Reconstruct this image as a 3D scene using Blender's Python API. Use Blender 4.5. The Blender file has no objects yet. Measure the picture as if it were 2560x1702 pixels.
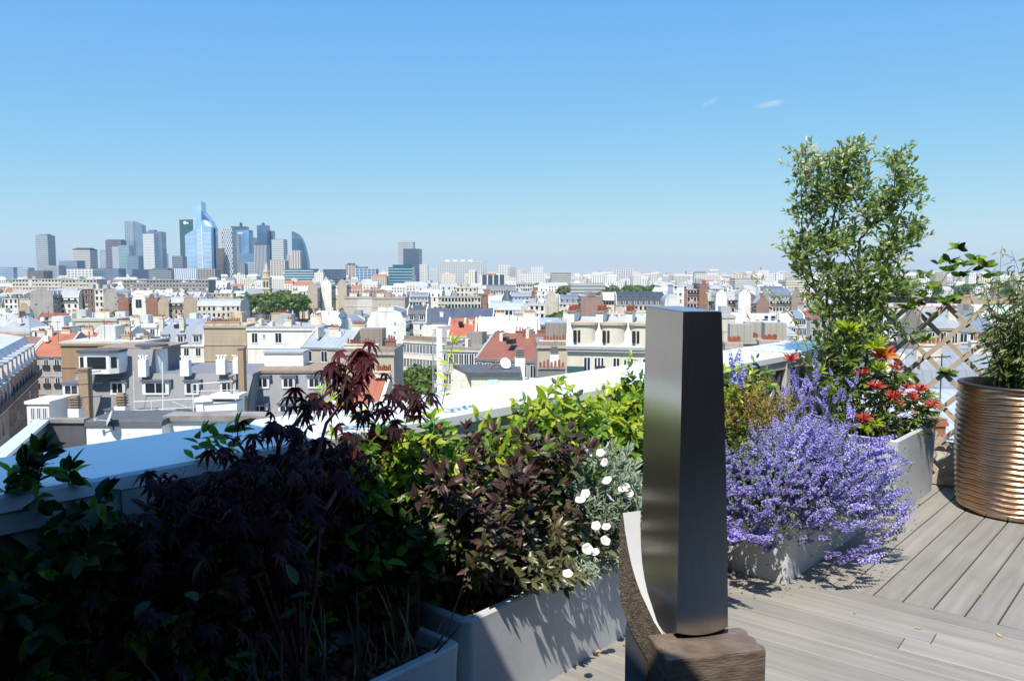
# Rooftop terrace over a city with a far cluster of towers
import bpy, math, random
import numpy as np
from mathutils import Vector, Matrix
R = math.radians
rg = random.Random(11)
nr = np.random.default_rng(11)
scene = bpy.context.scene
COL = scene.collection

# ---------------------------------------------------------------- camera, sky, sun, exposure
EYE = 1.7                       # eye height above the terrace deck (deck top is z = 0)
FPX, CX, CY = 2000.0, 1280.0, 851.0   # focal length and centre in photo pixels, used to measure places
PITCH = math.atan(159 / FPX)
cam = bpy.data.cameras.new('camera')
cam.sensor_width = 36.0
cam.lens = 36.0 * FPX / 2560.0
cam.clip_start = 0.05
cam.clip_end = 40000.0
camo = bpy.data.objects.new('camera', cam)
COL.objects.link(camo)
camo.location = (0, 0, EYE)
camo.rotation_euler = (R(90) - PITCH, 0, 0)
scene.camera = camo

SUN_TRAVEL = Vector((0.20, 0.62, -1.0)).normalized()   # the way the sunlight goes
SUN_EL = math.asin(-SUN_TRAVEL.z)
world = bpy.data.worlds.new('World')
scene.world = world
world.use_nodes = True
wn, wl = world.node_tree.nodes, world.node_tree.links
wn.clear()
w_out = wn.new('ShaderNodeOutputWorld')
w_bg = wn.new('ShaderNodeBackground')
w_bg.inputs['Strength'].default_value = 0.12
w_sky = wn.new('ShaderNodeTexSky')
w_sky.sky_type = 'NISHITA'
w_sky.sun_disc = False
w_sky.sun_elevation = SUN_EL
w_sky.sun_rotation = math.atan2(-SUN_TRAVEL.x, -SUN_TRAVEL.y)
w_sky.altitude = 60
w_sky.air_density = 1.0
w_sky.dust_density = 0.0
w_sky.ozone_density = 3.0
w_hsv = wn.new('ShaderNodeHueSaturation')
w_hsv.inputs['Saturation'].default_value = 1.0
# camera-like response of the sky: the blue is lifted overhead, the horizon held back
w_sep = wn.new('ShaderNodeSeparateColor'); w_cmb = wn.new('ShaderNodeCombineColor')
wl.new(w_sky.outputs[0], w_sep.inputs[0])
for ch, g_, k_ in ((0, .92, .66), (1, .55, 1.64), (2, .02, 5.45)):
    a_ = wn.new('ShaderNodeMath'); a_.operation = 'POWER'; wl.new(w_sep.outputs[ch], a_.inputs[0]); a_.inputs[1].default_value = g_
    b_ = wn.new('ShaderNodeMath'); b_.operation = 'MULTIPLY'; wl.new(a_.outputs[0], b_.inputs[0]); b_.inputs[1].default_value = k_
    wl.new(b_.outputs[0], w_cmb.inputs[ch])
wl.new(w_cmb.outputs[0], w_hsv.inputs['Color'])
wl.new(w_bg.outputs[0], w_out.inputs[0])

def px_ray(px, py):
    x, u = (px - CX) / FPX, -(py - CY) / FPX
    return Vector((x, math.cos(PITCH) + u * math.sin(PITCH), -math.sin(PITCH) + u * math.cos(PITCH)))

# two small wisps of cloud, by direction in the sky
w_tc = wn.new('ShaderNodeTexCoord')
w_noise = wn.new('ShaderNodeTexNoise')
w_noise.inputs['Scale'].default_value = 55
w_noise.inputs['Detail'].default_value = 6
wl.new(w_tc.outputs['Generated'], w_noise.inputs['Vector'])
def w_math(op, a, b=None, clamp=False):
    n = wn.new('ShaderNodeMath'); n.operation = op; n.use_clamp = clamp
    for i, s in enumerate((a, b)):
        if s is None: continue
        if isinstance(s, (int, float)): n.inputs[i].default_value = s
        else: wl.new(s, n.inputs[i])
    return n.outputs[0]
cloud_mask = None
for (cx_, cy_, ln, th, tilt) in ((1770, 258, 23, 6.5, -26), (1918, 262, 38, 8, -11)):
    d = px_ray(cx_, cy_).normalized()
    ax = (px_ray(cx_ + math.cos(R(tilt)) * 10, cy_ + math.sin(R(tilt)) * 10).normalized() - d).normalized()
    ay = d.cross(ax).normalized()
    comp = []
    for v, s in ((ax, ln), (ay, th)):
        dn = wn.new('ShaderNodeVectorMath'); dn.operation = 'DOT_PRODUCT'
        wl.new(w_tc.outputs['Generated'], dn.inputs[0]); dn.inputs[1].default_value = v
        t = w_math('MULTIPLY', dn.outputs['Value'], FPX / s)
        comp.append(w_math('MULTIPLY', t, t))
    m = w_math('SUBTRACT', 1.0, w_math('ADD', comp[0], comp[1]), clamp=True)
    cloud_mask = m if cloud_mask is None else w_math('ADD', cloud_mask, m)
w_mr = wn.new('ShaderNodeMapRange')
w_mr.inputs['From Min'].default_value = 0.38; w_mr.inputs['From Max'].default_value = 0.78
wl.new(w_noise.outputs[0], w_mr.inputs['Value'])
cm = w_math('MULTIPLY', w_math('MULTIPLY', cloud_mask, w_mr.outputs[0]), 0.62, clamp=True)
w_mix = wn.new('ShaderNodeMix'); w_mix.data_type = 'RGBA'
wl.new(cm, w_mix.inputs['Factor'])
wl.new(w_hsv.outputs[0], w_mix.inputs['A'])
w_mix.inputs['B'].default_value = (5.6, 5.8, 6.0, 1)
wl.new(w_mix.outputs['Result'], w_bg.inputs['Color'])

sun = bpy.data.lights.new('sun', 'SUN')
sun.energy = 4.8
sun.angle = R(0.53)
sun.color = (1.0, 0.95, 0.865)
suno = bpy.data.objects.new('sun', sun)
COL.objects.link(suno)
suno.rotation_euler = SUN_TRAVEL.to_track_quat('-Z', 'Y').to_euler()

vs = scene.view_settings
vs.view_transform = 'Standard'; vs.look = 'None'; vs.exposure = 0.42; vs.gamma = 1.0
vs.use_curve_mapping = False
cy = scene.cycles
cy.use_denoising = True
cy.max_bounces = 7; cy.diffuse_bounces = 3; cy.glossy_bounces = 4; cy.transmission_bounces = 4
cy.volume_bounces = 0; cy.transparent_max_bounces = 6
cy.sample_clamp_indirect = 6.0
cy.caustics_reflective = False; cy.caustics_refractive = False
cy.use_adaptive_sampling = True; cy.adaptive_threshold = 0.01

# ---------------------------------------------------------------- measuring helpers
def at_y(px, py, y):
    r = px_ray(px, py); t = y / r.y
    return Vector((r.x * t, y, EYE + r.z * t))
def at_z(px, py, z):
    r = px_ray(px, py); t = (z - EYE) / r.z
    return Vector((r.x * t, r.y * t, z))
TH = R(41.4)                    # the terrace runs this far round from the view
EU = Vector((math.sin(TH), math.cos(TH), 0))     # along the parapet
EV = Vector((math.cos(TH), -math.sin(TH), 0))    # away from the parapet
def P(u, v, z=0.0):
    return EU * u + EV * v + Vector((0, 0, z))
def at_v(px, py, v):
    r = px_ray(px, py); t = v / r.dot(EV)
    return Vector((r.x * t, r.y * t, EYE + r.z * t))
def at_u(px, py, u):
    r = px_ray(px, py); t = u / r.dot(EU)
    return Vector((r.x * t, r.y * t, EYE + r.z * t))
def to_px(p):
    z = p[2] - EYE
    D = p[1] * math.cos(PITCH) - z * math.sin(PITCH)
    U = p[1] * math.sin(PITCH) + z * math.cos(PITCH)
    return CX + FPX * p[0] / D, CY - FPX * U / D
TERR = Matrix((( EU.x, EV.x, 0), (EU.y, EV.y, 0), (0, 0, 1)))   # (u, v, z) -> world (mirrored handedness is fine for points)

# ---------------------------------------------------------------- materials
MATS = {}
def _nodes(name):
    m = bpy.data.materials.new(name); m.use_nodes = True
    nt = m.node_tree; nt.nodes.clear()
    out = nt.nodes.new('ShaderNodeOutputMaterial')
    return m, nt, out
def _c4(c): return (c[0], c[1], c[2], 1.0)
def mat(name, col=(.5, .5, .5), rough=.6, metal=0.0, var=.12, scale=4.0, bump=0.0, bscale=None, stretch=(1, 1, 1), spec=.5,
        objcol=False, dirt=0.0, coat=0.0, aniso=0.0):
    """Principled surface whose colour drifts with noise; objcol takes the colour from the object."""
    if name in MATS: return MATS[name]
    m, nt, out = _nodes(name); N, L = nt.nodes, nt.links
    b = N.new('ShaderNodeBsdfPrincipled'); L.new(b.outputs[0], out.inputs[0])
    b.inputs['Roughness'].default_value = rough; b.inputs['Metallic'].default_value = metal
    b.inputs['Specular IOR Level'].default_value = spec
    b.inputs['Coat Weight'].default_value = coat
    if aniso: b.inputs['Anisotropic'].default_value = aniso
    tc = N.new('ShaderNodeTexCoord'); mp = N.new('ShaderNodeMapping')
    mp.inputs['Scale'].default_value = stretch
    L.new(tc.outputs['Object'], mp.inputs[0])
    no = N.new('ShaderNodeTexNoise'); no.inputs['Scale'].default_value = scale; no.inputs['Detail'].default_value = 5
    L.new(mp.outputs[0], no.inputs['Vector'])
    mr = N.new('ShaderNodeMapRange'); L.new(no.outputs[0], mr.inputs['Value'])
    mr.inputs['From Min'].default_value = .25; mr.inputs['From Max'].default_value = .75
    mr.inputs['To Min'].default_value = 1 - var; mr.inputs['To Max'].default_value = 1 + var
    mul = N.new('ShaderNodeVectorMath'); mul.operation = 'SCALE'
    if objcol:
        oi = N.new('ShaderNodeObjectInfo'); L.new(oi.outputs['Color'], mul.inputs[0])
    else:
        mul.inputs[0].default_value = col[:3]
    L.new(mr.outputs[0], mul.inputs['Scale'])
    last = mul.outputs[0]
    if dirt:
        n2 = N.new('ShaderNodeTexNoise'); n2.inputs['Scale'].default_value = .35; n2.inputs['Detail'].default_value = 8
        m2 = N.new('ShaderNodeMapping'); m2.inputs['Scale'].default_value = (2.2, 2.2, .5); L.new(tc.outputs['Object'], m2.inputs[0])
        L.new(m2.outputs[0], n2.inputs['Vector'])
        r2 = N.new('ShaderNodeMapRange'); L.new(n2.outputs[0], r2.inputs['Value'])
        r2.inputs['From Min'].default_value = .48; r2.inputs['From Max'].default_value = .75
        r2.inputs['To Min'].default_value = 1; r2.inputs['To Max'].default_value = 1 - dirt
        s2 = N.new('ShaderNodeVectorMath'); s2.operation = 'SCALE'
        L.new(last, s2.inputs[0]); L.new(r2.outputs[0], s2.inputs['Scale']); last = s2.outputs[0]
    L.new(last, b.inputs['Base Color'])
    if bump:
        bn = N.new('ShaderNodeTexNoise'); bn.inputs['Scale'].default_value = bscale or scale * 6; bn.inputs['Detail'].default_value = 4
        L.new(mp.outputs[0], bn.inputs['Vector'])
        bp = N.new('ShaderNodeBump'); bp.inputs['Strength'].default_value = bump; bp.inputs['Distance'].default_value = .02
        L.new(bn.outputs[0], bp.inputs['Height']); L.new(bp.outputs[0], b.inputs['Normal'])
    MATS[name] = m
    return m
def leafmat(name, c1, c2, trans=.35, tcol=None, rough=.4, spec=.5):
    """Leaf: colour between c1 and c2 leaf by leaf, some light passing through."""
    if name in MATS: return MATS[name]
    m, nt, out = _nodes(name); N, L = nt.nodes, nt.links
    at = N.new('ShaderNodeAttribute'); at.attribute_name = 'rnd'
    oi = N.new('ShaderNodeObjectInfo')
    ad = N.new('ShaderNodeMath'); ad.operation = 'ADD'; L.new(at.outputs['Fac'], ad.inputs[0]); L.new(oi.outputs['Random'], ad.inputs[1])
    fr = N.new('ShaderNodeMath'); fr.operation = 'FRACT'; L.new(ad.outputs[0], fr.inputs[0])
    mx = N.new('ShaderNodeMix'); mx.data_type = 'RGBA'; L.new(fr.outputs[0], mx.inputs['Factor'])
    mx.inputs['A'].default_value = _c4(c1); mx.inputs['B'].default_value = _c4(c2)
    b = N.new('ShaderNodeBsdfPrincipled'); L.new(mx.outputs['Result'], b.inputs['Base Color'])
    b.inputs['Roughness'].default_value = rough; b.inputs['Specular IOR Level'].default_value = spec
    if trans:
        t = N.new('ShaderNodeBsdfTranslucent')
        hs = N.new('ShaderNodeMix'); hs.data_type = 'RGBA'; hs.blend_type = 'MULTIPLY'; hs.inputs['Factor'].default_value = 1
        L.new(mx.outputs['Result'], hs.inputs['A']); hs.inputs['B'].default_value = _c4(tcol or (1.6, 1.5, .5))
        L.new(hs.outputs['Result'], t.inputs['Color'])
        ms = N.new('ShaderNodeMixShader'); ms.inputs[0].default_value = trans
        L.new(b.outputs[0], ms.inputs[1]); L.new(t.outputs[0], ms.inputs[2]); L.new(ms.outputs[0], out.inputs[0])
    else:
        L.new(b.outputs[0], out.inputs[0])
    MATS[name] = m
    return m

# ---------------------------------------------------------------- mesh builder
class MB:
    """Collects boxes, prisms and tubes; build() links them as one mesh object."""
    def __init__(s): s.v, s.f, s.m = [], [], []
    def add(s, vs, fs, mi=0):
        o = len(s.v); s.v.extend([tuple(q) for q in vs]); s.f.extend([tuple(i + o for i in f) for f in fs]); s.m.extend([mi] * len(fs)); return s
    def box(s, x0, x1, y0, y1, z0, z1, mi=0, bottom=True):
        v = [(x0, y0, z0), (x1, y0, z0), (x1, y1, z0), (x0, y1, z0), (x0, y0, z1), (x1, y0, z1), (x1, y1, z1), (x0, y1, z1)]
        f = [(4, 5, 6, 7), (0, 1, 5, 4), (1, 2, 6, 5), (2, 3, 7, 6), (3, 0, 4, 7)]
        if bottom: f.append((3, 2, 1, 0))
        return s.add(v, f, mi)
    def obox(s, c, ax, ay, az, mi=0):
        """box by centre and three half-extent vectors"""
        c, ax, ay, az = map(Vector, (c, ax, ay, az)); v = []
        for k in (-1, 1):
            for (i, j) in ((-1, -1), (1, -1), (1, 1), (-1, 1)): v.append(c + ax * i + ay * j + az * k)
        return s.add(v, [(4, 5, 6, 7), (0, 1, 5, 4), (1, 2, 6, 5), (2, 3, 7, 6), (3, 0, 4, 7), (3, 2, 1, 0)], mi)
    def prism(s, prof, x0, x1, mi=0, caps=True):
        """profile of (y, z) swept along x"""
        n = len(prof)
        v = [(x0, y, z) for y, z in prof] + [(x1, y, z) for y, z in prof]
        f = [(i, (i + 1) % n, n + (i + 1) % n, n + i) for i in range(n)]
        if caps: f += [tuple(range(n - 1, -1, -1)), tuple(range(n, 2 * n))]
        return s.add(v, f, mi)
    def extr(s, poly, z0, z1, mi=0, top=True):
        """plan polygon of (x, y) raised from z0 to z1"""
        n = len(poly)
        v = [(x, y, z0) for x, y in poly] + [(x, y, z1) for x, y in poly]
        f = [(i, (i + 1) % n, n + (i + 1) % n, n + i) for i in range(n)]
        if top: f.append(tuple(range(n, 2 * n)))
        return s.add(v, f, mi)
    def cyl(s, x, y, z0, z1, r0, r1=None, n=8, mi=0, top=True):
        r1 = r0 if r1 is None else r1
        v = [(x + r0 * math.cos(2 * math.pi * i / n), y + r0 * math.sin(2 * math.pi * i / n), z0) for i in range(n)]
        v += [(x + r1 * math.cos(2 * math.pi * i / n), y + r1 * math.sin(2 * math.pi * i / n), z1) for i in range(n)]
        f = [(i, (i + 1) % n, n + (i + 1) % n, n + i) for i in range(n)]
        if top: f.append(tuple(range(n, 2 * n)))
        return s.add(v, f, mi)
    def tube(s, pts, r0, r1=None, n=5, mi=0):
        r1 = r0 if r1 is None else r1
        pts = [Vector(p) for p in pts]; K = len(pts); v = []; f = []
        a = None
        for k, p in enumerate(pts):
            t = (pts[min(k + 1, K - 1)] - pts[max(k - 1, 0)]).normalized()
            if a is None: a = t.orthogonal().normalized()
            a = (a - t * a.dot(t)).normalized(); b = t.cross(a); r = r0 + (r1 - r0) * k / (K - 1)
            v += [p + (a * math.cos(2 * math.pi * i / n) + b * math.sin(2 * math.pi * i / n)) * r for i in range(n)]
        for k in range(K - 1):
            f += [(k * n + i, k * n + (i + 1) % n, (k + 1) * n + (i + 1) % n, (k + 1) * n + i) for i in range(n)]
        f += [tuple(range(n - 1, -1, -1)), tuple(range((K - 1) * n, K * n))]
        return s.add(v, f, mi)
    def mesh(s, name, mats):
        me = bpy.data.meshes.new(name); me.from_pydata(s.v, [], s.f)
        for m in (mats if isinstance(mats, (list, tuple)) else [mats]): me.materials.append(m)
        if any(s.m): me.polygons.foreach_set('material_index', s.m)
        me.update(); return me
    def build(s, name, mats, parent=None, smooth=False, loc=None):
        me = s.mesh(name, mats)
        if smooth: me.shade_smooth()
        return link(name, me, parent, loc)
def link(name, me, parent=None, loc=None, rz=None, col=None):
    o = bpy.data.objects.new(name, me); COL.objects.link(o)
    if parent is not None: o.parent = parent
    if loc is not None: o.location = loc
    if rz is not None: o.rotation_euler = (0, 0, rz)
    if col is not None: o.color = (col[0], col[1], col[2], 1)
    return o
def tag(o, label=None, cat=None, group=None, kind=None):
    if label: o['label'] = label
    if cat: o['category'] = cat
    if group: o['group'] = group
    if kind: o['kind'] = kind
    return o
def empty(name, loc=(0, 0, 0), rz=0.0):
    o = bpy.data.objects.new(name, None); COL.objects.link(o); o.location = loc; o.rotation_euler = (0, 0, rz)
    o.empty_display_size = .1
    return o
def smooth_by_angle(o, deg=35):
    me = o.data; me.shade_smooth()
    try: me.set_sharp_from_angle(angle=R(deg))
    except Exception: pass
    return o
def bulk(name, leafs, mtl, parent, base, kind='stuff', smooth=True):
    """leafs: list of (verts (k,3), faces, matrices (n,3,3), origins (n,3)); one joined mesh with a random value per leaf"""
    VV, FF, FL, RN = [], [], [], []
    off = 0
    for V0, F0, M, T in leafs:
        V0 = np.asarray(V0, float); M = np.asarray(M, float); T = np.asarray(T, float) - np.asarray(base, float)
        n, k = len(T), len(V0)
        if n == 0: continue
        W = np.einsum('nij,kj->nki', M, V0) + T[:, None, :]
        VV.append(W.reshape(-1, 3))
        RN.append(np.repeat(nr.random(n), k))
        o = off + np.arange(n) * k
        for f in F0:
            FF.append((np.asarray(f)[None, :] + o[:, None])); FL.append(len(f))
        off += n * k
    me = bpy.data.meshes.new(name)
    V = np.concatenate(VV); me.vertices.add(len(V)); me.vertices.foreach_set('co', V.ravel())
    loops = np.concatenate([a.ravel() for a in FF]); sizes = np.concatenate([np.full(len(a), l) for a, l in zip(FF, FL)])
    me.loops.add(len(loops)); me.loops.foreach_set('vertex_index', loops.astype(np.int32))
    me.polygons.add(len(sizes)); st = np.concatenate([[0], np.cumsum(sizes)[:-1]])
    me.polygons.foreach_set('loop_start', st.astype(np.int32))
    try: me.polygons.foreach_set('loop_total', sizes.astype(np.int32))
    except Exception: pass
    at = me.attributes.new('rnd', 'FLOAT', 'POINT'); at.data.foreach_set('value', np.concatenate(RN).astype(np.float32))
    me.materials.append(mtl); me.update(); me.validate()
    if smooth: me.shade_smooth()
    o = link(name, me, parent)
    if kind: o['kind'] = kind
    return o
# ---------------------------------------------------------------- the terrace: deck, parapet, trellis, own building
GROUND = -33.0
UV0 = Vector((0, 0, 0))
def tmesh(mb):                      # builder filled in (u, v, z) -> world
    mb.v = [tuple(P(*q)) for q in mb.v]; mb.f = [tuple(reversed(f)) for f in mb.f]; return mb

M_DECK = None
def deck_mat():
    m, nt, out = _nodes('deck_board'); N, L = nt.nodes, nt.links
    b = N.new('ShaderNodeBsdfPrincipled'); L.new(b.outputs[0], out.inputs[0])
    b.inputs['Roughness'].default_value = .62; b.inputs['Specular IOR Level'].default_value = .3
    tc = N.new('ShaderNodeTexCoord'); oi = N.new('ShaderNodeObjectInfo')
    mp = N.new('ShaderNodeMapping'); mp.inputs['Scale'].default_value = (1.1, 26, 1)
    L.new(tc.outputs['Object'], mp.inputs[0])
    av = N.new('ShaderNodeVectorMath'); av.operation = 'ADD'; L.new(mp.outputs[0], av.inputs[0])
    sc = N.new('ShaderNodeVectorMath'); sc.operation = 'SCALE'; sc.inputs[0].default_value = (37, 91, 13); L.new(oi.outputs['Random'], sc.inputs['Scale'])
    L.new(sc.outputs[0], av.inputs[1])
    no = N.new('ShaderNodeTexNoise'); no.inputs['Scale'].default_value = 1.0; no.inputs['Detail'].default_value = 5; no.inputs['Roughness'].default_value = .65
    L.new(av.outputs[0], no.inputs['Vector'])
    cr = N.new('ShaderNodeValToRGB'); L.new(no.outputs[0], cr.inputs[0])
    cr.color_ramp.elements[0].position = .3; cr.color_ramp.elements[0].color = (.238, .220, .188, 1)
    cr.color_ramp.elements[1].position = .72; cr.color_ramp.elements[1].color = (.34, .315, .262, 1)
    mr = N.new('ShaderNodeMapRange'); L.new(oi.outputs['Random'], mr.inputs['Value']); mr.inputs['To Min'].default_value = .9; mr.inputs['To Max'].default_value = 1.1
    s = N.new('ShaderNodeVectorMath'); s.operation = 'SCALE'; L.new(cr.outputs[0], s.inputs[0]); L.new(mr.outputs[0], s.inputs['Scale'])
    n2 = N.new('ShaderNodeTexNoise'); n2.inputs['Scale'].default_value = 2.3; n2.inputs['Detail'].default_value = 6; L.new(tc.outputs['Object'], n2.inputs['Vector'])
    m2 = N.new('ShaderNodeMapRange'); L.new(n2.outputs[0], m2.inputs['Value']); m2.inputs['From Min'].default_value = .35; m2.inputs['From Max'].default_value = .7; m2.inputs['To Min'].default_value = 1.06; m2.inputs['To Max'].default_value = .92
    s2 = N.new('ShaderNodeVectorMath'); s2.operation = 'SCALE'; L.new(s.outputs[0], s2.inputs[0]); L.new(m2.outputs[0], s2.inputs['Scale'])
    L.new(s2.outputs[0], b.inputs['Base Color'])
    bp = N.new('ShaderNodeBump'); bp.inputs['Strength'].default_value = .25; bp.inputs['Distance'].default_value = .002; L.new(no.outputs[0], bp.inputs['Height']); L.new(bp.outputs[0], b.inputs['Normal'])
    MATS['deck_board'] = m
    return m
M_DECK = deck_mat()
M_DARK = mat('dark_subfloor', (.015, .015, .016), .9)
M_CAP = mat('white_painted_cap', (.86, .86, .85), .24, var=.05, scale=2.5, spec=.6, bump=.03, bscale=5, dirt=.10)
M_LATT = mat('pale_lattice_paint', (.50, .48, .44), .5, var=.12, scale=8)
M_WALLW = mat('terrace_wall', (.36, .355, .34), .75, var=.08, dirt=.15)
M_WOOD = mat('trellis_wood', (.45, .365, .275), .7, var=.18, scale=9, stretch=(1, 1, 1), bump=.15)
M_STONE = mat('own_facade', (.58, .54, .46), .8, dirt=.2)
M_GLASSD = mat('dark_glazing', (.012, .014, .016), .08, var=.02, spec=.6)
M_FRAME = mat('dark_frame', (.035, .035, .04), .45)

# own building below the terrace
mb = tmesh(MB().box(-10, 7.45, -2.97, 9, GROUND, -.13))
o = mb.build('terrace_building', M_STONE); tag(o, 'stone building carrying the planted roof terrace', 'building')
# deck: dark sub-floor with every board its own piece
mb = tmesh(MB().box(-1.2, 7.43, -2.49, 3.6, -.128, -.03))
deck = mb.build('deck', M_DARK); tag(deck, kind='structure')
def board(name, u0, u1, w, origin, ang):
    """one board, long in local x; bevelled top edges"""
    L_ = u1 - u0; c = .003; h = .025
    prof = [(-w / 2, -h), (w / 2, -h), (w / 2, -c), (w / 2 - c, 0), (-w / 2 + c, 0), (-w / 2, -c)]
    b_ = MB().prism(prof, 0, L_)
    o = b_.build(name, M_DECK, deck, loc=origin); o.rotation_euler = (0, 0, ang); return o
angU = math.atan2(EU.y, EU.x); angV = math.atan2(EV.y, EV.x)
k = 0
v = -1.305 - .072 - .144 * 8
while v < 3.5:
    ustart = 4.472 + .05 * v
    board('plank', 0, 7.42 - ustart, .136, P(ustart, v, 0), angU); v += .144
SK = R(2.86)                         # the border boards run very slightly askew
u = 4.467 - .0725; i = 0
while u > -1.1:
    cuts = sorted(rg.uniform(-2.3, 3.4) for _ in range(2)) if i % 2 else [rg.uniform(-1.2, 2.5)]
    if i == 2: cuts = [-.92, 2.4]
    if i == 3: cuts = [-1.02 + .0, 2.9]
    ends = [-2.48] + cuts + [3.5]
    for a, b_ in zip(ends[:-1], ends[1:]):
        if b_ - a < .3: continue
        board('plank', 0, b_ - a - .003, .1425, P(u + a * .05, a, .001), angV + SK)
    u -= .1455; i += 1

# parapet with broad white cap, lattice on its inner face
par = empty('parapet', P(0, -2.75, 0)); tag(par, 'solid terrace parapet with broad white metal cap and lattice inside', 'parapet')
def tchild(mb, name, m, root, smooth=False):
    mb = tmesh(mb); b0 = root.location
    mb.v = [(q[0] - b0[0], q[1] - b0[1], q[2] - b0[2]) for q in mb.v]
    return mb.build(name, m, root, smooth)
tchild(MB().box(-3, 7.30, -2.93, -2.57, -.1, 1.045), 'wall', M_WALLW, par)
capb = MB()
for a, b_ in ((-3, 1.92), (1.926, 4.9), (4.906, 7.36)):
    prof = [(-3.0, 1.05), (-2.487, 1.05), (-2.487, 1.09), (-2.493, 1.1), (-2.99, 1.105), (-3.0, 1.096)]
    cp_ = MB().prism(prof, a, b_)
    tchild(cp_, 'cap', M_CAP, par)
tchild(MB().box(-3, 7.3, -2.57, -2.50, .985, 1.046), 'rail', M_LATT, par)
def lattice(root, mtl, u0, u1, z0, z1, vf, pitch, w, t, name='slat', plane='u'):
    """two crossing layers of diagonal slats clipped to a rectangle; every slat a piece"""
    n = 0
    for layer, s in ((0, 1), (1, -1)):
        c = u0 - (z1 - z0)
        while c < u1 + (z1 - z0):
            # line  q = c + s*(z - z0)  (s=+1)   or   q = c + (z1 - z)
            pts = []
            for z in (z0, z1):
                q = c + (z - z0 if s > 0 else z1 - z)
                pts.append([q, z])
            (qa, za), (qb, zb) = pts
            lo, hi = 0.0, 1.0
            for lim, sg in ((u0, 1), (u1, -1)):
                fa, fb = (qa - lim) * sg, (qb - lim) * sg
                if fa < 0 and fb < 0: lo = 2
                elif fa < 0: lo = max(lo, fa / (fa - fb))
                elif fb < 0: hi = min(hi, fa / (fa - fb))
            if hi - lo > .05:
                A = Vector((qa + (qb - qa) * lo, 0, za + (zb - za) * lo)); B = Vector((qa + (qb - qa) * hi, 0, za + (zb - za) * hi))
                dv = vf + layer * t
                d_ = (B - A).normalized(); nn = Vector((-d_.z, 0, d_.x))
                m_ = MB().obox((A + B) / 2, (B - A) / 2, Vector((0, t / 2, 0)), nn * (w / 2))
                if plane == 'u': m_.v = [(q[0], q[1] + dv, q[2]) for q in m_.v]
                else: m_.v = [(q[1] + dv, q[0], q[2]) for q in m_.v]
                tchild(m_, name, mtl, root); n += 1
            c += pitch
    return n
lattice(par, M_LATT, .0, 7.2, .02, .985, -2.545, .34, .042, .012)
for uu in (1.05, 3.62, 6.1, 7.16):
    tchild(MB().box(uu - .035, uu + .035, -2.53, -2.49, 0, 1.046), 'post', M_LATT, par)

# brown wooden trellis across the end of the terrace
tr = empty('trellis', P(7.15, -.6, 0)); tag(tr, 'brown wooden diagonal trellis closing the end of the deck', 'trellis')
tchild(MB().box(7.12, 7.18, -2.45, 1.9, 1.485, 1.535), 'top_rail', M_WOOD, tr)
tchild(MB().box(7.125, 7.175, -2.45, 1.9, .012, .075), 'bottom_rail', M_WOOD, tr)
lattice(tr, M_WOOD, -2.44, 1.88, .075, 1.485, 7.138, .275, .037, .016, plane='v')
for vv in (-2.42, -.4, 1.88):
    tchild(MB().box(7.18, 7.23, vv - .025, vv + .025, .0, 1.535), 'post', M_WOOD, tr)
# low cream wall beyond the trellis
o = tmesh(MB().box(7.3, 7.44, -2.55, 6, -.12, .30).box(7.27, 7.47, -2.56, 6, .301, .34)).build('low_wall', mat('cream_render', (.66, .61, .50), .8, dirt=.2))
tag(o, 'low cream rendered wall behind the foot of the trellis', 'wall')

# the glazed penthouse the photograph is taken from; its roof shades the near end of the terrace
ph = empty('penthouse', P(-.9, 2.5, 0)); tag(ph, 'dark glazed penthouse with deep flat roof behind the deck', 'building')
tchild(MB().box(-9, -.95, -2.4, 9, 0, 3.0), 'wall', mat('penthouse_wall', (.12, .115, .11), .8), ph)
for k in range(7):
    a = -2.3 + k * 1.6
    f_ = MB()
    for q0, q1, z0, z1 in ((a, a + 1.58, .02, .12), (a, a + 1.58, 2.5, 2.6), (a, a + .07, .12, 2.5), (a + 1.51, a + 1.58, .12, 2.5)):
        f_.box(-.948, -.90, q0, q1, z0, z1)
    w_ = tchild(f_, 'window', M_FRAME, ph)
    g_ = tmesh(MB().box(-.94, -.92, a + .07, a + 1.51, .12, 2.5)); b0 = ph.location
    g_.v = [(q[0] - b0[0], q[1] - b0[1], q[2] - b0[2]) for q in g_.v]
    g_.build('pane', M_GLASSD, w_)
tchild(MB().box(-9, .40, -4.2, 9, 3.02, 3.3), 'roof', mat('penthouse_roof', (.10, .10, .10), .8), ph)

tchild(MB().box(-.94, 7.0, 4.2, 9, 0, 2.95), 'wing', mat('penthouse_wall', ()), ph)  # unseen wing, roof and panes added to darken the steel column's reflection
tchild(MB().box(-.9, 7.2, 3.9, 9, 2.96, 3.2), 'wing_roof', mat('penthouse_roof', ()), ph)
for k in range(5):
    a = -.7 + k * 1.55
    tchild(MB().box(a, a + 1.45, 4.17, 4.198, .05, 2.6), 'added_wing_pane', M_GLASSD, ph)
# ---------------------------------------------------------------- the city below: ground, helpers
g = MB(); ring = 24; rr_ = [60, 400, 1500, 5000, 12500]
V = [(0, 0, GROUND)] + [(r * math.cos(2 * math.pi * i / ring), r * math.sin(2 * math.pi * i / ring), GROUND) for r in rr_ for i in range(ring)]
F = [(0, 1 + i, 1 + (i + 1) % ring) for i in range(ring)]
F += [(1 + k * ring + i, 1 + (k + 1) * ring + i, 1 + (k + 1) * ring + (i + 1) % ring, 1 + k * ring + (i + 1) % ring) for k in range(len(rr_) - 1) for i in range(ring)]
o = g.add(V, F).build('ground', mat('city_ground', (.16, .155, .145), .9, var=.4, scale=.02)); tag(o, kind='structure')

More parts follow.
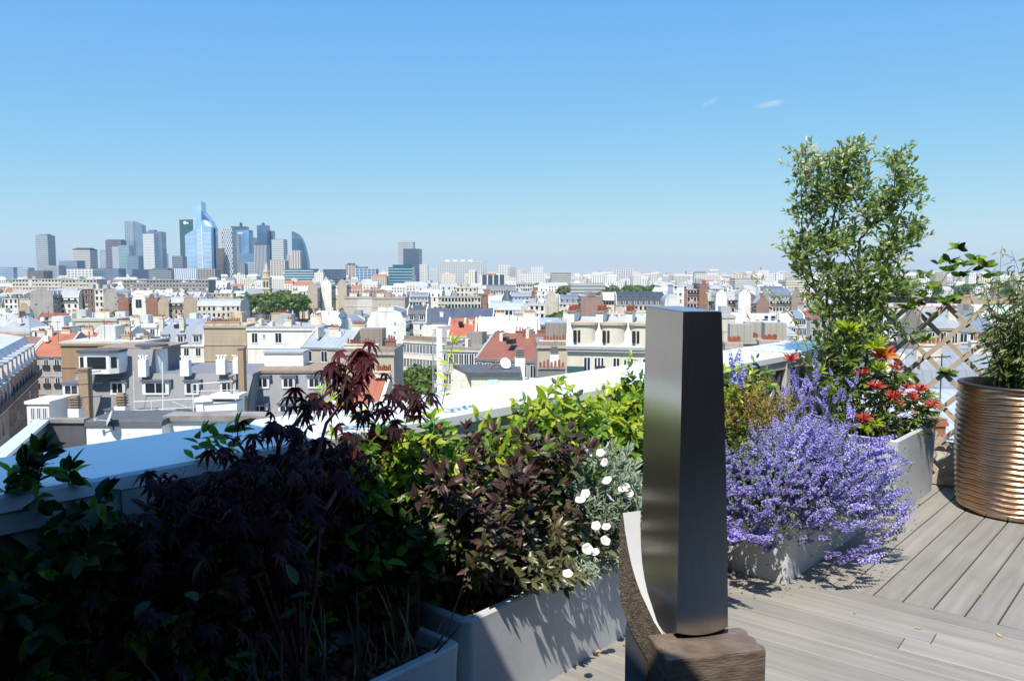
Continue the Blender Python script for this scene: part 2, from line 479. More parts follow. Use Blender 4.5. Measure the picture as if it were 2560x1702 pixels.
M_CW = mat('city_wall', rough=.85, objcol=True, var=.10, scale=.25, dirt=.22, spec=.2)
M_CR = mat('city_roof', rough=.5, objcol=True, var=.16, scale=.35, spec=.35, stretch=(1, 1, .3))
def _seams(m, period=.7, dark=.78):
    nt = m.node_tree; N, L = nt.nodes, nt.links; b = next(n for n in N if n.type == 'BSDF_PRINCIPLED'); src = b.inputs['Base Color'].links[0].from_socket
    tc = N.new('ShaderNodeTexCoord'); sp = N.new('ShaderNodeSeparateXYZ'); L.new(tc.outputs['Object'], sp.inputs[0])
    d_ = N.new('ShaderNodeMath'); d_.operation = 'DIVIDE'; L.new(sp.outputs[0], d_.inputs[0]); d_.inputs[1].default_value = period
    f_ = N.new('ShaderNodeMath'); f_.operation = 'FRACT'; L.new(d_.outputs[0], f_.inputs[0])
    l_ = N.new('ShaderNodeMath'); l_.operation = 'LESS_THAN'; L.new(f_.outputs[0], l_.inputs[0]); l_.inputs[1].default_value = .13
    r_ = N.new('ShaderNodeMapRange'); L.new(l_.outputs[0], r_.inputs['Value']); r_.inputs['To Min'].default_value = 1; r_.inputs['To Max'].default_value = dark
    s_ = N.new('ShaderNodeVectorMath'); s_.operation = 'SCALE'; L.new(src, s_.inputs[0]); L.new(r_.outputs[0], s_.inputs['Scale']); L.new(s_.outputs[0], b.inputs['Base Color'])
_seams(M_CR)
M_CURT = mat('curtain', (.50, .46, .40), .8, var=.2, scale=.6)
M_CG = mat('window_glass', (.02, .026, .034), .12, var=.3, scale=.4, spec=.6)
M_CF = mat('window_frame', (.72, .72, .70), .6, var=.04)
M_IRON = mat('dark_iron', (.03, .032, .036), .6)
M_TERRA = mat('terracotta', (.30, .085, .045), .8, var=.35, scale=1.5)
M_PIPE = mat('white_pipe', (.75, .75, .73), .5)
WHITE, CREAM, BEIGE, STONE, GREY = (.83, .785, .70), (.75, .67, .53), (.52, .44, .32), (.63, .56, .45), (.47, .45, .41)
BRICK, ORBRICK, ZINC, ZINCL, SLATE = (.30, .16, .115), (.40, .24, .15), (.41, .415, .41), (.61, .60, .575), (.085, .09, .10)
TILE, TILEO, DGREY, TAN = (.25, .095, .065), (.40, .14, .075), (.145, .145, .155), (.46, .37, .26)

HERO = []                      # (x0, x1, ytop, yvisible, distance): keep nearer filler from covering these
_mc = {}
def cached(key, fn):
    if key not in _mc: _mc[key] = fn()
    return _mc[key]
def win_mesh(w, h, style=0):
    def f():
        m = MB(); t = .09
        m.box(-w / 2 - .1, w / 2 + .1, -.05, .02, -.12, -.0, 0)                       # sill
        for a, b, c, d in ((-w / 2, -w / 2 + t, 0, h), (w / 2 - t, w / 2, 0, h), (-w / 2 + t, w / 2 - t, 0, t), (-w / 2 + t, w / 2 - t, h - t, h), (-t / 2, t / 2, t, h - t)):
            m.box(a, b, -.045, .01, c, d, 0)
        m.box(-w / 2 + t * .5, w / 2 - t * .5, -.012, .01, t * .5, h - t * .5, 1)
        if style == 1:                                                                   # open shutters
            for s in (-1, 1):
                x = s * (w / 2 + .32); m.box(x - .27, x + .27, -.035, .01, .02, h, 0)
        if style == 2: m.box(-w / 2 - .15, w / 2 + .15, -.22, .0, -.05, .75, 2)           # iron balcony
        return m.mesh('window', [M_CF, M_CG, M_IRON])
    return cached(('w', round(w, 2), round(h, 2), style), f)
def window(parent, x, y, z, w=1.15, h=1.7, rz=0.0, style=0):
    return link('window', win_mesh(w, h, style), parent, (x, y, z), rz)
def dormer_mesh(w, h, dp):
    def f():
        m = MB(); m.box(-w / 2, w / 2, 0, dp, 0, h, 0); m.box(-w / 2 - .15, w / 2 + .15, -.18, dp, h, h + .16, 1)
        return m.mesh('dormer', [M_CF, M_CR])
    return cached(('d', round(w, 2), round(h, 2), round(dp, 2)), f)
def dormer(parent, x, y, z, w=1.5, h=1.6, dp=1.6, col=ZINC, rz=0.0):
    d = link('dormer', dormer_mesh(w, h, dp), parent, (x, y, z), rz, col)
    link('window', win_mesh(w * .8, h * .84), d, (0, -.004, h * .08))
    return d
def stack_mesh(L, h, t, n, ph):
    def f():
        m = MB(); m.box(0, L, -t / 2, t / 2, 0, h, 0); m.box(-.08, L + .08, -t / 2 - .08, t / 2 + .08, h, h + .14, 0)
        for i in range(n):
            x = (i + .5) * L / n; hh = ph * (.75 + .5 * ((i * 37) % 10) / 10)
            if (i * 53) % 11 == 0: continue
            m.cyl(x, 0, h + .14, h + .14 + hh, .13, .105, 6, 1)
        return m.mesh('chimney', [M_CW, M_TERRA])
    return cached(('s', round(L, 1), round(h, 1), round(t, 2), n, round(ph, 2)), f)
def chimney(parent, x, y, z, L=2.4, h=1.6, t=.55, n=7, ph=.55, rz=0.0, col=CREAM):
    return link('chimney', stack_mesh(L, h, t, n, ph), parent, (x, y, z), rz, col)
def roof_prof(kind, dep, rh):
    if kind == 'mansard': return [(0, 0), (min(1.5, rh * .36), rh * .72), (dep / 2, rh), (dep - min(1.5, rh * .36), rh * .72), (dep, 0)]
    if kind == 'gable': return [(-.3, -.1), (dep / 2, rh), (dep + .3, -.1)]
    if kind == 'shed': return [(-.3, -.05), (dep, rh), (dep + .2, rh - .1), (dep + .2, -.05)]
    if kind == 'round': return [(0, 0)] + [(dep * (.5 - .5 * math.cos(a)) , rh * math.sin(a) ** .8) for a in [math.pi * k / 10 for k in range(1, 10)]] + [(dep, 0)]
    if kind == 'curve': return [(0, 0), (.25, rh * .35), (.8, rh * .62), (1.8, rh * .84), (3.2, rh * .97), (dep / 2 + .5, rh), (dep, rh)]
def wall_mesh(w, dep, h, roof, rh, party):
    def f():
        m = MB(); m.box(0, w, 0, dep, 0, h, 0, bottom=False)
        for zz in (h - 3.75, h - 6.9):
            if zz > 3: m.box(-.05, w + .05, -.10, 0, zz, zz + .16, 0); m.box(-.05, w + .05, dep, dep + .1, zz, zz + .16, 0)
        m.box(-.12, w + .12, -.22, 0, h - .35, h - .02, 0)                                 # cornice
        if roof in ('mansard', 'gable', 'round', 'curve', 'shed') and party:
            pr = [(y, h + z + .22) for y, z in roof_prof(roof, dep, rh)]
            pr = [(max(-.02, y), z) for y, z in pr]
            pr = [(pr[0][0], h - .3)] + pr + [(pr[-1][0], h - .3)]
            m.prism(pr, -.03, .32); m.prism(pr, w - .32, w + .03)
        return m.mesh('wall', M_CW)
    return cached(('wall', round(w, 1), round(dep, 1), round(h, 1), roof, round(rh, 1), party), f)
def roof_mesh(w, dep, roof, rh):
    def f():
        m = MB()
        if roof == 'flat':
            m.box(-.1, w + .1, -.1, dep + .1, 0, .3); m.box(.3, w - .3, .3, dep - .3, .3, .34)
            m.box(w * .3, w * .3 + 2.6, dep * .45, dep * .45 + 3, .3, 2.4); m.box(w * .7, w * .7 + 1.2, dep * .6, dep * .6 + 1.2, .3, 1.1)
        elif roof == 'hip':
            k = min(w, dep) * .48
            m.add([(-.3, -.3, 0), (w + .3, -.3, 0), (w + .3, dep + .3, 0), (-.3, dep + .3, 0), (k, dep / 2, rh), (w - k, dep / 2, rh)],
                  [(0, 1, 5, 4), (1, 2, 5), (2, 3, 4, 5), (3, 0, 4)])
        elif roof == 'mansardhip':
            s = 1.3; z1 = rh * .72
            m.add([(0, 0, 0), (w, 0, 0), (w, dep, 0), (0, dep, 0), (s, s, z1), (w - s, s, z1), (w - s, dep - s, z1), (s, dep - s, z1), (w * .3, dep / 2, rh), (w * .7, dep / 2, rh)],
                  [(0, 1, 5, 4), (1, 2, 6, 5), (2, 3, 7, 6), (3, 0, 4, 7), (4, 5, 9, 8), (5, 6, 9), (6, 7, 8, 9), (7, 4, 8)])
        else:
            m.prism(roof_prof(roof, dep, rh), .05, w - .05)
        return m.mesh('roof', M_CR)
    return cached(('roof', round(w, 1), round(dep, 1), roof, round(rh, 1)), f)
def face_windows(root, w, h, rows, cols, ww, wh, pitch, near, style, y=0.0, rz=0.0, x0=0.0, z_top=None):
    """rows of windows on one face, counted down from the cornice"""
    zt = (z_top if z_top is not None else h) - .6
    out = []
    for r in range(rows):
        z = zt - wh - r * pitch
        if z < 1: break
        for c in range(cols): out.append((x0 + (c + .5) * w / cols, z))
    if near:
        for x, z in out:
            q = Matrix.Rotation(rz, 3, 'Z') @ Vector((x, -.005, 0))
            window(root, q.x, q.y + y, z, ww, wh, rz, style)
    return out
def joined_windows(w, dep, h, rows, cols, ww, wh, pitch, balc, sides):
    def f():
        m = MB()
        for (fy, dirn, W, C, ox) in ((0, 0, w, cols, 0), (dep, 2, w, cols, 0)) + (((0, 1, dep, max(2, int(dep / 3.2)), w), (0, 3, dep, max(2, int(dep / 3.2)), 0)) if sides else ()):
            for r in range(rows):
                z = h - .6 - wh - r * pitch
                if z < 1: break
                for c in range(C):
                    a = (c + .5) * W / C
                    cu = rg.random()
                    for (e, t, mi, up) in ((.13, .02, 0, .1), (0, .035, 1, 0)) + (((0, .045, 3, -wh * rg.choice((.35, .5, .7))),) if cu < .22 else ((0, .045, 0, 0),) if cu > .93 else ()):
                        x0, x1, z0, z1 = a - ww / 2 - e, a + ww / 2 + e, z - e * .5, z + wh + up
                        if dirn == 0: m.add([(x0, -t, z0), (x1, -t, z0), (x1, -t, z1), (x0, -t, z1)], [(0, 1, 2, 3)], mi)
                        elif dirn == 2: m.add([(x1, dep + t, z0), (x0, dep + t, z0), (x0, dep + t, z1), (x1, dep + t, z1)], [(0, 1, 2, 3)], mi)
                        elif dirn == 1: m.add([(w + t, x0, z0), (w + t, x1, z0), (w + t, x1, z1), (w + t, x0, z1)], [(0, 1, 2, 3)], mi)
                        else: m.add([(-t, x1, z0), (-t, x0, z0), (-t, x0, z1), (-t, x1, z1)], [(0, 1, 2, 3)], mi)
                if balc and r in (0, 3) and dirn in (0, 2):
                    if dirn == 0: m.box(.3, w - .3, -.6, -.05, z - .15, z - .02, 0); m.box(.3, w - .3, -.62, -.56, z - .02, z + .85, 2)
                    else: m.box(.3, w - .3, dep + .05, dep + .6, z - .15, z - .02, 0); m.box(.3, w - .3, dep + .56, dep + .62, z - .02, z + .85, 2)
        return m.mesh('windows', [M_CF, M_CG, M_IRON, M_CURT])
    return cached(('jw', round(w, 1), round(dep, 1), round(h, 1), rows, cols, balc, sides, round(pitch, 1)), f)
def joined_dormers(w, dep, roof, rh):
    def f():
        m = MB(); n = max(2, int(w / 3.3)); pr = roof_prof('mansard', dep, rh)
        for back in (0, 1):
            for i in range(n):
                x = (i + .5) * w / n; hh = 1.55; z0 = rh * .72 * .12
                if not back:
                    m.box(x - .62, x + .62, .12, 1.3, z0, z0 + hh, 0); m.box(x - .75, x + .75, .0, 1.4, z0 + hh, z0 + hh + .14, 2)
                    m.add([(x - .45, .11, z0 + .15), (x + .45, .11, z0 + .15), (x + .45, .11, z0 + hh - .12), (x - .45, .11, z0 + hh - .12)], [(0, 1, 2, 3)], 1)
                else:
                    m.box(x - .62, x + .62, dep - 1.3, dep - .12, z0, z0 + hh, 0); m.box(x - .75, x + .75, dep - 1.4, dep, z0 + hh, z0 + hh + .14, 2)
        return m.mesh('dormers', [M_CF, M_CG, M_CR])
    return cached(('jd', round(w, 1), round(dep, 1), roof, round(rh, 1)), f)

def clutter_mesh(w, dep, k):
    def f():
        q = random.Random(k * 31 + int(w * 7)); m = MB()
        for _ in range(int(w * dep / 14)):
            x, y = q.uniform(.8, w - .8), q.uniform(1.6, dep - 1.6); c = q.random()
            if c < .35: m.box(x - .4, x + .4, y - .3, y + .3, -.6, q.uniform(.15, .5), 0)
            elif c < .6: m.cyl(x, y, -.8, q.uniform(.5, 1.3), .11, .11, 6, 1)
            elif c < .75: m.box(x - .5, x + .5, y - .7, y + .7, -.5, .22, 2)
            elif c < .88: m.box(x - .25, x + .25, y - q.uniform(.6, 1.3), y + .8, -.6, q.uniform(.8, 1.5), 3)
            else:
                h = q.uniform(1.8, 3.2); m.tube([(x, y, -.5), (x, y, h)], .035, n=4, mi=4); m.tube([(x - .6, y, h - .2), (x + .5, y, h - .1)], .03, n=4, mi=4)
                for i in range(4): m.tube([(x - .5 + .3 * i, y - .3, h - .18), (x - .5 + .3 * i, y + .3, h - .18)], .022, n=3, mi=4)
        if not m.v: m.box(w / 2, w / 2 + .5, dep / 2, dep / 2 + .5, -.5, .4, 0)
        return m.mesh('roof_clutter', [M_PIPE, M_TERRA, M_CG, M_CW, M_IRON])
    return cached(('cl', round(w, 1), round(dep, 1), k), f)
def corner_w(x0, x1, d, rot):
    """real width of a front that starts at pixel x0, distance d, and ends at pixel x1, turned by rot"""
    X0 = (x0 - CX) / FPX * d; a = (x1 - CX) / FPX
    return (a * d - X0) / (math.cos(rot) - a * math.sin(rot))
def hero(label, x0, x1, ytop, d, dep=12, rot=0, name='apartment_building', wall=CREAM, roof='flat', rh=3.6, rc=ZINC, rows=0, cols=0, ww=1.15, wh=1.8,
         pitch=3.2, style=0, near=True, party=True, yvis=None, chim=None, dorm=0, side=None, group=None, ridge=True, cat='building', dw=1.5):
    """a building measured off the photograph: front from pixel x0 to x1 at distance d, top at pixel ytop"""
    rot = R(rot); w = corner_w(x0, x1, d, rot); p0 = at_y(x0, ytop, d)
    top = p0.z - GROUND; h = top - (rh if roof not in ('flat',) and ridge else (.34 if roof == 'flat' else 0))
    root = empty(name, (p0.x, d, GROUND), rot); tag(root, label, cat, group)
    link('wall', wall_mesh(w, dep, h, roof, rh, party), root, col=wall)
    link('roof', roof_mesh(w, dep, roof, rh), root, (0, 0, h), col=rc)
    if rows:
        if near: face_windows(root, w, h, rows, cols, ww, wh, pitch, True, style)
        else:
            o = link('windows', joined_windows(w, dep, h, rows, cols, ww, wh, pitch, style == 2, bool(side)), root); o['kind'] = 'stuff'
    if side and near:                # side = (which, cols, rows): 'r' right end, 'l' left end
        for s in side if isinstance(side[0], tuple) else (side,):
            wh_, C, Rr = s[:3]
            for r in range(Rr):
                for c in range(C):
                    yy = (c + .5) * dep / C; z = h - .6 - wh - r * pitch
                    if wh_ == 'r': window(root, w + .035, yy, z, ww, wh, R(90), style)
                    else: window(root, -.035, yy, z, ww, wh, R(-90), style)
    if dorm:
        zz = h + rh * .72 * .12
        for i in range(dorm): dormer(root, (i + .5) * w / dorm, .12, zz, dw, min(1.7, rh * .5), 1.4, rc)
    if d < 260 and w > 4 and dep > 6:
        o = link('roof_clutter', clutter_mesh(w, dep, int(x0) % 5), root, (0, 0, h + (.34 if roof == 'flat' else rh * .78)), col=CREAM); o['kind'] = 'stuff'
    for c in chim or (): chimney(root, *c[:2], h + c[2], **(c[3] if len(c) > 3 else {}))
    HERO.append((min(x0, x1) - 4, max(x0, x1) + 4, ytop, yvis or ytop + (60 if d < 300 else 40), d))
    return root, w, h
# ---------------------------------------------------------------- near roofs across the street
def zpx(py, d): return at_y(1280, py, d).z
def xpx(px, d, py=900): return at_y(px, py, d).x
M_SL = mat('grey_slate', (.215, .21, .215), .62, var=.10, scale=1.2, dirt=.12, stretch=(3, 3, .5))
M_TERR = mat('brown_felt_roof', (.30, .22, .16), .85, var=.25, scale=1.5)
M_TANB = mat('tan_brick', (.36, .25, .155), .85, var=.25, scale=6)
M_WHITEP = mat('white_render', (.84, .81, .755), .7, var=.06, scale=.8, dirt=.06)
M_DKG = mat('dark_panel', (.10, .10, .105), .7, var=.15, scale=1.5)
def grey_mansard():
    d = 85.0; O = Vector((xpx(205, d), d, 0))
    r = empty('mansard_building', (O.x, d, GROUND)); tag(r, 'wide dark grey mansard roof with white dormers, white chimney boxes and bay window', 'building')
    X = lambda px, dd=d: xpx(px, dd) - O.x
    Z = lambda py, dd=d: zpx(py, dd) - GROUND
    zb, zt, zt2 = Z(1072), Z(934, 87.6), Z(873, 88.6)
    x0, xm, x1 = X(205), X(346), X(612)
    MB().box(x0, x1, 0, 13, 0, zb, bottom=False).build('wall', M_WHITEP, r)
    MB().prism([(0, zb), (2.7, zt), (13, zt), (13, zb)], xm, x1).prism([(0, zb), (3.7, zt2), (11, zt2), (11, zb)], x0, xm - .01).build('roof', M_SL, r)
    MB().box(x0 - .3, X(418, 90), 3.75, 11, zt2 + .01, zt2 + .2).build('roof_deck', M_TERR, r)
    # white half-round stair head with a doorway
    cx, cyy, rad = X(382, 90.5), 5.4, 1.62
    MB().cyl(cx, cyy, zt, zt2, rad, rad, 28).build('stair_drum', M_WHITEP, r, smooth=False)
    MB().cyl(cx, cyy, zt2 + .005, zt2 + .42, rad + .12, rad + .12, 28).build('drum_rim', M_DKG, r)
    # bay window
    z0, z1 = Z(934, 85.6), Z(882, 85.6); bx0, bx1 = X(193, 85.6), X(292, 85.6); q = [(bx0, 3.0), (bx0, .9), (bx0 + .95, .35), (bx1 - .75, .35), (bx1, 1.0), (bx1, 3.0)]
    bw = MB().extr(q, z0, z1).build('bay_window', M_WHITEP, r)
    MB().extr([(a + (-.15 if a < (bx0 + bx1) / 2 else .15), b - .2) for a, b in q], z1 + .004, z1 + .28).build('bay_roof', M_DKG, bw)
    MB().box(bx0 + 1.2, bx1 - 1.05, .31, .345, z0 + .55, z1 - .4).build('pane', M_CG, bw)
    for (a, b) in ((q[1], q[2]), (q[3], q[4])):
        A, B = Vector((a[0], a[1], 0)), Vector((b[0], b[1], 0)); dd = (B - A); n_ = Vector((dd.y, -dd.x, 0)).normalized()
        p, s = A + dd * .2 + n_ * .012, A + dd * .8 + n_ * .012
        MB().add([(p.x, p.y, z0 + .6), (s.x, s.y, z0 + .6), (s.x, s.y, z1 - .45), (p.x, p.y, z1 - .45)], [(0, 1, 2, 3)]).build('pane', M_CG, bw)
    def slope_y(z): return 2.7 * (z - zb) / (zt - zb)
    for px, w in ((273, 1.6), (370, 2.9), (462, 1.55), (553, 1.55)):
        z = Z(992); dormer(r, X(px), slope_y(z) - .12, z, w, 1.45, 1.5, DGREY)
    for px, w in ((457, 1.6), (360, 1.5), (270, 1.5)):
        z = Z(1056); dormer(r, X(px), slope_y(z) - .12, z, w, 1.3, 1.4, DGREY)
    for px0, px1, py0, py1, dd in ((344, 364, 940, 900, 86.6), (449, 471, 938, 901, 86.6), (539, 562, 934, 899, 86.8), (581, 594, 932, 899, 86.8)):
        a, b = X(px0, dd), X(px1, dd); c = MB().box(a, b, dd - d, dd - d + .8, Z(py0, dd) - .1, Z(py1, dd), 0)
        for k in range(3):
            xx = a + (k + .5) * (b - a) / 3; c.cyl(xx, dd - d + .4, Z(py1, dd), Z(py1, dd) + .35, .11, .11, 8, 1)
            c.tube([(xx - .26, dd - d + .4, Z(py1, dd) + .4), (xx + .26, dd - d + .4, Z(py1, dd) + .4)], .09, n=6, mi=1)
        c.build('chimney', [M_WHITEP, M_PIPE], r)
    for px0, px1, py0, py1, dd in ((597, 611, 1045, 872, 85.0), (197, 221, 1040, 924, 83.6)):
        a, b = X(px0, dd), X(px1, dd)
        c = MB().box(a, b, dd - d - .3, dd - d + .6, Z(py0, dd) - 3, Z(py1, dd), 0).box(a - .08, b + .08, dd - d - .38, dd - d + .68, Z(py1, dd), Z(py1, dd) + .18, 1)
        c.build('chimney', [M_TANB, M_TERR], r)
    # hipped wing falling to the street
    T = Vector((X(200, 88.5), 3.5, Z(927, 88.5))); BL = Vector((X(97, 84), -.9, Z(1066, 84))); BR = Vector((X(206, 84), -.9, Z(1066, 84))); BB = Vector((X(176, 101), 16, Z(962, 101)))
    T2 = Vector((X(205, 100), 15, T.z))
    MB().add([BL, BR, T, BB, T2, (BR.x, 16, BR.z)], [(0, 1, 2), (3, 0, 2), (3, 2, 4), (1, 5, 4, 2)]).build('wing_roof', M_SL, r)
    MB().box(BL.x, BR.x - .02, -.88, 10, 0, BL.z - .01, bottom=False).build('wing_wall', M_WHITEP, r)
    z = Z(992, 84); dormer(r, X(163, 84), -.1, z, 1.85, 1.25, 2.2, DGREY)
    MB().box(X(61, 80), X(117, 80), -5, -.9, 0, Z(1010, 80), bottom=False).box(X(61, 80) - .15, X(117, 80) + .15, -5.15, -.9, Z(1010, 80), Z(1010, 80) + .3).build('side_block', M_WHITEP, r)
    for k in range(3): window(r, X(76 + 15 * k, 80), -5.01, Z(1050, 80), .45, 1.3)
    # slatted vent cowls on white bases
    for px, py, dd in ((184, 1018, 79), (300, 1012, 79)):
        c = MB(); xx, zz = X(px, dd), Z(py, dd)
        c.box(xx - .55, xx + .55, dd - d - .5, dd - d + .5, zz - 3, zz - .1, 0)
        for k in range(4): c.box(xx - .5, xx + .5, dd - d - .45, dd - d + .45, zz + .1 + .26 * k, zz + .22 + .26 * k, 1)
        c.box(xx - .35, xx + .35, dd - d - .3, dd - d + .3, zz - .1, zz + 1.2, 1)
        c.build('vent_cowl', [M_WHITEP, M_TERR], r)
    HERO.append((60, 640, 868, 1120, 85))
    return r
grey_mansard()
def grey_mansard_two():
    d = 88.0; O = xpx(613, d)
    r = empty('mansard_building', (O, d, GROUND)); tag(r, 'grey mansard roof with three white dormers behind the maple branch tips', 'building')
    X = lambda px, dd=d: xpx(px, dd) - O
    Z = lambda py, dd=d: zpx(py, dd) - GROUND
    zb, zt = Z(1060), Z(932, 90.5); x1 = X(826)
    MB().box(0, x1, 0, 12, 0, zb, bottom=False).build('wall', M_WHITEP, r)
    MB().prism([(0, zb), (2.5, zt), (12, zt), (12, zb)], .02, x1).build('roof', M_SL, r)
    MB().box(0, x1, 2.3, 11, zt + .005, zt + .3).build('roof_deck', M_TERR, r)
    for px in (643, 709, 775):
        z = Z(976); dormer(r, X(px), 2.5 * (z - zb) / (zt - zb) - .12, z, 1.5, 1.3, 1.5, DGREY)
        z = Z(1035); dormer(r, X(px), 2.5 * (z - zb) / (zt - zb) - .12, z, 1.7, 1.0, 1.5, DGREY)
    MB().box(X(661, 95), X(758, 95), 7, 9.8, zt, Z(882, 95)).box(X(659, 95), X(760, 95), 6.8, 9.9, Z(882, 95), Z(882, 95) + .2, 1).build('roof_shed', [M_WHITEP, mat('zinc_sheet', (.42, .45, .47), .5)], r)
    HERO.append((612, 900, 875, 1060, 88))
grey_mansard_two()
def neighbour_annexe():
    d = 46.0; O = xpx(208, d)
    r = empty('annexe_building', (O, d, GROUND)); tag(r, 'low white annexe wall with dark grey flat roof just beyond the parapet', 'building')
    X = lambda px, dd=d: xpx(px, dd) - O
    zt = zpx(1052, d) - GROUND
    MB().box(0, X(399), 0, 3.0, 0, zt - .32, bottom=False).build('wall', M_WHITEP, r)
    MB().prism([(-.1, zt - .3), (-.05, zt - .04), (.15, zt + .03), (3.4, zt + .05), (3.4, zt - .3)], -.05, X(400)).build('roof', M_DKG, r)
    MB().box(X(401, 47), X(900, 50), 1.2, 1.55, 0, zt - .22, bottom=False).build('long_wall', M_WHITEP, r)
    MB().box(X(401, 47), X(900, 50), 1.0, 2.6, zt - .2, zt + .12).build('coping', mat('worn_coping', (.26, .235, .21), .9, var=.35, scale=1.2), r)
    MB().box(X(95), -.05, 0, .4, 0, zt - .1, bottom=False).box(X(95), -.05, -.12, .5, zt - .1, zt + .12, 1).build('panel_wall', [M_DKG, mat('worn_coping', ())], r)
    A, B = Vector((X(96), .2, 0)), Vector((xpx(-40, 35) - O, 35 - d, 0)); dd = (B - A).normalized(); n_ = Vector((dd.y, -dd.x, 0))
    MB().obox((A + B) / 2 + Vector((0, 0, zt + .02)), (B - A) / 2, n_ * .38, (0, 0, .09)).build('pale_coping', mat('pale_zinc', (.55, .60, .62), .45), r)
    MB().obox((A + B) / 2 + Vector((0, 0, zt - 2.0)), (B - A) / 2, n_ * .22, (0, 0, 1.9)).build('side_wall', M_DKG, r)
    HERO.append((0, 680, 1028, 1140, 46))
    # white pipe rails and a white block on the roof beyond
    f = empty('roof_rail', (xpx(334, 55), 55, zpx(1040, 55))); tag(f, 'thin white pipe railing and mast on the roof below the dormers', 'railing')
    def L_(px, py, dd=55): return Vector((xpx(px, dd, py), dd, zpx(py, dd))) - f.location
    for k, (a, b, rad) in enumerate((((334, 1004), (486, 996), .035), ((336, 1026), (486, 1018), .03), ((406, 905), (408, 1040), .06), ((334, 928), (336, 1026), .03),
                       ((378, 1003), (379, 1030), .03), ((482, 960), (484, 1034), .05), ((482, 960), (582, 953), .04), ((588, 958), (589, 1000), .05), ((483, 978), (588, 974), .025),
                       ((536, 975), (537, 992), .025), ((430, 1003), (486, 1025), .012))):
        MB().tube([L_(*a), L_(*b)], rad * .8, n=6).build('pipe', M_PIPE, f)
    w = empty('roof_block', (xpx(486, 56), 56, zpx(1040, 56))); tag(w, 'white rendered flue block with flat cap standing on the near roof', 'flue block')
    MB().box(0, 2.9, 0, 1.6, -27, 1.0).build('body', M_WHITEP, w)
    MB().box(-.15, 1.2, -.1, 1.7, 1.0, 1.22).box(1.0, 3.1, -.12, 1.72, 1.25, 1.5).build('cap', M_WHITEP, w)
    MB().cyl(2.35, .6, 1.5, 2.75, .12, .12, 10).cyl(2.35, .6, 2.72, 2.85, .19, .19, 10).build('flue', M_TERR, w)
    # television aerial
    a = empty('aerial', (xpx(222, 60), 60, zpx(1040, 60))); tag(a, 'dark television aerial beside the brick chimney', 'aerial')
    m = MB(); m.tube([(0, 0, -1), (0, 0, 3.6)], .035)
    for zz in (1.4, 2.4, 3.3):
        m.tube([(-1.1, 0, zz), (.9, 0, zz + .12)], .03)
        for k in range(7): m.tube([(-1 + k * .28, -.32, zz + .02 * k), (-1 + k * .28, .32, zz + .02 * k)], .018)
    m.build('rods', M_IRON, a)
    # satellite dish on the annexe wall
    s = empty('satellite_dish', (xpx(272, 45.7), 45.7, zpx(1068, 45.7))); tag(s, 'grey satellite dish on a bracket over the white annexe wall', 'satellite dish')
    V = [(0, 0, 0)] + [(.47 * rr * math.cos(t), .47 * rr * math.sin(t), .10 * rr * rr) for rr in (.5, 1) for t in [2 * math.pi * k / 20 for k in range(20)]]
    F = [(0, 1 + i, 1 + (i + 1) % 20) for i in range(20)] + [(1 + i, 21 + i, 21 + (i + 1) % 20, 1 + (i + 1) % 20) for i in range(20)]
    dsh = MB().add(V, F).build('dish', mat('dish_grey', (.5, .53, .56), .5), s, smooth=True); dsh.location = (0, 0, .55); dsh.rotation_euler = (R(68), R(10), R(-62))
    MB().tube([(0, .25, -.2), (0, 0, .5)], .04).build('bracket', M_IRON, s)
    MB().tube([(0, 0, .35), (-.75, -.25, .5)], .025).box(-.85, -.7, -.32, -.18, .45, .58).build('feed_arm', mat('dish_grey', ()), s)
neighbour_annexe()

# ---------------------------------------------------------------- buildings measured one by one
def gable_end(label, x0, x1, ytop, d, wall, length=16, roof='mansard', rh=4.2, rc=ZINC, yvis=None, wins=(), name='apartment_building', chim=True):
    """blank party wall facing us, the house running away behind it"""
    dep = (x1 - x0) / FPX * d; p = at_y(x1, ytop, d); top = p.z - GROUND; h = top - (rh + .22 if roof != 'flat' else .34)
    root = empty(name, (p.x, d, GROUND), R(90)); tag(root, label, 'building')
    link('wall', wall_mesh(length, dep, h, roof, rh, True), root, col=wall)
    link('roof', roof_mesh(length, dep, roof, rh), root, (0, 0, h), col=rc)
    if roof == 'mansard': o = link('dormers', joined_dormers(length, dep, roof, rh), root, (0, 0, h), col=rc); o['kind'] = 'stuff'
    o = link('windows', joined_windows(length, dep, h, 5, max(3, int(length / 2.8)), 1.1, 1.9, 3.15, True, False), root); o['kind'] = 'stuff'
    if chim: chimney(root, .15, dep * .3, h + (rh * .8 if roof != 'flat' else .1), dep * .4, 1.5, .5, max(4, int(dep * .5)), rz=R(90), col=wall)
    for (px, py, w_, h_) in wins: window(root, -.04, (x1 - px) / FPX * d, zpx(py, d) - GROUND, w_, h_, R(-90))
    HERO.append((x0 - 3, x1 + 3, ytop, yvis or ytop + 45, d))
    return root
GB = (.40, .36, .31)
r, w, h = hero('blank white wall with two double windows and one tiny window', 617, 797, 817, 150, 14, wall=WHITE, rc=ZINC, yvis=880, rows=0)
for px, py, ww, hh in ((636, 857, 1.15, 1.9), (659.5, 846, .5, .85), (695.5, 857, 1.25, 1.9)):
    window(r, (px - 617) / FPX * 150, -.006, zpx(py, 150) - GROUND, ww, hh)
chimney(r, 6.4, 3, h + .2, 1.2, 1.2, .5, 3); chimney(r, 10, 8, h + .2, 2.2, 1.8, .5, 6); chimney(r, 2, 9, h + .2, 3, 2.2, .6, 9, col=BEIGE)
M_RUB = mat('rubble_stone', (.52, .42, .29), .9, var=.35, scale=1.1, bump=.6, bscale=4, dirt=.2)
r, w, h = hero('rough rubble stone firewall topped by a row of chimney pots', 509, 616, 811, 156, 16, wall=TAN, yvis=915, rows=0)
r.children[0].data = r.children[0].data.copy(); r.children[0].data.materials[0] = M_RUB
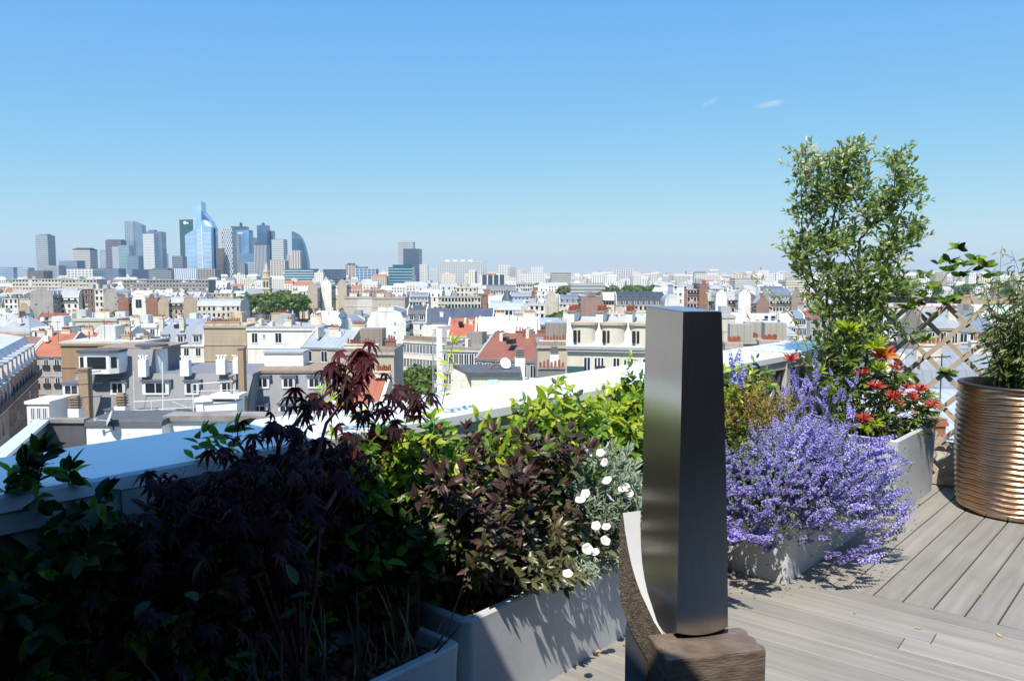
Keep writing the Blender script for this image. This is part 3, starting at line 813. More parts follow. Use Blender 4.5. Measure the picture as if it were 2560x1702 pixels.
chimney(r, .2, .4, h + .2, 6.8, .5, .6, 22, ph=.7, col=BEIGE)
r, w, h = hero('zinc mansard with three dormers next to the rubble stone wall', 390, 508, 800, 172, 13, wall=WHITE, roof='mansard', rh=5.4, rc=(.30, .32, .36), dorm=3, yvis=872, rows=2, cols=4, chim=[(.1, 1.6, 3.0, dict(L=.9, h=2.6, t=.9, n=2, col=CREAM)), (4.6, 1.4, 3.0, dict(L=1.0, h=2.6, t=1.2, n=2, col=CREAM))])
r, w, h = hero('windowless tan brick wall under a white coping beside the bay window', 151, 362, 853, 122, 9, wall=(.38, .26, .16), rc=(.6, .57, .52), yvis=940)
chimney(r, 8, 3, h + .2, 1.6, .8, .5, 4, col=TAN); chimney(r, 10.5, 4, h + .2, 1.2, .6, .6, 3, col=TAN)
hero('house with bright orange tile roof above the side street', 72, 153, 838, 140, 13, wall=(.44, .40, .36), roof='gable', rh=3.6, rc=TILEO, rows=4, cols=3, ww=.9, yvis=965, style=2, chim=[(2.2, 6.5, 2.4, dict(L=1.6, h=1.6)), (.2, 5.5, 1.8, dict(L=.9, h=2.6, n=3))])
hero('house with brown tile roof at the street corner', -30, 70, 846, 152, 12, wall=CREAM, roof='gable', rh=3.2, rc=(.22, .14, .10), rows=2, cols=5, yvis=880, chim=[(6, 6, 2.4, dict(L=1.5))])
hero('small cream house with hipped zinc roof and one visible window', -20, 72, 793, 172, 12, wall=CREAM, roof='hip', rh=3.2, rc=(.36, .37, .36), rows=2, cols=3, yvis=845)
hero('long windowless beige wall standing above the orange roofs', 113, 292, 796, 204, 10, wall=(.56, .50, .39), rc=(.5, .48, .44), yvis=826, chim=[(4, 5, .2, dict(L=2)), (11, 5, .2, dict(L=3, n=9))])
hero('dull red tile roof behind the long beige wall', 72, 150, 785, 218, 12, wall=BRICK, roof='gable', rh=3.6, rc=TILE, rows=1, cols=3, yvis=815)
hero('plain white house wall between orange roof and beige wall', 80, 154, 818, 168, 9, wall=WHITE, rc=ZINCL, yvis=846, rows=1, cols=3)
hero('low house with vivid orange roof strip behind the tan brick wall', 164, 226, 836, 150, 9, wall=WHITE, roof='gable', rh=2.4, rc=(.42, .14, .07), yvis=852, chim=[(1, 4, 1.6, dict(L=2.2))])
hero('grey zinc roofs crowded with small chimneys behind the brick wall', 205, 300, 822, 170, 16, wall=WHITE, roof='gable', rh=2.6, rc=ZINC, yvis=850, chim=[(1.5, 5, 1.8, {}), (4.6, 7, 2.2, {}), (6.5, 3, 1.2, {})])
hero('white flat roofed house below the brown and brick gables', 280, 392, 812, 192, 14, wall=WHITE, rc=ZINCL, yvis=850, rows=1, cols=5, chim=[(2, 5, .2, {}), (6.5, 8, .2, dict(L=3, n=9))])
# long street front on the far side, two houses end to end
def street_row(label, A, B, top, wall, rc, dd):
    A, B = Vector(A), Vector(B); L_ = (B - A).length; ang = math.atan2((B - A).y, (B - A).x)
    r = empty('street_house', (A.x, A.y, GROUND), ang); tag(r, label, 'building')
    h = top - GROUND
    link('wall', wall_mesh(L_, 14, h, 'mansard', 4.2, True), r, col=wall); link('roof', roof_mesh(L_, 14, 'mansard', 4.2), r, (0, 0, h), col=rc)
    o = link('dormers', joined_dormers(L_, 14, 'mansard', 4.2), r, (0, 0, h), col=rc); o['kind'] = 'stuff'
    o = link('windows', joined_windows(L_, 14, h, 7, int(L_ / 2.7), 1.1, 2.0, 3.2, True, False), r); o['kind'] = 'stuff'
    for k in range(3): chimney(r, L_ * (.15 + .33 * k), 6, h + 3.6, 4.5, 1.4, .6, 11, col=TAN)
street_row('pale stone street front seen end on at the picture edge', (-46.0, 64.5), (-58.5, 92), -10.2, (.58, .54, .47), ZINC, 75)
street_row('orange brick street front running down to the tan brick wall', (-58.7, 92.4), (-71, 119), -10.2, (.45, .27, .17), ZINCL, 105)
HERO.append((-50, 110, 860, 1140, 119))
# middle row of gables
gable_end('broad grey brown firewall with a curved shoulder by the side street', 74, 131, 722, 420, (.38, .35, .32), yvis=785, wins=((88, 765, 1.2, 1.6),), rh=3)
gable_end('low rounded tan firewall leaning on the broad grey one', 44, 75, 762, 418, TAN, yvis=785, roof='round', rh=4)
hero('white balconied front between grey firewall and dark court', 131, 195, 722, 428, 13, wall=WHITE, roof='mansard', rh=4.4, rows=4, cols=4, near=False, style=2, dorm=0, yvis=785)
hero('narrow brown brick light court lying in deep shadow', 194, 236, 721, 432, 13, wall=(.20, .14, .10), rows=5, cols=3, near=False, yvis=788)  # the court's deep shadow is put into the dark brown wall colour
hero('thin cream front with a tall chimney beside the brick court', 236, 258, 722, 426, 13, wall=CREAM, rows=4, cols=2, near=False, yvis=786, chim=[(.2, 2, 0, dict(L=1.2, h=3, t=1.2, n=3))])
gable_end('grey quarter round firewall with three small openings', 257, 294, 722, 420, (.42, .37, .32), yvis=786, roof='round', rh=7, wins=((288, 748, 1, 1.4), (288, 764, 1, 1.4), (288, 780, 1, 1.4)))
gable_end('red brown brick firewall touching the quarter round one', 294, 321, 743, 416, BRICK, roof='flat', yvis=786)
gable_end('small white house back with grey shutters between brick firewalls', 329, 364, 738, 414, WHITE, roof='round', rh=3, yvis=786, wins=((346, 770, 3.2, 4.5),))
gable_end('brick firewall half of the brown and stone pair', 365, 394, 743, 412, BRICK, roof='flat', yvis=788)
gable_end('rubble stone half of the brown and stone pair', 394.5, 421, 744, 412, TAN, roof='mansard', rh=2.4, yvis=790)
gable_end('tan stone firewall with a narrow dark return', 458, 492, 742, 408, (.42, .34, .25), roof='mansard', rh=2.2, yvis=785)
hero('cream front with brown loggias between the stone firewalls', 421, 458, 742, 414, 12, wall=(.50, .40, .30), rows=4, cols=3, near=False, yvis=785, style=2, roof='mansard', rh=3)
hero('two storey pale zinc roofed block beside the tan firewalls', 492, 600, 748, 400, 14, wall=STONE, roof='mansard', rh=3.2, rc=ZINC, rows=2, cols=9, near=False, yvis=775)
# long slabs behind
for (lb, x0, x1, yt, d, wc, rows_) in (('long beige slab block with a strip of small windows at far city edge', 30, 152, 697, 640, (.60, .54, .44), 3),
                                 ('beige slab block with regular windows under the white towers', 154, 241, 698, 620, (.58, .51, .40), 4),
                                 ('dark banded long office slab with pale balcony strips', 308, 520, 699, 640, (.30, .28, .25), 4)):
    hero(lb, x0, x1, yt, d, 16, wall=wc, rows=rows_, cols=int((x1 - x0) / FPX * d / 2.6), near=False, yvis=722, pitch=3.0, name='slab_block', ww=1.7, wh=1.3)
# white gable house and its neighbours, centre
gable_end('tall blank white gable with a column of small square windows', 916, 1014, 770, 235, (.80, .77, .69), 20, rh=4.4, rc=(.2, .22, .26), yvis=935,
          wins=((987, 812, .62, .85), (986, 835, .62, .85), (986, 858, .62, .85), (986, 882, .62, .85), (986, 905, .62, .85)))
hero('cream front with white shutters and slate mansard beside the white gable', 1016, 1066, 764, 245, 14, wall=(.74, .70, .61), roof='mansard', rh=5, rc=SLATE, rows=4, cols=2, style=1, dorm=2, yvis=842)
hero('cream balconied front turned to the side street beside the white gable', 880, 917, 792, 262, 12, rot=38, wall=(.70, .64, .52), rows=5, cols=5, style=2, near=False, roof='mansard', rh=4, rc=(.22, .24, .28), yvis=860)
hero('white terraced house with balconies and grey flat roof', 862, 912, 792, 280, 14, wall=WHITE, rc=(.30, .31, .33), rows=4, cols=4, style=2, near=False, yvis=850)
for (lb, x0, x1, yt, d, wc) in (('beige firewall with the sloping slate dormer end', 862, 893, 742, 330, (.50, .45, .38)), ('pale stained firewall beside the satellite dishes', 893, 930, 741, 326, (.62, .58, .52)),
                                ('white and tan firewall pair above the white gable', 930, 1012, 743, 320, (.50, .44, .36))):
    hero(lb, x0, x1, yt, d, 13, wall=wc, roof='flat', rc=(.4, .3, .25), yvis=790, chim=[(1, 5, .1, dict(L=3, n=8, ph=.5))])
hero('grey hipped roof house with ochre gable holding two dishes', 752, 868, 826, 128, 10, wall=(.48, .42, .34), roof='gable', rh=2.6, rc=(.33, .37, .40), rows=1, cols=3, yvis=885, rot=-14, chim=[(3.5, 3, 1.2, dict(L=1.8)), (6.6, 5, 1.6, dict(L=2.4, n=8))])
for k, (px, py) in enumerate(((823, 800), (842.5, 806))):
    s = empty('satellite_dish', at_y(px, py, 140)); tag(s, ('white satellite dish, higher of the two on the grey roof', 'white satellite dish, lower of the two on the grey roof')[k], 'satellite dish')
    V = [(0, 0, 0)] + [(.75 * rr * math.cos(t), .95 * rr * math.sin(t), .14 * rr * rr) for rr in (.5, 1) for t in [2 * math.pi * i / 18 for i in range(18)]]
    F = [(0, 1 + i, 1 + (i + 1) % 18) for i in range(18)] + [(1 + i, 19 + i, 19 + (i + 1) % 18, 1 + (i + 1) % 18) for i in range(18)]
    q = MB().add(V, F).build('dish', mat('dish_white', (.82, .82, .8), .5), s, smooth=True); q.rotation_euler = (R(72), 0, R(8))
    MB().tube([(0, .1, 0), (0, .4, -2.2)], .06).build('bracket', M_IRON, s)
hero('rubble gable with stepped edge above the red roof, behind the maple tip', 845, 985, 872, 92, 8, wall=(.50, .43, .33), rc=TERRA if False else (.3, .25, .2), yvis=985, chim=[(.5, 1, .2, dict(L=4, n=12, h=.5)), (5, 3, .2, dict(L=1.2, h=.8, n=4, col=BRICK))])
HERO.append((800, 990, 870, 985, 90))
hero('low red tile roof peeping between maple and jasmine shoots', 828, 955, 960, 74, 6, wall=CREAM, roof='shed', rh=2.0, rc=TILEO, yvis=1000, chim=[(3.2, 5, 2.0, dict(L=1.6, h=.5, n=8))])
# office block with a colonnade of windows, turned towards the flue
r, w, h = hero('cream office block with close rows of tall windows beside the street tree', 1008, 1116, 848, 172, 14, rot=-34, wall=(.80, .74, .62), rc=(.42, .38, .33), yvis=985, rows=5, cols=13, ww=.8, wh=1.9, pitch=3.1, name='office_building')
MB().box(.1, w - .1, .15, .25, h + .34, h + 1.2).build('roof_rail', M_TERR, r)
MB().box(w * .22, w * .6, 3, 8, h + .34, h + 3.2).build('penthouse_wall', mat('pale_render', (.72, .68, .6), .8), r)
hero('flat brown roof of the office wing behind the steel flue', 1108, 1212, 868, 128, 14, rot=-14, wall=(.60, .55, .46), rc=(.30, .26, .22), yvis=930, rows=2, cols=8, ww=.8)
def flue():
    d = 104; r = empty('steel_flue', (xpx(1099, d), d, GROUND)); tag(r, 'tall white flue held in a latticed steel mast', 'flue')
    z1 = zpx(822, d) - GROUND; rad = 7 / FPX * d
    MB().cyl(0, 0, 0, z1, rad, rad, 20).build('pipe', M_PIPE, r, smooth=True)
    m = MB(); s = .85
    for a, b in ((-s, -s), (s, -s), (s, s), (-s, s)): m.tube([(a, b, 0), (a, b, z1 - .6)], .05, n=4)
    z = 8
    while z < z1 - 2:
        for (a, b), (c, e) in zip(((-s, -s), (s, -s), (s, s), (-s, s)), ((s, -s), (s, s), (-s, s), (-s, -s))):
            m.tube([(a, b, z), (c, e, z + 1.7)], .03, n=4); m.tube([(a, b, z), (c, e, z)], .03, n=4)
        z += 1.7
    m.build('mast', mat('galvanised', (.45, .47, .49), .5, metal=.4), r)
flue()
hero('bright orange tiled house roof with small chimney and white walls', 1118, 1190, 799, 172, 12, wall=WHITE, roof='gable', rh=3.4, rc=(.42, .13, .07), rows=2, cols=4, yvis=842, chim=[(4.5, 4, 1.4, dict(L=.8, h=1.6, n=2, col=CREAM))])
hero('long white house row with bright zinc roof', 1192, 1345, 795, 196, 13, rot=-4, wall=WHITE, roof='mansard', rh=3.6, rc=ZINCL, rows=2, cols=9, yvis=840, style=0, dorm=0, chim=[(4, 6, 3, {}), (11, 6, 3, dict(L=3, n=9))])
hero('white house with grey roof lights beside the long white row', 1346, 1425, 797, 182, 13, wall=WHITE, roof='mansard', rh=3.4, rc=(.34, .38, .42), rows=2, cols=4, yvis=850, dorm=3, chim=[(6, 6, 3, {})])
hero('white cottage front with steep pale skylight roof', 1262, 1340, 820, 160, 10, wall=WHITE, roof='gable', rh=3, rc=ZINCL, rows=1, cols=4, yvis=850)
# brown tiled hall with grey window bays
r, w, h = hero('brown red tiled roof with a row of grey glazed bays along its eave', 1188, 1345, 838, 116, 13, rot=-24, wall=(.36, .36, .35), roof='gable', rh=3.3, rc=(.26, .105, .065), yvis=905, rows=1, cols=7, ww=.95, wh=1.9, ridge=True, chim=[(3, 8, 2.2, dict(L=3, h=1.2, col=BRICK)), (7, 7, 2.8, dict(L=3.6, h=.9, n=10, col=BRICK)), (0, 7, 1.5, dict(L=1.6, h=1.4, col=BRICK))])
def white_hut():
    d = 66; r = empty('roof_hut', (xpx(1132, d), d, GROUND)); tag(r, 'cream roof hut with dark flat roof and pale blue door beyond the parapet', 'roof hut')
    X = lambda px, dd=d: xpx(px, dd) - r.location.x
    zt = zpx(930, d) - GROUND
    MB().box(X(1178), X(1298), 0, 5, 0, zt - .3, bottom=False).box(X(1132, 69), X(1178) - .01, .6, 5, 0, zt - .3, bottom=False).build('wall', mat('hut_cream', (.74, .70, .56), .8, dirt=.08), r)
    MB().add([(X(1170), -.25, zt - .28), (X(1302), -.25, zt - .28), (X(1302), 5.4, zt - .28), (X(1130, 70), 5.4, zt - .28), (X(1170), -.25, zt), (X(1302), -.25, zt), (X(1302), 5.4, zt + .05), (X(1130, 70), 5.4, zt + .05)],
             [(4, 5, 6, 7), (0, 1, 5, 4), (1, 2, 6, 5), (2, 3, 7, 6), (3, 0, 4, 7), (3, 2, 1, 0)]).build('roof', M_DKG, r)
    MB().box(X(1220), X(1246), -.05, .02, zt - 3.2, zt - .62).build('door', mat('pale_blue_door', (.60, .70, .78), .5), r)
    for px, py, wd in ((1300, 895, .9), (1386, 886, .85)):
        dd = 70 if px < 1350 else 78; x = X(px, dd); z = zpx(py, dd) - GROUND
        c = MB().box(x - wd / 2, x + wd / 2, dd - d, dd - d + .9, 0, z, 0)
        for k in range(4): c.box(x - .4 + .03 * k, x + .4 - .03 * k, dd - d + .05, dd - d + .85, z + .08 + .2 * k, z + .2 + .2 * k, 1)
        c.build('vent_cowl', [M_WHITEP, mat('cowl_grey', (.22, .21, .19), .8)], r)
    # old chairs left on the hut roof
    m = MB(); z = zt + .06
    m.tube([(X(1222), 1.5, z), (X(1240), 2, z + .6), (X(1250), 2, z)], .05); m.tube([(X(1225), 2.2, z), (X(1243), 2.2, z + .5)], .05)
    m.build('broken_frame', mat('old_wood', (.16, .09, .06), .8), r)
    s = empty('satellite_dish', (r.location.x + X(1262), d + 2, GROUND + zt + .05)); tag(s, 'white satellite dish lying on the dark hut roof', 'satellite dish')
    V = [(0, 0, 0)] + [(.5 * rr * math.cos(t), .5 * rr * math.sin(t), .12 * rr * rr) for rr in (.5, 1) for t in [2 * math.pi * i / 18 for i in range(18)]]
    F = [(0, 1 + i, 1 + (i + 1) % 18) for i in range(18)] + [(1 + i, 19 + i, 19 + (i + 1) % 18, 1 + (i + 1) % 18) for i in range(18)]
    q = MB().add(V, F).build('dish', mat('dish_white', ()), s, smooth=True); q.rotation_euler = (R(60), R(20), R(15)); q.location = (0, 0, .45)
    MB().tube([(.1, .1, 0), (.05, .05, .5)], .03).build('bracket', M_IRON, s)
    HERO.append((1110, 1340, 880, 985, 66))
white_hut()
r, w, h = hero('plain beige party wall with a row of clay pots and netting', 1344, 1426, 856, 96, 9, wall=(.52, .45, .34), rc=(.3, .26, .22), yvis=940, chim=[(.3, .8, .1, dict(L=3.4, n=9, h=.3))])
r2 = empty('chimney_bench', (xpx(1346, 74), 74, GROUND)); tag(r2, 'low netted chimney bench carrying seven clay pots', 'chimney')
z = zpx(923, 74) - GROUND
MB().box(0, 2.5, 0, .9, 0, z, 0).box(-.1, 2.6, -.1, 1, z, z + .12, 1).build('body', [mat('netted_wall', (.22, .21, .20), .9, var=.4, scale=8), mat('worn_coping', ())], r2)
for k in range(7): MB().cyl(.2 + k * .35, .45, z + .12, z + .62 + .12 * (k % 3), .12, .095, 8).build('pot', M_TERRA, r2)
# ornate cream stone house
def ornate():
    d = 92; rot = R(-13); x0 = 1418; r = empty('ornate_house', (xpx(x0, d), d, GROUND), rot); tag(r, 'ornate cream stone house with bowed attic bays and tall white chimneys', 'building')
    w = corner_w(1418, 1640, d, rot); h = zpx(866, d) - GROUND
    MS = mat('cream_stone', (.68, .61, .48), .8, var=.08, scale=.8, dirt=.12)
    MB().box(0, w, 0, 12, 0, h, bottom=False).build('wall', MS, r)
    MB().box(-.15, w + .1, -.45, 0, h - .25, h + .05).box(-.15, w, -.7, 0, h - 3.3, h - 3.1).box(.0, w, -.35, 0, h - .55, h - .26).build('cornice', mat('lead_cornice', (.40, .39, .38), .7), r)
    MB().prism([(-.1, h + .06), (1.5, h + 1.6), (6, h + 3.2), (11, h + .06)], 0, w).build('roof', mat('zinc_sheet', ()), r)
    nb = 3
    for k in range(nb):
        bx = w * (k + .55) / nb; rad = 1.35
        b = MB(); n_ = 14; pts = [(bx + rad * math.cos(math.pi + math.pi * i / n_), .9 + .95 * math.sin(math.pi + math.pi * i / n_)) for i in range(n_ + 1)]
        b.extr([(bx + rad, 3)] + [(bx - rad, 3)] + pts, h + .1, h + 2.5)
        bo = b.build('attic_bay', MS, r)
        MB().extr([(bx + rad + .25, 3.2)] + [(bx - rad - .25, 3.2)] + [(bx + (x - bx) * 1.18, .9 + (y - .9) * 1.22) for x, y in pts], h + 2.5, h + 2.8).build('bay_cornice', mat('tan_cornice', (.52, .42, .28), .8), bo)
        for i in (-1, 0): MB().box(bx - .62 + i * .52, bx - .25 + i * .52, -.12 + .1 * (i + 1), .1, h + .5, h + 1.9).build('pane', M_CG, bo)
        if k < 3:
            cx0 = w * k / nb + .15
            MB().prism([(.3, h), (1.3, h + 3.9), (5.8, h + 3.9), (5.8, h)], cx0 - .35, cx0 + .45).build('chimney', mat('chimney_white', (.74, .71, .63), .85, dirt=.15), r)
            cp2 = MB().box(cx0 - .5, cx0 + .6, 1.1, 6, h + 3.9, h + 4.05, 0)
            for i in range(14): cp2.cyl(cx0 + .05 + (.22 if i % 2 else -.2), 1.4 + i * .33, h + 4.05, h + 4.5 + .1 * (i % 3), .12, .1, 6, 1)
            cp2.build('chimney_pots', [M_TERR, M_TERRA], r)
        for q, (off, st) in enumerate(((-1.0, 2), (.35, 0), (1.25, 0))):
            xx = bx + off * 1.35
            if .6 < xx < w - .5: window(r, xx, -.01, h - 2.9, .85, 1.75, 0, 2 if q == 0 else 0); window(r, xx, -.01, h - 6.0, .85, 1.9)
    MB().box(.1, 2.1, -.75, -.68, h - 3.0, h - 2.2).build('balcony_rail', mat('green_iron', (.04, .10, .10), .6), r)
    HERO.append((1414, 1640, 788, 940, d))
ornate()
# ---------------------------------------------------------------- further houses to the side of the sculpture and behind the trellis
for a in (
    ('tall narrow brown brick firewall rising above the dark slate roofs', 1749, 1771, 708, 385, BRICK, 16, 'flat', 0),
    ('pale rounded firewall ending the dark slate mansard row', 1662, 1702, 736, 372, (.70, .67, .60), 16, 'round', 5),
    ('white firewall with sloping shoulder behind the steel column', 1790, 1818, 728, 372, WHITE, 18, 'round', 3),
    ('broad blank white firewall beside a brown brick gable', 1847, 1877, 728, 366, WHITE, 18, 'round', 2.4),
    ('brown brick gable next to the broad white firewall', 1892, 1924, 737, 360, (.30, .20, .16), 16, 'gable', 3.5),
    ('brown and grey firewall at the end of the dormered front', 1980, 2004, 722, 420, (.34, .26, .22), 18, 'mansard', 3.5),
    ('large beige gable rising over the garden trees', 1362, 1396, 731, 432, (.60, .54, .44), 16, 'mansard', 5),
    ('brown panelled firewall between slate roofs and white row', 1452, 1506, 740, 380, (.33, .22, .18), 14, 'flat', 0),
    ('tan blank gable of the park side row', 843, 866, 700, 640, (.52, .44, .33), 16, 'mansard', 4),
    ('bright white gable standing over the park trees', 803, 828, 699, 640, WHITE, 16, 'mansard', 4),
    ('tan broken gable near the dark conifer', 769, 793, 707, 630, (.50, .42, .32), 16, 'mansard', 4)):
    gable_end(a[0], a[1], a[2], a[3], a[4], a[5], a[6], a[7], a[8] or 3, rc=(.32, .35, .39), yvis=a[3] + 55)
r, w, h = hero('dark slate mansard row full of white dormers', 1541, 1664, 730, 384, 13, wall=(.66, .60, .50), roof='mansard', rh=6.2, rc=(.06, .07, .09), rows=1, cols=11, near=False, yvis=762, dorm=9, dw=1.3)
for i in range(7): dormer(r, (i + .5) * w / 7, 1.3, h + 2.6, 1.1, 1.3, 1.2, SLATE)
hero('white front with slate attic between the garden and brown firewall', 1398, 1452, 737, 400, 12, wall=CREAM, roof='mansard', rh=4.4, rc=(.16, .19, .23), rows=2, cols=6, near=False, dorm=4, yvis=765)
hero('white zinc roofed row behind the dark slate mansards', 1508, 1542, 731, 392, 13, wall=(.70, .62, .52), roof='mansard', rh=3.6, rc=ZINCL, rows=2, cols=5, near=False, yvis=760)
hero('white modernist block with yellow awning and stepped bays', 1683, 1732, 712, 395, 14, wall=(.82, .80, .78), rows=5, cols=4, near=False, yvis=775, rc=ZINC)
hero('pink brick front with white balconies beside the narrow firewall', 1718, 1750, 722, 388, 14, wall=(.52, .30, .26), rows=5, cols=4, near=False, yvis=775, style=2)
hero('ochre brick front with stone dormers beside the narrow firewall', 1771, 1792, 730, 380, 14, wall=(.58, .47, .30), roof='mansard', rh=4, rc=(.35, .36, .34), rows=4, cols=3, near=False, yvis=775, style=2)
hero('orange brick balconied front squeezed between white firewalls', 1819, 1847, 730, 372, 13, wall=(.50, .36, .24), roof='mansard', rh=3.6, rows=4, cols=3, near=False, yvis=775, style=2)
hero('small brown front with slate mansard beside the white firewall', 1877, 1894, 736, 366, 13, wall=(.45, .36, .28), roof='mansard', rh=4, rc=SLATE, rows=3, cols=2, near=False, yvis=770)
hero('long stone front with two rows of slate dormers left of the tree trunk'.replace('left of', 'beside'), 1925, 1981, 722, 422, 13, wall=(.66, .62, .53), roof='mansard', rh=6, rc=(.17, .20, .23), rows=3, cols=7, near=False, yvis=765, dorm=6, style=2)
hero('cream plastered end wall beside the steel column', 1806, 1838, 788, 205, 12, wall=(.62, .56, .46), rc=ZINC, yvis=835)
hero('white upper floor over brick balconies with pale zinc roof', 1839, 1884, 786, 208, 12, wall=(.66, .55, .40), roof='shed', rh=2.4, rc=ZINCL, rows=4, cols=5, yvis=836, style=2)
hero('long white house with three rows of small windows', 1885, 1990, 788, 206, 12, rot=-8, wall=WHITE, roof='shed', rh=2.6, rc=ZINCL, rows=4, cols=9, yvis=835)
hero('grey slate dormer house behind the slender tree trunk', 1984, 2016, 777, 220, 12, wall=(.68, .64, .55), roof='mansard', rh=4.4, rc=(.22, .26, .32), rows=3, cols=4, yvis=830, dorm=3)
hero('low white house with grey roof and shuttered windows', 1935, 1992, 812, 160, 9, rot=-6, wall=WHITE, roof='hip', rh=1.8, rc=(.36, .38, .39), rows=1, cols=5, style=1, yvis=850)
for k, (lb, x0, x1, yt, d, n) in enumerate((('chimney wall with red pots just over the white cap', 1815, 1856, 857, 92, 9), ('second chimney wall with red pots above the cap', 1850, 1905, 846, 106, 10), ('long chimney wall with red pots by the low white house', 1900, 1950, 851, 98, 9))):
    r, w, h = hero(lb, x0, x1, yt, d, 3, rot=-10, name='chimney_wall', cat='chimney', wall=(.50, .44, .34), rc=(.4, .36, .3), yvis=880)
    chimney(r, .2, .8, h + .1, w * .8, .15, .6, n, ph=.6, col=BEIGE)
# behind the trellis
hero('beige blank gable house with grey drainpipe behind the trellis', 2318, 2404, 776, 120, 9, wall=(.50, .42, .33), roof='gable', rh=2.6, rc=(.3, .32, .34), yvis=850, rows=2, cols=3, ww=.9, chim=[(4.2, 2, 1, dict(L=1.2))])
hero('slate blue roofed house with white dormers behind the trellis', 2400, 2500, 792, 125, 10, wall=(.56, .50, .41), roof='mansard', rh=4.6, rc=(.20, .24, .29), rows=2, cols=4, dorm=4, yvis=860)
hero('white house fragments seen through the leafy tree', 2150, 2322, 800, 150, 12, wall=WHITE, roof='mansard', rh=3.6, rc=ZINC, rows=3, cols=10, yvis=850, near=False, dorm=0)
r, w, h = hero('near grey metal mansard with dormers right behind the trellis', 2240, 2620, 885, 62, 9, wall=(.62, .58, .48), roof='mansard', rh=5.0, rc=(.26, .28, .31), rows=2, cols=8, dorm=7, yvis=1050, dw=1.2, chim=[(3, 3, 3.8, dict(L=2.0, n=6)), (8, 4, 4, dict(L=2.4, n=8))])
hero('zinc roofed lower house with white cornice behind trellis foot', 2230, 2640, 1018, 42, 7, wall=(.64, .60, .52), roof='shed', rh=1.6, rc=(.42, .45, .48), rows=1, cols=8, yvis=1200)
hero('white modern house with long terraces under the far trees', 2300, 2330, 720, 700, 14, wall=WHITE, rc=ZINCL, rows=3, cols=5, near=False, yvis=740, name='slab_block')
r2 = empty('brick_chimney', (xpx(2350, 30), 30, zpx(1150, 30))); tag(r2, 'red brick chimney with corbelled top behind the trellis', 'chimney')
MB().box(-.22, .22, -.2, .2, -26, 1.35).build('shaft', mat('red_brick', (.36, .13, .07), .85, var=.3, scale=14), r2)
MB().box(-.29, .29, -.27, .27, 1.35, 1.5).box(-.25, .25, -.23, .23, 1.5, 1.62).build('corbel', mat('red_brick', ()), r2)
# slate hall, white complex and courtyard blocks in the middle
hero('long low dark slate hall roof behind the orange tiled house', 1066, 1232, 772, 262, 15, wall=(.62, .58, .50), roof='gable', rh=4.6, rc=(.085, .10, .135), yvis=806, rot=-3, chim=[(4, 3, 1.8, dict(L=1.2, n=2, col=WHITE))])
hero('white school like block with blue grey roof and turret', 1222, 1312, 752, 345, 16, wall=(.80, .79, .77), roof='mansard', rh=3.6, rc=(.36, .42, .48), rows=3, cols=9, near=False, yvis=800)
hero('plain white flat block beside the pointed slate turret', 1310, 1362, 760, 335, 16, wall=WHITE, rc=ZINC, rows=2, cols=4, near=False, yvis=800)
hero('low cream court building with slit windows', 1286, 1342, 780, 300, 10, wall=(.66, .60, .50), rc=(.5, .46, .4), yvis=803, rows=1, cols=4, ww=.6)
t = empty('slate_turret', (xpx(1268, 350), 350, GROUND)); tag(t, 'pointed dark slate turret on the white school block', 'turret')
z0, z1 = zpx(748, 350) - GROUND, zpx(722, 350) - GROUND
MB().cyl(0, 0, 0, z0, 2.2, 2.2, 10).build('wall', mat('turret_wall', (.6, .55, .48), .8), t); MB().cyl(0, 0, z0 - .1, z1, 2.6, .02, 10).build('roof', mat('turret_slate', (.06, .075, .10), .6), t)
for a in (('brown chimney stack column behind the white school block', 1206, 1218, 735, 350, BRICK), ('brick chimney wall standing over the slate dormer roof', 1330, 1338, 728, 400, BRICK)):
    hero(a[0], a[1], a[2], a[3], a[4], 8, wall=a[5], rc=a[5], yvis=780, name='chimney_wall', cat='chimney')
hero('blue grey dormered roof behind the turret', 1275, 1332, 732, 410, 13, wall=CREAM, roof='mansard', rh=4, rc=(.25, .30, .36), rows=1, cols=6, near=False, dorm=6, yvis=750)
hero('cream stepped apartment block with roof garden', 1140, 1192, 718, 520, 15, wall=(.68, .60, .46), rc=(.5, .45, .38), rows=2, cols=5, near=False, yvis=752)
hero('flat roofed court block with long window rows', 1095, 1202, 741, 420, 14, wall=(.64, .58, .48), rows=2, cols=13, near=False, yvis=765, rc=(.34, .32, .30))
hero('stone mansard with a band of dormers above the court', 1024, 1070, 731, 400, 13, wall=(.62, .56, .46), roof='mansard', rh=4.4, rc=(.20, .23, .27), rows=2, cols=6, near=False, dorm=5, yvis=765)
hero('grey slab with shadowed balconies and ribbed ends', 1290, 1336, 708, 620, 14, wall=(.62, .58, .52), rows=5, cols=8, near=False, yvis=735, name='slab_block')
hero('grey mansard tenement with dark attic windows', 1214, 1290, 712, 600, 14, wall=(.55, .50, .44), roof='mansard', rh=4, rc=(.14, .15, .17), rows=4, cols=12, near=False, yvis=735)
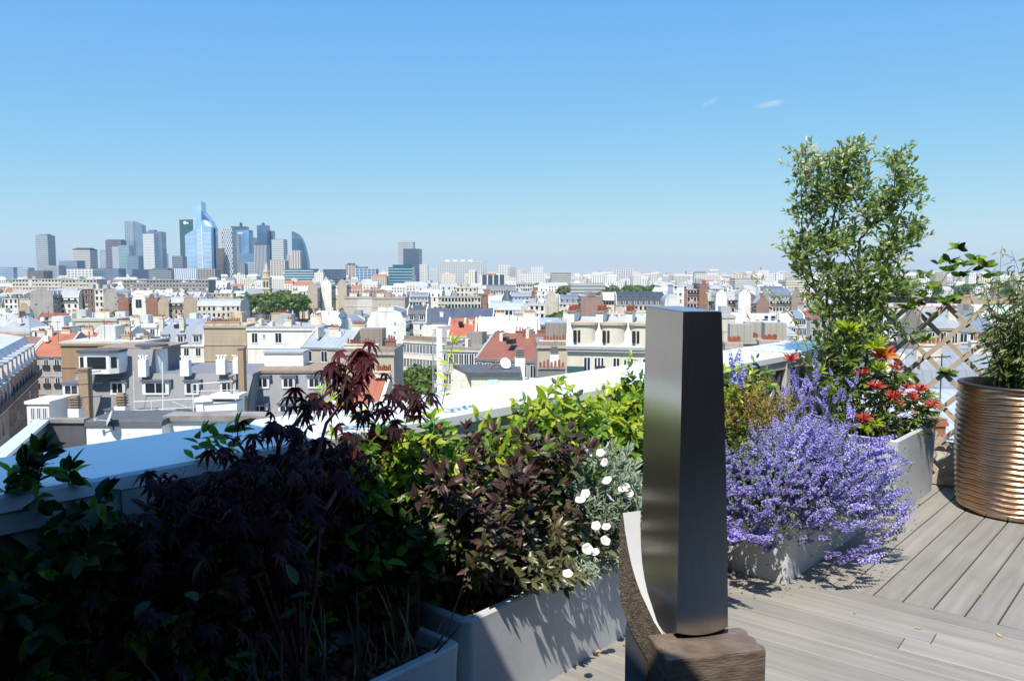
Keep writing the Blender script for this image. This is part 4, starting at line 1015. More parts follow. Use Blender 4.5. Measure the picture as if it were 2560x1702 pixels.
# church
def church():
    d = 800; X0 = xpx(669, d); r = empty('church', (X0, d, GROUND)); tag(r, 'stone church with tall belfry tower and octagonal spire in the trees', 'church')
    Z = lambda py: zpx(py, d) - GROUND
    MS = mat('church_stone', (.62, .54, .41), .85, var=.10, scale=.2, dirt=.2)
    k = d / FPX
    MB().box(-10.5 * k, 9.5 * k, 0, 20 * k, 0, Z(724)).box(-11.5 * k, 10.5 * k, -.5, 20 * k, Z(724), Z(721)).box(-9.5 * k, 8.5 * k, .6, 19 * k, Z(721), Z(697)).box(-11 * k, 10 * k, 0, 20 * k, Z(697), Z(693)).build('tower', MS, r)
    for s in (-4.2, 3.2):
        b = MB(); w = 2.2 * k; x = s * k
        pts = [(x - w, Z(718)), (x + w, Z(718)), (x + w, Z(706))] + [(x + w * math.cos(a), Z(706) + w * 1.5 * math.sin(a)) for a in [math.pi * i / 6 for i in range(1, 6)]] + [(x - w, Z(706))]
        b.add([(a, .55, z) for a, z in pts], [tuple(range(len(pts)))]); b.build('belfry_opening', M_IRON, r)
    for s in (-5, -1, 3):
        MB().add([(s * k, -.03, Z(733)), ((s + 2.4) * k, -.03, Z(733)), ((s + 2.4) * k, -.03, Z(727)), (s * k, -.03, Z(727))], [(0, 1, 2, 3)]).build('belfry_opening', M_IRON, r)
    MB().cyl(-.5 * k, 9 * k, Z(693), Z(680), 8.6 * k, 8.0 * k, 8).cyl(-.5 * k, 9 * k, Z(681), Z(678), 9.2 * k, 9 * k, 8).cyl(-.5 * k, 9 * k, Z(679), Z(668), 5.2 * k, 4.4 * k, 8).build('lantern', MS, r)
    for i in range(8):
        a = 2 * math.pi * (i + .5) / 8
        MB().cyl(-.5 * k + 8.2 * k * math.cos(a), 9 * k + 8.2 * k * math.sin(a), Z(693), Z(672), 1.0 * k, .05, 5).build('pinnacle', MS, r)
    MB().cyl(-.5 * k, 9 * k, Z(669), Z(652), 4.2 * k, .05, 8).build('spire', MS, r)
    for (a, b) in ((-50, -11.6), (10.6, 53)):
        MB().box(a * k, b * k, 4 * k, 26 * k, 0, Z(738)).build('nave_wall', MS, r)
        MB().prism([(3 * k, Z(738)), (15 * k, Z(722)), (27 * k, Z(738))], a * k - .3, b * k + .3).build('nave_roof', mat('church_slate', (.20, .23, .27), .6), r)
    HERO.append((610, 725, 652, 760, d))
church()

# ---------------------------------------------------------------- the cluster of towers and other high blocks
M_TW = mat('tower_skin', rough=.55, objcol=True, var=.08, scale=.04, spec=.4)
M_TG = mat('tower_glass', rough=.12, objcol=True, var=.22, scale=.06, spec=.8, stretch=(1, 1, .4), metal=.3)
M_TB = mat('tower_band', rough=.6, objcol=True, var=.05, scale=.05)
def bands_mesh(w, dep, h, pitch, t, proud, z0):
    def f():
        m = MB(); z = z0
        while z < h - t: m.box(-proud, w + proud, -proud, dep + proud, z, z + t); z += pitch
        return m.mesh('floor_bands', M_TB)
    return cached(('tb', round(w, 1), round(dep, 1), round(h, 1), pitch, t), f)
def fins_mesh(w, dep, h, pitch, t, proud, z0):
    def f():
        m = MB(); n = max(3, int(w / pitch)); n2 = max(2, int(dep / pitch))
        for i in range(n + 1): x = i * w / n; m.box(x - t / 2, x + t / 2, -proud, .05, z0, h)
        for i in range(n2 + 1):
            y = i * dep / n2; m.box(-proud, .05, y - t / 2, y + t / 2, z0, h); m.box(w - .05, w + proud, y - t / 2, y + t / 2, z0, h)
        return m.mesh('fins', M_TB)
    return cached(('tf', round(w, 1), round(dep, 1), round(h, 1), pitch, t), f)
def tower(label, x0, x1, yt, d, col, style='glass', bc=(.6, .62, .62), dep=None, rot=0, pitch=4.0, t=1.2, top=None, name='tower_block', z0=20):
    rot = R(rot); w = corner_w(x0, x1, d, rot) if rot <= 0 else (x1 - x0) / FPX * d
    p = at_y(x0, yt, d); h = p.z - GROUND; dep = dep or max(18, min(w, 34))
    r = empty(name, (p.x, d, GROUND), rot); tag(r, label, 'tower' if h > 60 else 'building')
    link('body', cached(('b', round(w, 1), round(dep, 1), round(h, 1), style), lambda: MB().box(0, w, 0, dep, 0, h, bottom=False).mesh('body', M_TG if style in ('glass', 'gband', 'gfin') else M_TW)), r, col=col)
    if style in ('band', 'gband'): o = link('floor_bands', bands_mesh(w, dep, h, pitch, t, .5, max(2, h - 160) if z0 == 20 else z0), r, col=bc); o['kind'] = 'stuff'
    if style in ('fin', 'gfin'): o = link('fins', fins_mesh(w, dep, h, pitch, t, .6, 4), r, col=bc); o['kind'] = 'stuff'
    if style == 'grid':
        o = link('floor_bands', bands_mesh(w, dep, h, pitch, t, .4, 4), r, col=bc); o['kind'] = 'stuff'
        o = link('fins', fins_mesh(w, dep, h, pitch * 1.3, t, .55, 4), r, col=bc); o['kind'] = 'stuff'
    if top: 
        a, b, hh = top; link('roof_plant', MB().box(w * a, w * b, dep * .2, dep * .8, h, h + hh).mesh('roof_plant', M_TW), r, col=tuple(c * .8 for c in col))
    HERO.append((x0, x1, yt, yt + 25, d))
    return r, w, h, dep
LG, DG_, TEAL, STEELB = (.30, .42, .52), (.06, .09, .13), (.10, .22, .24), (.16, .26, .38)
D = 2400
tower('slim grey tower with greenish lit edge standing alone at the far side', 88, 118, 588, D, (.32, .36, .40), 'gband', (.45, .47, .48), pitch=6, t=2, rot=-6, top=(.2, .8, 4))
tower('thin blue sliver tower behind the slim grey tower', 118, 125, 621, D + 100, (.22, .30, .42), 'glass')
tower('squat white tower with close dark window bands', 181, 224, 622, 1900, (.10, .11, .13), 'band', (.72, .70, .66), pitch=4.2, t=2.4, top=(.1, .9, 2.5))
tower('faint grey tower behind the bronze tower', 249, 268, 624, 2900, (.38, .42, .44), 'glass')
tower('dark bronze square tower topped by a frame', 263, 302, 601, 2450, (.16, .15, .20), 'gband', (.22, .20, .24), pitch=8, t=1.5, top=(.0, 1, 3))
tower('pale grey tower partly hidden by teal glass block', 280, 300, 617, 2380, (.44, .46, .50), 'band', (.5, .52, .55))
r, w, h, dp = tower('tall grey blue tower with a slanting notched crown', 312, 333, 553, 2500, (.30, .38, .44), 'gfin', (.42, .48, .52), pitch=5, t=1.2)
MB().add([(w, 0, 0), (w * 2, 0, 0), (w * 2, dp, 0), (w, dp, 0), (w, 0, h), (w * 2, 0, h - 12), (w * 2, dp, h - 12), (w, dp, h)], [(4, 5, 6, 7), (0, 1, 5, 4), (1, 2, 6, 5), (2, 3, 7, 6)]).build('lower_wing', M_TG, r).color = (.20, .29, .38, 1)
tower('white ribbed tower in front of a wider blue tower', 357, 384, 584, 2350, (.35, .37, .38), 'band', (.78, .78, .76), pitch=4.5, t=2.8)
tower('wide blue grey tower with white roof dish behind the ribbed one', 354, 403, 579, 2600, (.20, .28, .38), 'gband', (.28, .36, .45), top=(.3, .6, 6))
tower('teal glass block with fine horizontal lines', 296, 322, 613, 2200, (.20, .36, .40), 'gband', (.36, .50, .52), pitch=4, t=1.2)
tower('blue glass block at the foot of the teal block', 318, 345, 640, 2150, (.18, .26, .36), 'gband', (.28, .36, .44))
tower('short dark blue tower beside the ribbed white tower', 388, 407, 622, 2450, (.12, .20, .30), 'glass')
tower('hazy pale block far behind the towers', 408, 416, 634, 3200, (.45, .48, .50), 'glass')
tower('dark slatted low tower at the foot of the green tower', 430, 456, 640, 2150, (.14, .17, .22), 'gband', (.38, .40, .42), pitch=6, t=1.6)
r, w, h, dp = tower('dark green glass tower with a white emblem near its top', 448, 487, 549, 2500, (.035, .115, .125), 'glass', rot=-4, dep=30)
MB().cyl(0, 0, 0, .6, 5.4, 5.4, 20).build('emblem', M_PIPE, r, loc=(w * .36, -.2, h - 10)).rotation_euler = (R(90), 0, 0)
MB().cyl(0, 0, 0, .6, 3.2, 3.2, 16).build('emblem', M_PIPE, r, loc=(w * .53, -.2, h - 11)).rotation_euler = (R(90), 0, 0)
def cut_tower(label, polys, d, dep, cols, mats_, name='glass_tower', bands=None):
    xs = [x for q in polys for x, y in q]; x0 = xpx(min(xs), d); r = empty(name, (x0, d, GROUND)); tag(r, label, 'tower')
    for k, q in enumerate(polys):
        pts = [(xpx(x, d) - x0, zpx(y, d) - GROUND) for x, y in q]; n = len(pts); y0 = 0 if k == 0 else k * dep * .55
        V = [(a, y0, z) for a, z in pts] + [(a, y0 + dep, z) for a, z in pts]
        o = MB().add(V, [tuple(range(n)), tuple(range(2 * n - 1, n - 1, -1))] + [((i + 1) % n, i, n + i, n + (i + 1) % n) for i in range(n)]).build('body' if k == 0 else 'rear_body', mats_, r); o.color = (*cols[k], 1)
    if bands:
        m = MB()
        for (a, b, ya, yb, st, t) in bands:
            y = ya
            while y < yb: m.box(xpx(a, d) - x0, xpx(b, d) - x0, -.8, 0, zpx(y + t, d) - GROUND, zpx(y, d) - GROUND); y += st
        o = m.build('floor_bands', M_TB, r); o.color = (.72, .82, .90, 1); o['kind'] = 'stuff'
    HERO.append((min(xs), max(xs), min(y for q in polys for x, y in q), 680, d))
    return r, x0
r, x0 = cut_tower('tallest pale blue glass tower with slanted facets and a pointed crown', [[(472, 720), (472, 589), (478, 584), (514, 563), (537, 567), (537, 720)],
    [(487, 720), (487, 517), (497, 512), (506.5, 508), (507, 503), (508.5, 503), (509, 527), (519, 538), (529, 551), (537, 569), (537, 720)]], 2300, 34, [(.34, .56, .76), (.42, .62, .80)], M_TG,
    bands=[(472.5, 502, 592, 690, 3.2, .7), (502, 513, 574, 690, 3.2, 1.5), (516, 537, 582, 690, 3.2, 1.1)])
MB().box(xpx(513.4, 2300) - x0, xpx(515, 2300) - x0, -1.2, 0, 30, zpx(563, 2300) - GROUND).build('white_spine', M_TB, r).color = (.85, .88, .9, 1)
m = MB(); k = 2300 / FPX
for a in (511, 516.5): m.add([(xpx(a, 2300) - x0, 17.5, zpx(548, 2300) - GROUND), (xpx(a + 3.6, 2300) - x0, 17.5, zpx(546, 2300) - GROUND), (xpx(a + 16, 2300) - x0, 17.5, zpx(566, 2300) - GROUND), (xpx(a + 12, 2300) - x0, 17.5, zpx(567, 2300) - GROUND)], [(0, 1, 2, 3)])
m.build('crown_panels', M_TB, r).color = (.9, .9, .9, 1)
q_ = [(508.6, 524), (513, 531), (529, 551), (514, 549), (508.6, 549)]
MB().add([(xpx(a, 2300) - x0, 17.2, zpx(b, 2300) - GROUND) for a, b in q_], [tuple(range(5))]).build('crown_shade', M_TG, r).color = (.06, .13, .30, 1)  # dark blue sheet: shade of the crown's slope put into the colour
MB().tube([(xpx(507.6, 2300) - x0, 26, zpx(515, 2300) - GROUND), (xpx(507.6, 2300) - x0, 26, zpx(496, 2300) - GROUND)], 1.0, .5, 5).build('mast', M_TW, r).color = (.25, .3, .36, 1)
tower('pale patterned tower between the glass tower and the lattice tower', 538, 556, 574, 2700, (.50, .52, .52), 'grid', (.66, .66, .64), pitch=5, t=1.5)
tower('brown narrow block at the foot of the lattice tower', 541, 556, 621, 2250, (.16, .12, .12), 'glass')
def lattice_tower():
    d = 2280; r, w, h, dp = tower('rounded tower wrapped in a silver diagonal lattice', 554, 581, 570, d, (.13, .17, .24), 'glass', dep=28)
    m = MB()
    for s in (-1, 1):
        for i in range(-6, 12):
            pts = []
            for j in range(26):
                z = 20 + (h - 20) * j / 25; x = (i * w / 5) + s * (z - h / 2) * .42
                if 0 <= x <= w: pts.append((x, -1.2, z))
            if len(pts) > 1: m.tube(pts, 1.0, n=4)
    o = m.build('lattice', M_TB, r); o.color = (.80, .81, .82, 1)
lattice_tower()
r, w, h, dp = tower('broad sky blue glass tower with a white sign panel', 583, 622, 575, 2450, (.20, .38, .60), 'glass', dep=36, rot=0)
MB().box(w * .28, w * .62, -.6, 0, h - 12, h - 7.5).build('sign_panel', M_TB, r).color = (.7, .75, .8, 1)
MB().add([(w, 0, 0), (w + 9, 8, 0), (w + 9, 30, 0), (w, 36, 0), (w, 0, h), (w + 2.5, 8, h - 8), (w + 2.5, 30, h - 8), (w, 36, h)], [(4, 5, 6, 7), (0, 1, 5, 4), (1, 2, 6, 5), (2, 3, 7, 6)]).build('curved_flank', M_TG, r).color = (.14, .24, .38, 1)
tower('dark flat topped tower rising behind the sky blue tower', 577, 614, 566, 2800, (.06, .11, .16), 'glass', top=(.55, .6, 14))
tower('grey slatted tower leaning against the blue glass tower', 584, 597, 588, 2380, (.20, .26, .34), 'gband', (.38, .42, .48), pitch=5, t=1.6)
tower('deep blue twin tower, taller half with mast', 642, 667, 563, 2550, (.09, .18, .30), 'glass', top=(.4, .55, 8))
tower('deep blue twin tower, lower half', 667, 683, 577, 2580, (.11, .22, .36), 'glass')
tower('hazy blue block behind the twin tower', 626, 643, 594, 2900, (.20, .30, .42), 'glass')
tower('white banded slab tower beside the blue twins', 679, 708, 598, 2200, (.24, .30, .30), 'band', (.72, .74, .72), pitch=5, t=2.4, rot=-3)
tower('grey tower with white vertical ribs and a pale cap', 636, 664, 613, 1750, (.10, .12, .16), 'fin', (.62, .62, .64), pitch=2.8, t=1.1, top=(-.02, 1.02, 6))
tower('low blue grey hall between the rib tower and glass tower', 597, 634, 634, 2100, (.16, .26, .38), 'glass')
tower('small ribbed block in front of the low blue hall', 592, 612, 657, 1800, (.12, .14, .18), 'fin', (.52, .54, .56), pitch=4, t=1.2)
tower('pale blue low block with white eaves in front of the towers', 611, 636, 655, 1850, (.34, .42, .50), 'gband', (.6, .63, .66))
def sail():
    d = 2350; pts = [(736, 720), (736, 578), (741, 580), (749, 585), (757, 594), (764, 610), (770, 634), (774, 660), (775.5, 690), (776, 720)]
    r, x0 = cut_tower('dark blue sail shaped tower with a curved back edge', [pts], d, 26, [(.06, .14, .23)], M_TG)
    m = MB()
    for i in range(7):
        px = 737 + i * 3.2; m.box(xpx(px, d) - x0, xpx(px + .5, d) - x0, -1, 0, zpx(597, d) - GROUND, zpx(581 + i * 1.9, d) - GROUND)
    o = m.build('crown_bars', M_TB, r); o.color = (.45, .5, .55, 1)
sail()
tower('tan ribbed tower stepping down before the sail tower', 730, 749, 626, 2000, (.30, .27, .24), 'fin', (.70, .62, .52), pitch=5, t=2.6)
tower('lower shoulder of the tan ribbed tower', 718, 731, 637, 2010, (.28, .24, .22), 'fin', (.62, .54, .46), pitch=5, t=2.4)
tower('grid fronted apartment slab below the white banded tower', 676, 711, 650, 1400, (.24, .22, .22), 'grid', (.66, .60, .52), pitch=3.4, t=1.3)
tower('wide low glass block with white frame and teal bands', 711, 783, 672, 1350, (.05, .16, .19), 'gband', (.66, .72, .74), pitch=4.2, t=1.2, rot=-2)
tower('navy glass office block next to the teal banded block', 808, 855, 673, 1400, (.07, .10, .18), 'gband', (.20, .25, .34), pitch=5, t=.9)
tower('white striped box office at the foot of the tallest tower', 437, 493, 671, 1700, (.22, .28, .38), 'fin', (.84, .86, .88), pitch=4.2, t=1.8)
tower('brown gridded office beside the white striped box', 493, 536, 672, 1650, (.15, .13, .13), 'grid', (.50, .45, .38), pitch=4, t=1.0)
tower('dark blue curved low hall left of the tallest tower'.replace('left of', 'before'), 330, 392, 673, 1900, (.10, .15, .22), 'glass')
tower('grey roofed low hall with white attic boxes', 372, 428, 676, 1700, (.18, .20, .24), 'gband', (.4, .4, .4), top=(.1, .8, 5))
for a in (('pale grey slanted block near the bronze tower', 108, 146, 664, 1700, (.36, .38, .40)), ('steel blue low block beside the squat white tower', 147, 192, 652, 1750, (.26, .30, .38)), ('long low blue bank behind the white attic block', 225, 296, 671, 1800, (.17, .22, .31)),
          ('pale blue slab with shaded end at the picture edge', -10, 33, 668, 1700, (.28, .36, .46)), ('grey glass cube below the slim grey tower', 43, 70, 669, 1650, (.36, .42, .46)), ('flat brown block with an orange roof patch', 68, 108, 677, 1500, (.20, .16, .15))):
    tower(a[0], a[1], a[2], a[3], a[4], a[5], 'gband', tuple(min(1, c * 1.5) for c in a[5]), pitch=4, t=1)
tower('white office with punched square windows below the towers', 168, 230, 672, 1300, (.30, .30, .30), 'grid', (.80, .77, .70), pitch=4, t=1.7)
for a in (('tall pale slab tower behind the dark glass tower', 995, 1033, 604, 2000, (.34, .36, .38), 'band', (.62, .62, .60), 0), ('dark blue glass tower with glinting window rows', 1008, 1047, 622, 1850, (.05, .085, .15), 'gband', (.16, .20, .27), -5)):
    tower(a[0], a[1], a[2], a[3], a[4], a[5], a[6], a[7], rot=a[8], pitch=4.5, t=1.3)
tower('teal glass office block under the tall slab tower', 971, 1030, 668, 1250, (.035, .14, .19), 'gband', (.42, .56, .62), pitch=4.4, t=1.1, top=(.15, .9, 4))
tower('round cornered tan tower block with square windows', 863, 888, 662, 2000, (.16, .14, .13), 'grid', (.58, .50, .42), pitch=5, t=2.2, top=(.15, .85, 4))
tower('bright glass block with white grid frame', 889, 938, 671, 1500, (.14, .22, .32), 'grid', (.62, .68, .74), pitch=5, t=.9, top=(.0, .5, 3))
tower('white apartment tower beside the dark glass tower', 1050, 1068, 661, 1800, (.42, .40, .38), 'grid', (.74, .72, .68), pitch=4, t=1.7)
tower('hazy white tower between white tower and big slab', 1071, 1093, 671, 2300, (.5, .5, .5), 'band', (.7, .7, .7))
r, w, h, dp = tower('huge grey slab block with a gridded front and white roof boxes', 1093, 1206, 654, 1700, (.36, .36, .37), 'grid', (.60, .60, .59), pitch=3.6, t=1.5, dep=24)
for k in range(4): MB().box(w * (.17 + .17 * k), w * (.27 + .17 * k), 4, 16, h, h + 4.2).build('roof_box', M_PIPE, r)
MB().add([(w + 1, 2, 0), (w + 7, 2, 0), (w + 7, 20, 0), (w + 1, 20, 0), (w + 4.5, 2, h + 4), (w + 7, 2, h + 3), (w + 7, 20, h + 3), (w + 4.5, 20, h + 4)], [(4, 5, 6, 7), (0, 1, 5, 4), (1, 2, 6, 5), (2, 3, 7, 6), (3, 0, 4, 7)]).build('end_blade', M_TW, r).color = (.45, .46, .47, 1)
tower('dark glazed office with white piers before the slab block', 1204, 1262, 687, 1050, (.07, .09, .12), 'gfin', (.72, .72, .72), pitch=7, t=1.6)
for k, (x0, x1, yt) in enumerate(((1248, 1273, 662), (1273, 1290, 668), (1290, 1304, 672), (1304, 1319, 677))):
    tower(('white stepped apartment pyramid, tallest step', 'shadowed second step of the apartment pyramid', 'white third step of the apartment pyramid', 'tan lowest step of the apartment pyramid')[k], x0, x1, yt, 1900, (.40, .36, .32), 'grid', ((.78, .75, .70), (.42, .40, .40), (.76, .73, .68), (.62, .54, .45))[k], pitch=4, t=1.7, name='stepped_block')  # second step's shadow is put into its darker grid colour
tower('small white tower block on the skyline beyond the pyramid', 1329, 1356, 665, 2300, (.46, .47, .48), 'grid', (.76, .75, .74), pitch=4, t=1.7)
tower('white balconied slab, wider of the pair under the skyline', 1379, 1428, 682, 1350, (.22, .20, .19), 'band', (.66, .62, .56), pitch=3.2, t=1.4)
tower('white terrace block next to the balconied slab', 1300, 1362, 683, 1500, (.40, .38, .36), 'grid', (.80, .78, .74), pitch=3.4, t=1.6)
tower('gridded housing slab alone on the skyline', 1535, 1581, 672, 2000, (.30, .27, .26), 'grid', (.76, .70, .66), pitch=4, t=1.5)
tower('long low grey station roof among the trees', 1428, 1512, 708, 800, (.34, .34, .34), 'band', (.5, .48, .46), pitch=3.4, t=1.4)
tower('bright white cross shaped tower block beyond the sculpture', 1899, 1920, 676, 1900, (.60, .57, .54), 'fin', (.84, .82, .78), pitch=4, t=2, top=(.3, .7, 8))
tower('lower white wing beside the cross shaped tower block', 1920, 1936, 684, 1900, (.5, .48, .46), 'grid', (.80, .77, .73), pitch=4, t=1.8)
tower('flat white housing slabs seen above the steel column', 1838, 1900, 696, 1300, (.34, .33, .32), 'band', (.74, .71, .66), pitch=3.2, t=1.5)
tower('yellowish slab with balconies behind the tree stems', 1966, 2030, 700, 1050, (.40, .36, .30), 'band', (.74, .68, .54), pitch=3.2, t=1.6)
ch = empty('factory_chimney', (xpx(1711, 2600), 2600, GROUND)); tag(ch, 'lone brick factory chimney on the horizon', 'chimney')
MB().cyl(0, 0, 0, zpx(678, 2600) - GROUND, 2.4, 1.6, 10).build('shaft', M_TERRA, ch)
# ---------------------------------------------------------------- the remaining roofs, row behind row
def blocked(x0, x1, yt, d):
    for (a, b, t, v_, hd) in HERO:
        if x1 < a or x0 > b: continue
        if d < hd - 2 and yt < v_: return True
        if abs(d - hd) < (14 if hd < 300 else 18) : return True
    return False
ROOFS = [('mansard', .5), ('gable', .16), ('flat', .24), ('hip', .10)]
WALLS = [('white', WHITE, .44), ('cream', CREAM, .36), ('stone', STONE, .14), ('beige', BEIGE, .06), ('brick', (.46, .31, .23), .025), ('grey', GREY, .015)]
RC = {'mansard': [('grey zinc mansard', ZINC, .34), ('pale zinc mansard', ZINCL, .42), ('dark slate mansard', (.13, .15, .18), .24)], 'flat': [('flat pale roof', ZINCL, .55), ('flat tan roof', (.50, .45, .38), .25), ('flat dark roof', (.22, .22, .22), .2)],
      'gable': [('grey pitched roof', ZINC, .4), ('pale pitched roof', ZINCL, .3), ('red tile roof', (.30, .12, .075), .2)], 'hip': [('grey hipped roof', ZINC, .6), ('red hipped roof', (.30, .12, .075), .3)]}
def pick(tbl):
    t = rg.random() * sum(q[-1] for q in tbl)
    for q in tbl:
        t -= q[-1]
        if t <= 0: return q
    return tbl[-1]
FILL = []
HERO += [(556, 770, 742, 805, 560), (700, 852, 732, 772, 640), (1385, 1640, 708, 738, 760), (1330, 1420, 770, 802, 312), (1838, 1872, 705, 732, 640), (2180, 2560, 700, 742, 900), (958, 1034, 700, 716, 900), (1178, 1206, 715, 748, 480), (880, 1010, 712, 730, 760), (940, 1090, 925, 1000, 130)]
d = 140.0
while d < 780:
    half = .66 * d + 12; x = -half + rg.uniform(0, 8); tilt = R(rg.choice((-14, -8, 0, 0, 6, 12)))
    while x < half:
        w = rg.choice((7, 8, 9, 10, 12, 14, 17)) * (1 if d < 450 else 1.2); dep = rg.choice((9, 10, 12))
        dd = d + math.sin(x * .013 + d) * 5 + math.tan(tilt) * x * .25 + rg.uniform(-3, 3)
        fl = rg.choice((5, 6, 6, 6, 7, 7, 7, 8)); roof = pick(ROOFS)[0]
        rh = {'mansard': 4.4, 'gable': 3.4, 'flat': 0, 'hip': 3.0}[roof]; h = fl * 3.05 + 1.2
        top = GROUND + h + rh
        px0, py = to_px((x, dd, top)); px1, _ = to_px((x + w, dd, top))
        if dd > 60 and not blocked(px0, px1, py - 2, dd) and rg.random() < .93:
            FILL.append((dd, x, w, dep, h, roof, rh, tilt * .6 + R(rg.choice((0, 0, 0, -10, 9, 16))), px0, px1, py))
        x += w + (rg.uniform(0, 1) if rg.random() < .7 else rg.uniform(4, 12))
    d += 15 + d * .040
# labels: say what stands next to each in the picture
MARKS = [(669, 700, 'the church tower'), (965, 830, 'the tall blank white gable'), (1150, 690, 'the huge grey slab block'), (1028, 680, 'the dark glass tower'), (506, 660, 'the tallest glass tower'),
         (102, 690, 'the slim grey tower'), (202, 700, 'the squat white tower'), (755, 690, 'the sail shaped tower'), (560, 840, 'the rubble stone firewall'), (700, 840, 'the white wall with two windows'),
         (1600, 745, 'the dark slate mansard row'), (1760, 740, 'the narrow brown firewall'), (1858, 780, 'the broad white firewall'), (1150, 815, 'the orange tiled house'), (1267, 850, 'the brown tiled hall'),
         (1268, 760, 'the pointed slate turret'), (1500, 830, 'the ornate cream house'), (102, 750, 'the grey brown firewall'), (275, 750, 'the quarter round firewall'), (400, 760, 'the brick and stone firewalls'),
         (1940, 810, 'the long white house'), (1558, 680, 'the gridded housing slab'), (1909, 690, 'the cross shaped tower block'), (2200, 780, 'the leafy tree'), (2360, 800, 'the beige gable behind the trellis'),
         (2500, 740, 'the bamboo'), (1380, 750, 'the beige gable over the garden'), (110, 850, 'the orange tile roof'), (450, 830, 'the zinc mansard with three dormers'), (1405, 690, 'the white balconied slab'),
         (880, 690, 'the round cornered tan tower'), (750, 760, 'the park trees'), (320, 700, 'the tall grey blue tower'), (1140, 780, 'the long slate hall'), (1260, 690, 'the stepped apartment pyramid')]
ORD = ['', 'second ', 'third ', 'fourth ', 'fifth ', 'sixth ', 'seventh ', 'eighth ', 'ninth ', 'tenth ', 'eleventh ', 'twelfth ', 'thirteenth ', 'fourteenth ']
FILL.sort()
# leave out houses that others hide completely
sky_ = {}; keep = []; OCC = []; ev = [(f[0], 1, f) for f in FILL] + [(hd, 0, (a, b, t)) for a, b, t, v_, hd in HERO if t > 640 and not (b - a > 190 and hd > 500)]
for dd_, k_, q in sorted(ev, key=lambda e: (e[0], e[1])):
    if k_ == 0: a, b, tp = q[0] + 4, q[1] - 4, q[2] + 6; vis = True
    else: a, b, tp = q[8], q[9], q[10]; vis = False
    for c in range(int(max(a, -8) // 4), int(min(b, 2570) // 4) + 1):
        cur = sky_.get(c, 9999)
        if tp < cur - 1.5: vis = True
    if k_ == 1 and vis and b > 0 and a < 2560: keep.append(q)
    if vis:
        lo = tp + (0 if k_ == 0 else (q[6] * .5) / dd_ * FPX); OCC.append((dd_, a, b, lo))
        for c in range(int(max(a, -8) // 4) + 1, int(min(b, 2570) // 4)):
            sky_[c] = min(sky_.get(c, 9999), lo)
FILL = keep
used = {}
todo = []
for (dd, x, w, dep, h, roof, rh, rot, px0, px1, py) in FILL:
    wn_, wc, _ = pick(WALLS); rn, rc, _ = pick(RC[roof]); mx, my = (px0 + px1) / 2, py + 8
    mk = min(MARKS, key=lambda q: (q[0] - mx) ** 2 + 9 * (q[1] - my) ** 2)
    rel = 'beneath' if my > mk[1] + 18 else ('behind' if my < mk[1] - 18 else 'beside')
    todo.append([wn_, wc, rn, rc, mk, rel, ((mk[0] - mx) ** 2 + (mk[1] - my) ** 2)])
seq = sorted(range(len(todo)), key=lambda i: todo[i][6]); LAB = {}
for i in seq:
    t = todo[i]; key = (t[0], t[2], t[4][2], t[5]); n = used.get(key, 0); used[key] = n + 1
    LAB[i] = ('%s house with %s, %s%s %s' % (t[0], t[2], (ORD[min(n, 13)] + 'such ') if n else '', t[5], t[4][2]))
NAMES = {'mansard': 'mansard_house', 'gable': 'pitched_roof_house', 'flat': 'flat_roof_house', 'hip': 'hipped_roof_house'}
for i, (dd, x, w, dep, h, roof, rh, rot, px0, px1, py) in enumerate(FILL):
    wn_, wc, rn, rc = todo[i][:4]; j = rg.uniform(.88, 1.08)
    r = empty(NAMES[roof], (x, dd, GROUND), rot); tag(r, LAB[i], 'house', 'crowded city houses'); 
    link('wall', wall_mesh(w, dep, h, roof, rh, True), r, col=tuple(c * j for c in wc)); link('roof', roof_mesh(w, dep, roof, rh), r, (0, 0, h), col=tuple(c * rg.uniform(.9, 1.1) for c in rc))
    blank = rg.random() < .15
    if not blank:
        o = link('windows', joined_windows(w, dep, h, 5, max(3, int(w / 2.7)), 1.05, 1.85, 3.05, roof == 'mansard' and i % 2 == 0, False), r); o['kind'] = 'stuff'
    if roof == 'mansard':
        o = link('dormers', joined_dormers(w, dep, roof, rh), r, (0, 0, h), col=rc); o['kind'] = 'stuff'
    if dd < 460 and w > 6:
        o = link('roof_clutter', clutter_mesh(w, dep, i % 4), r, (0, 0, h + (.34 if roof == 'flat' else rh * .8)), col=CREAM); o['kind'] = 'stuff'
    if dd < 560:
        for s in range(rg.choice((1, 1, 2))):
            L_ = rg.choice((2.4, 3.4)); chimney(r, .2 if s == 0 else w - .4, dep * .3, h + rh * .65, L_, 1.7, .55, int(L_ * 2.6), .55, R(90), CREAM if rg.random() < .6 else TAN)

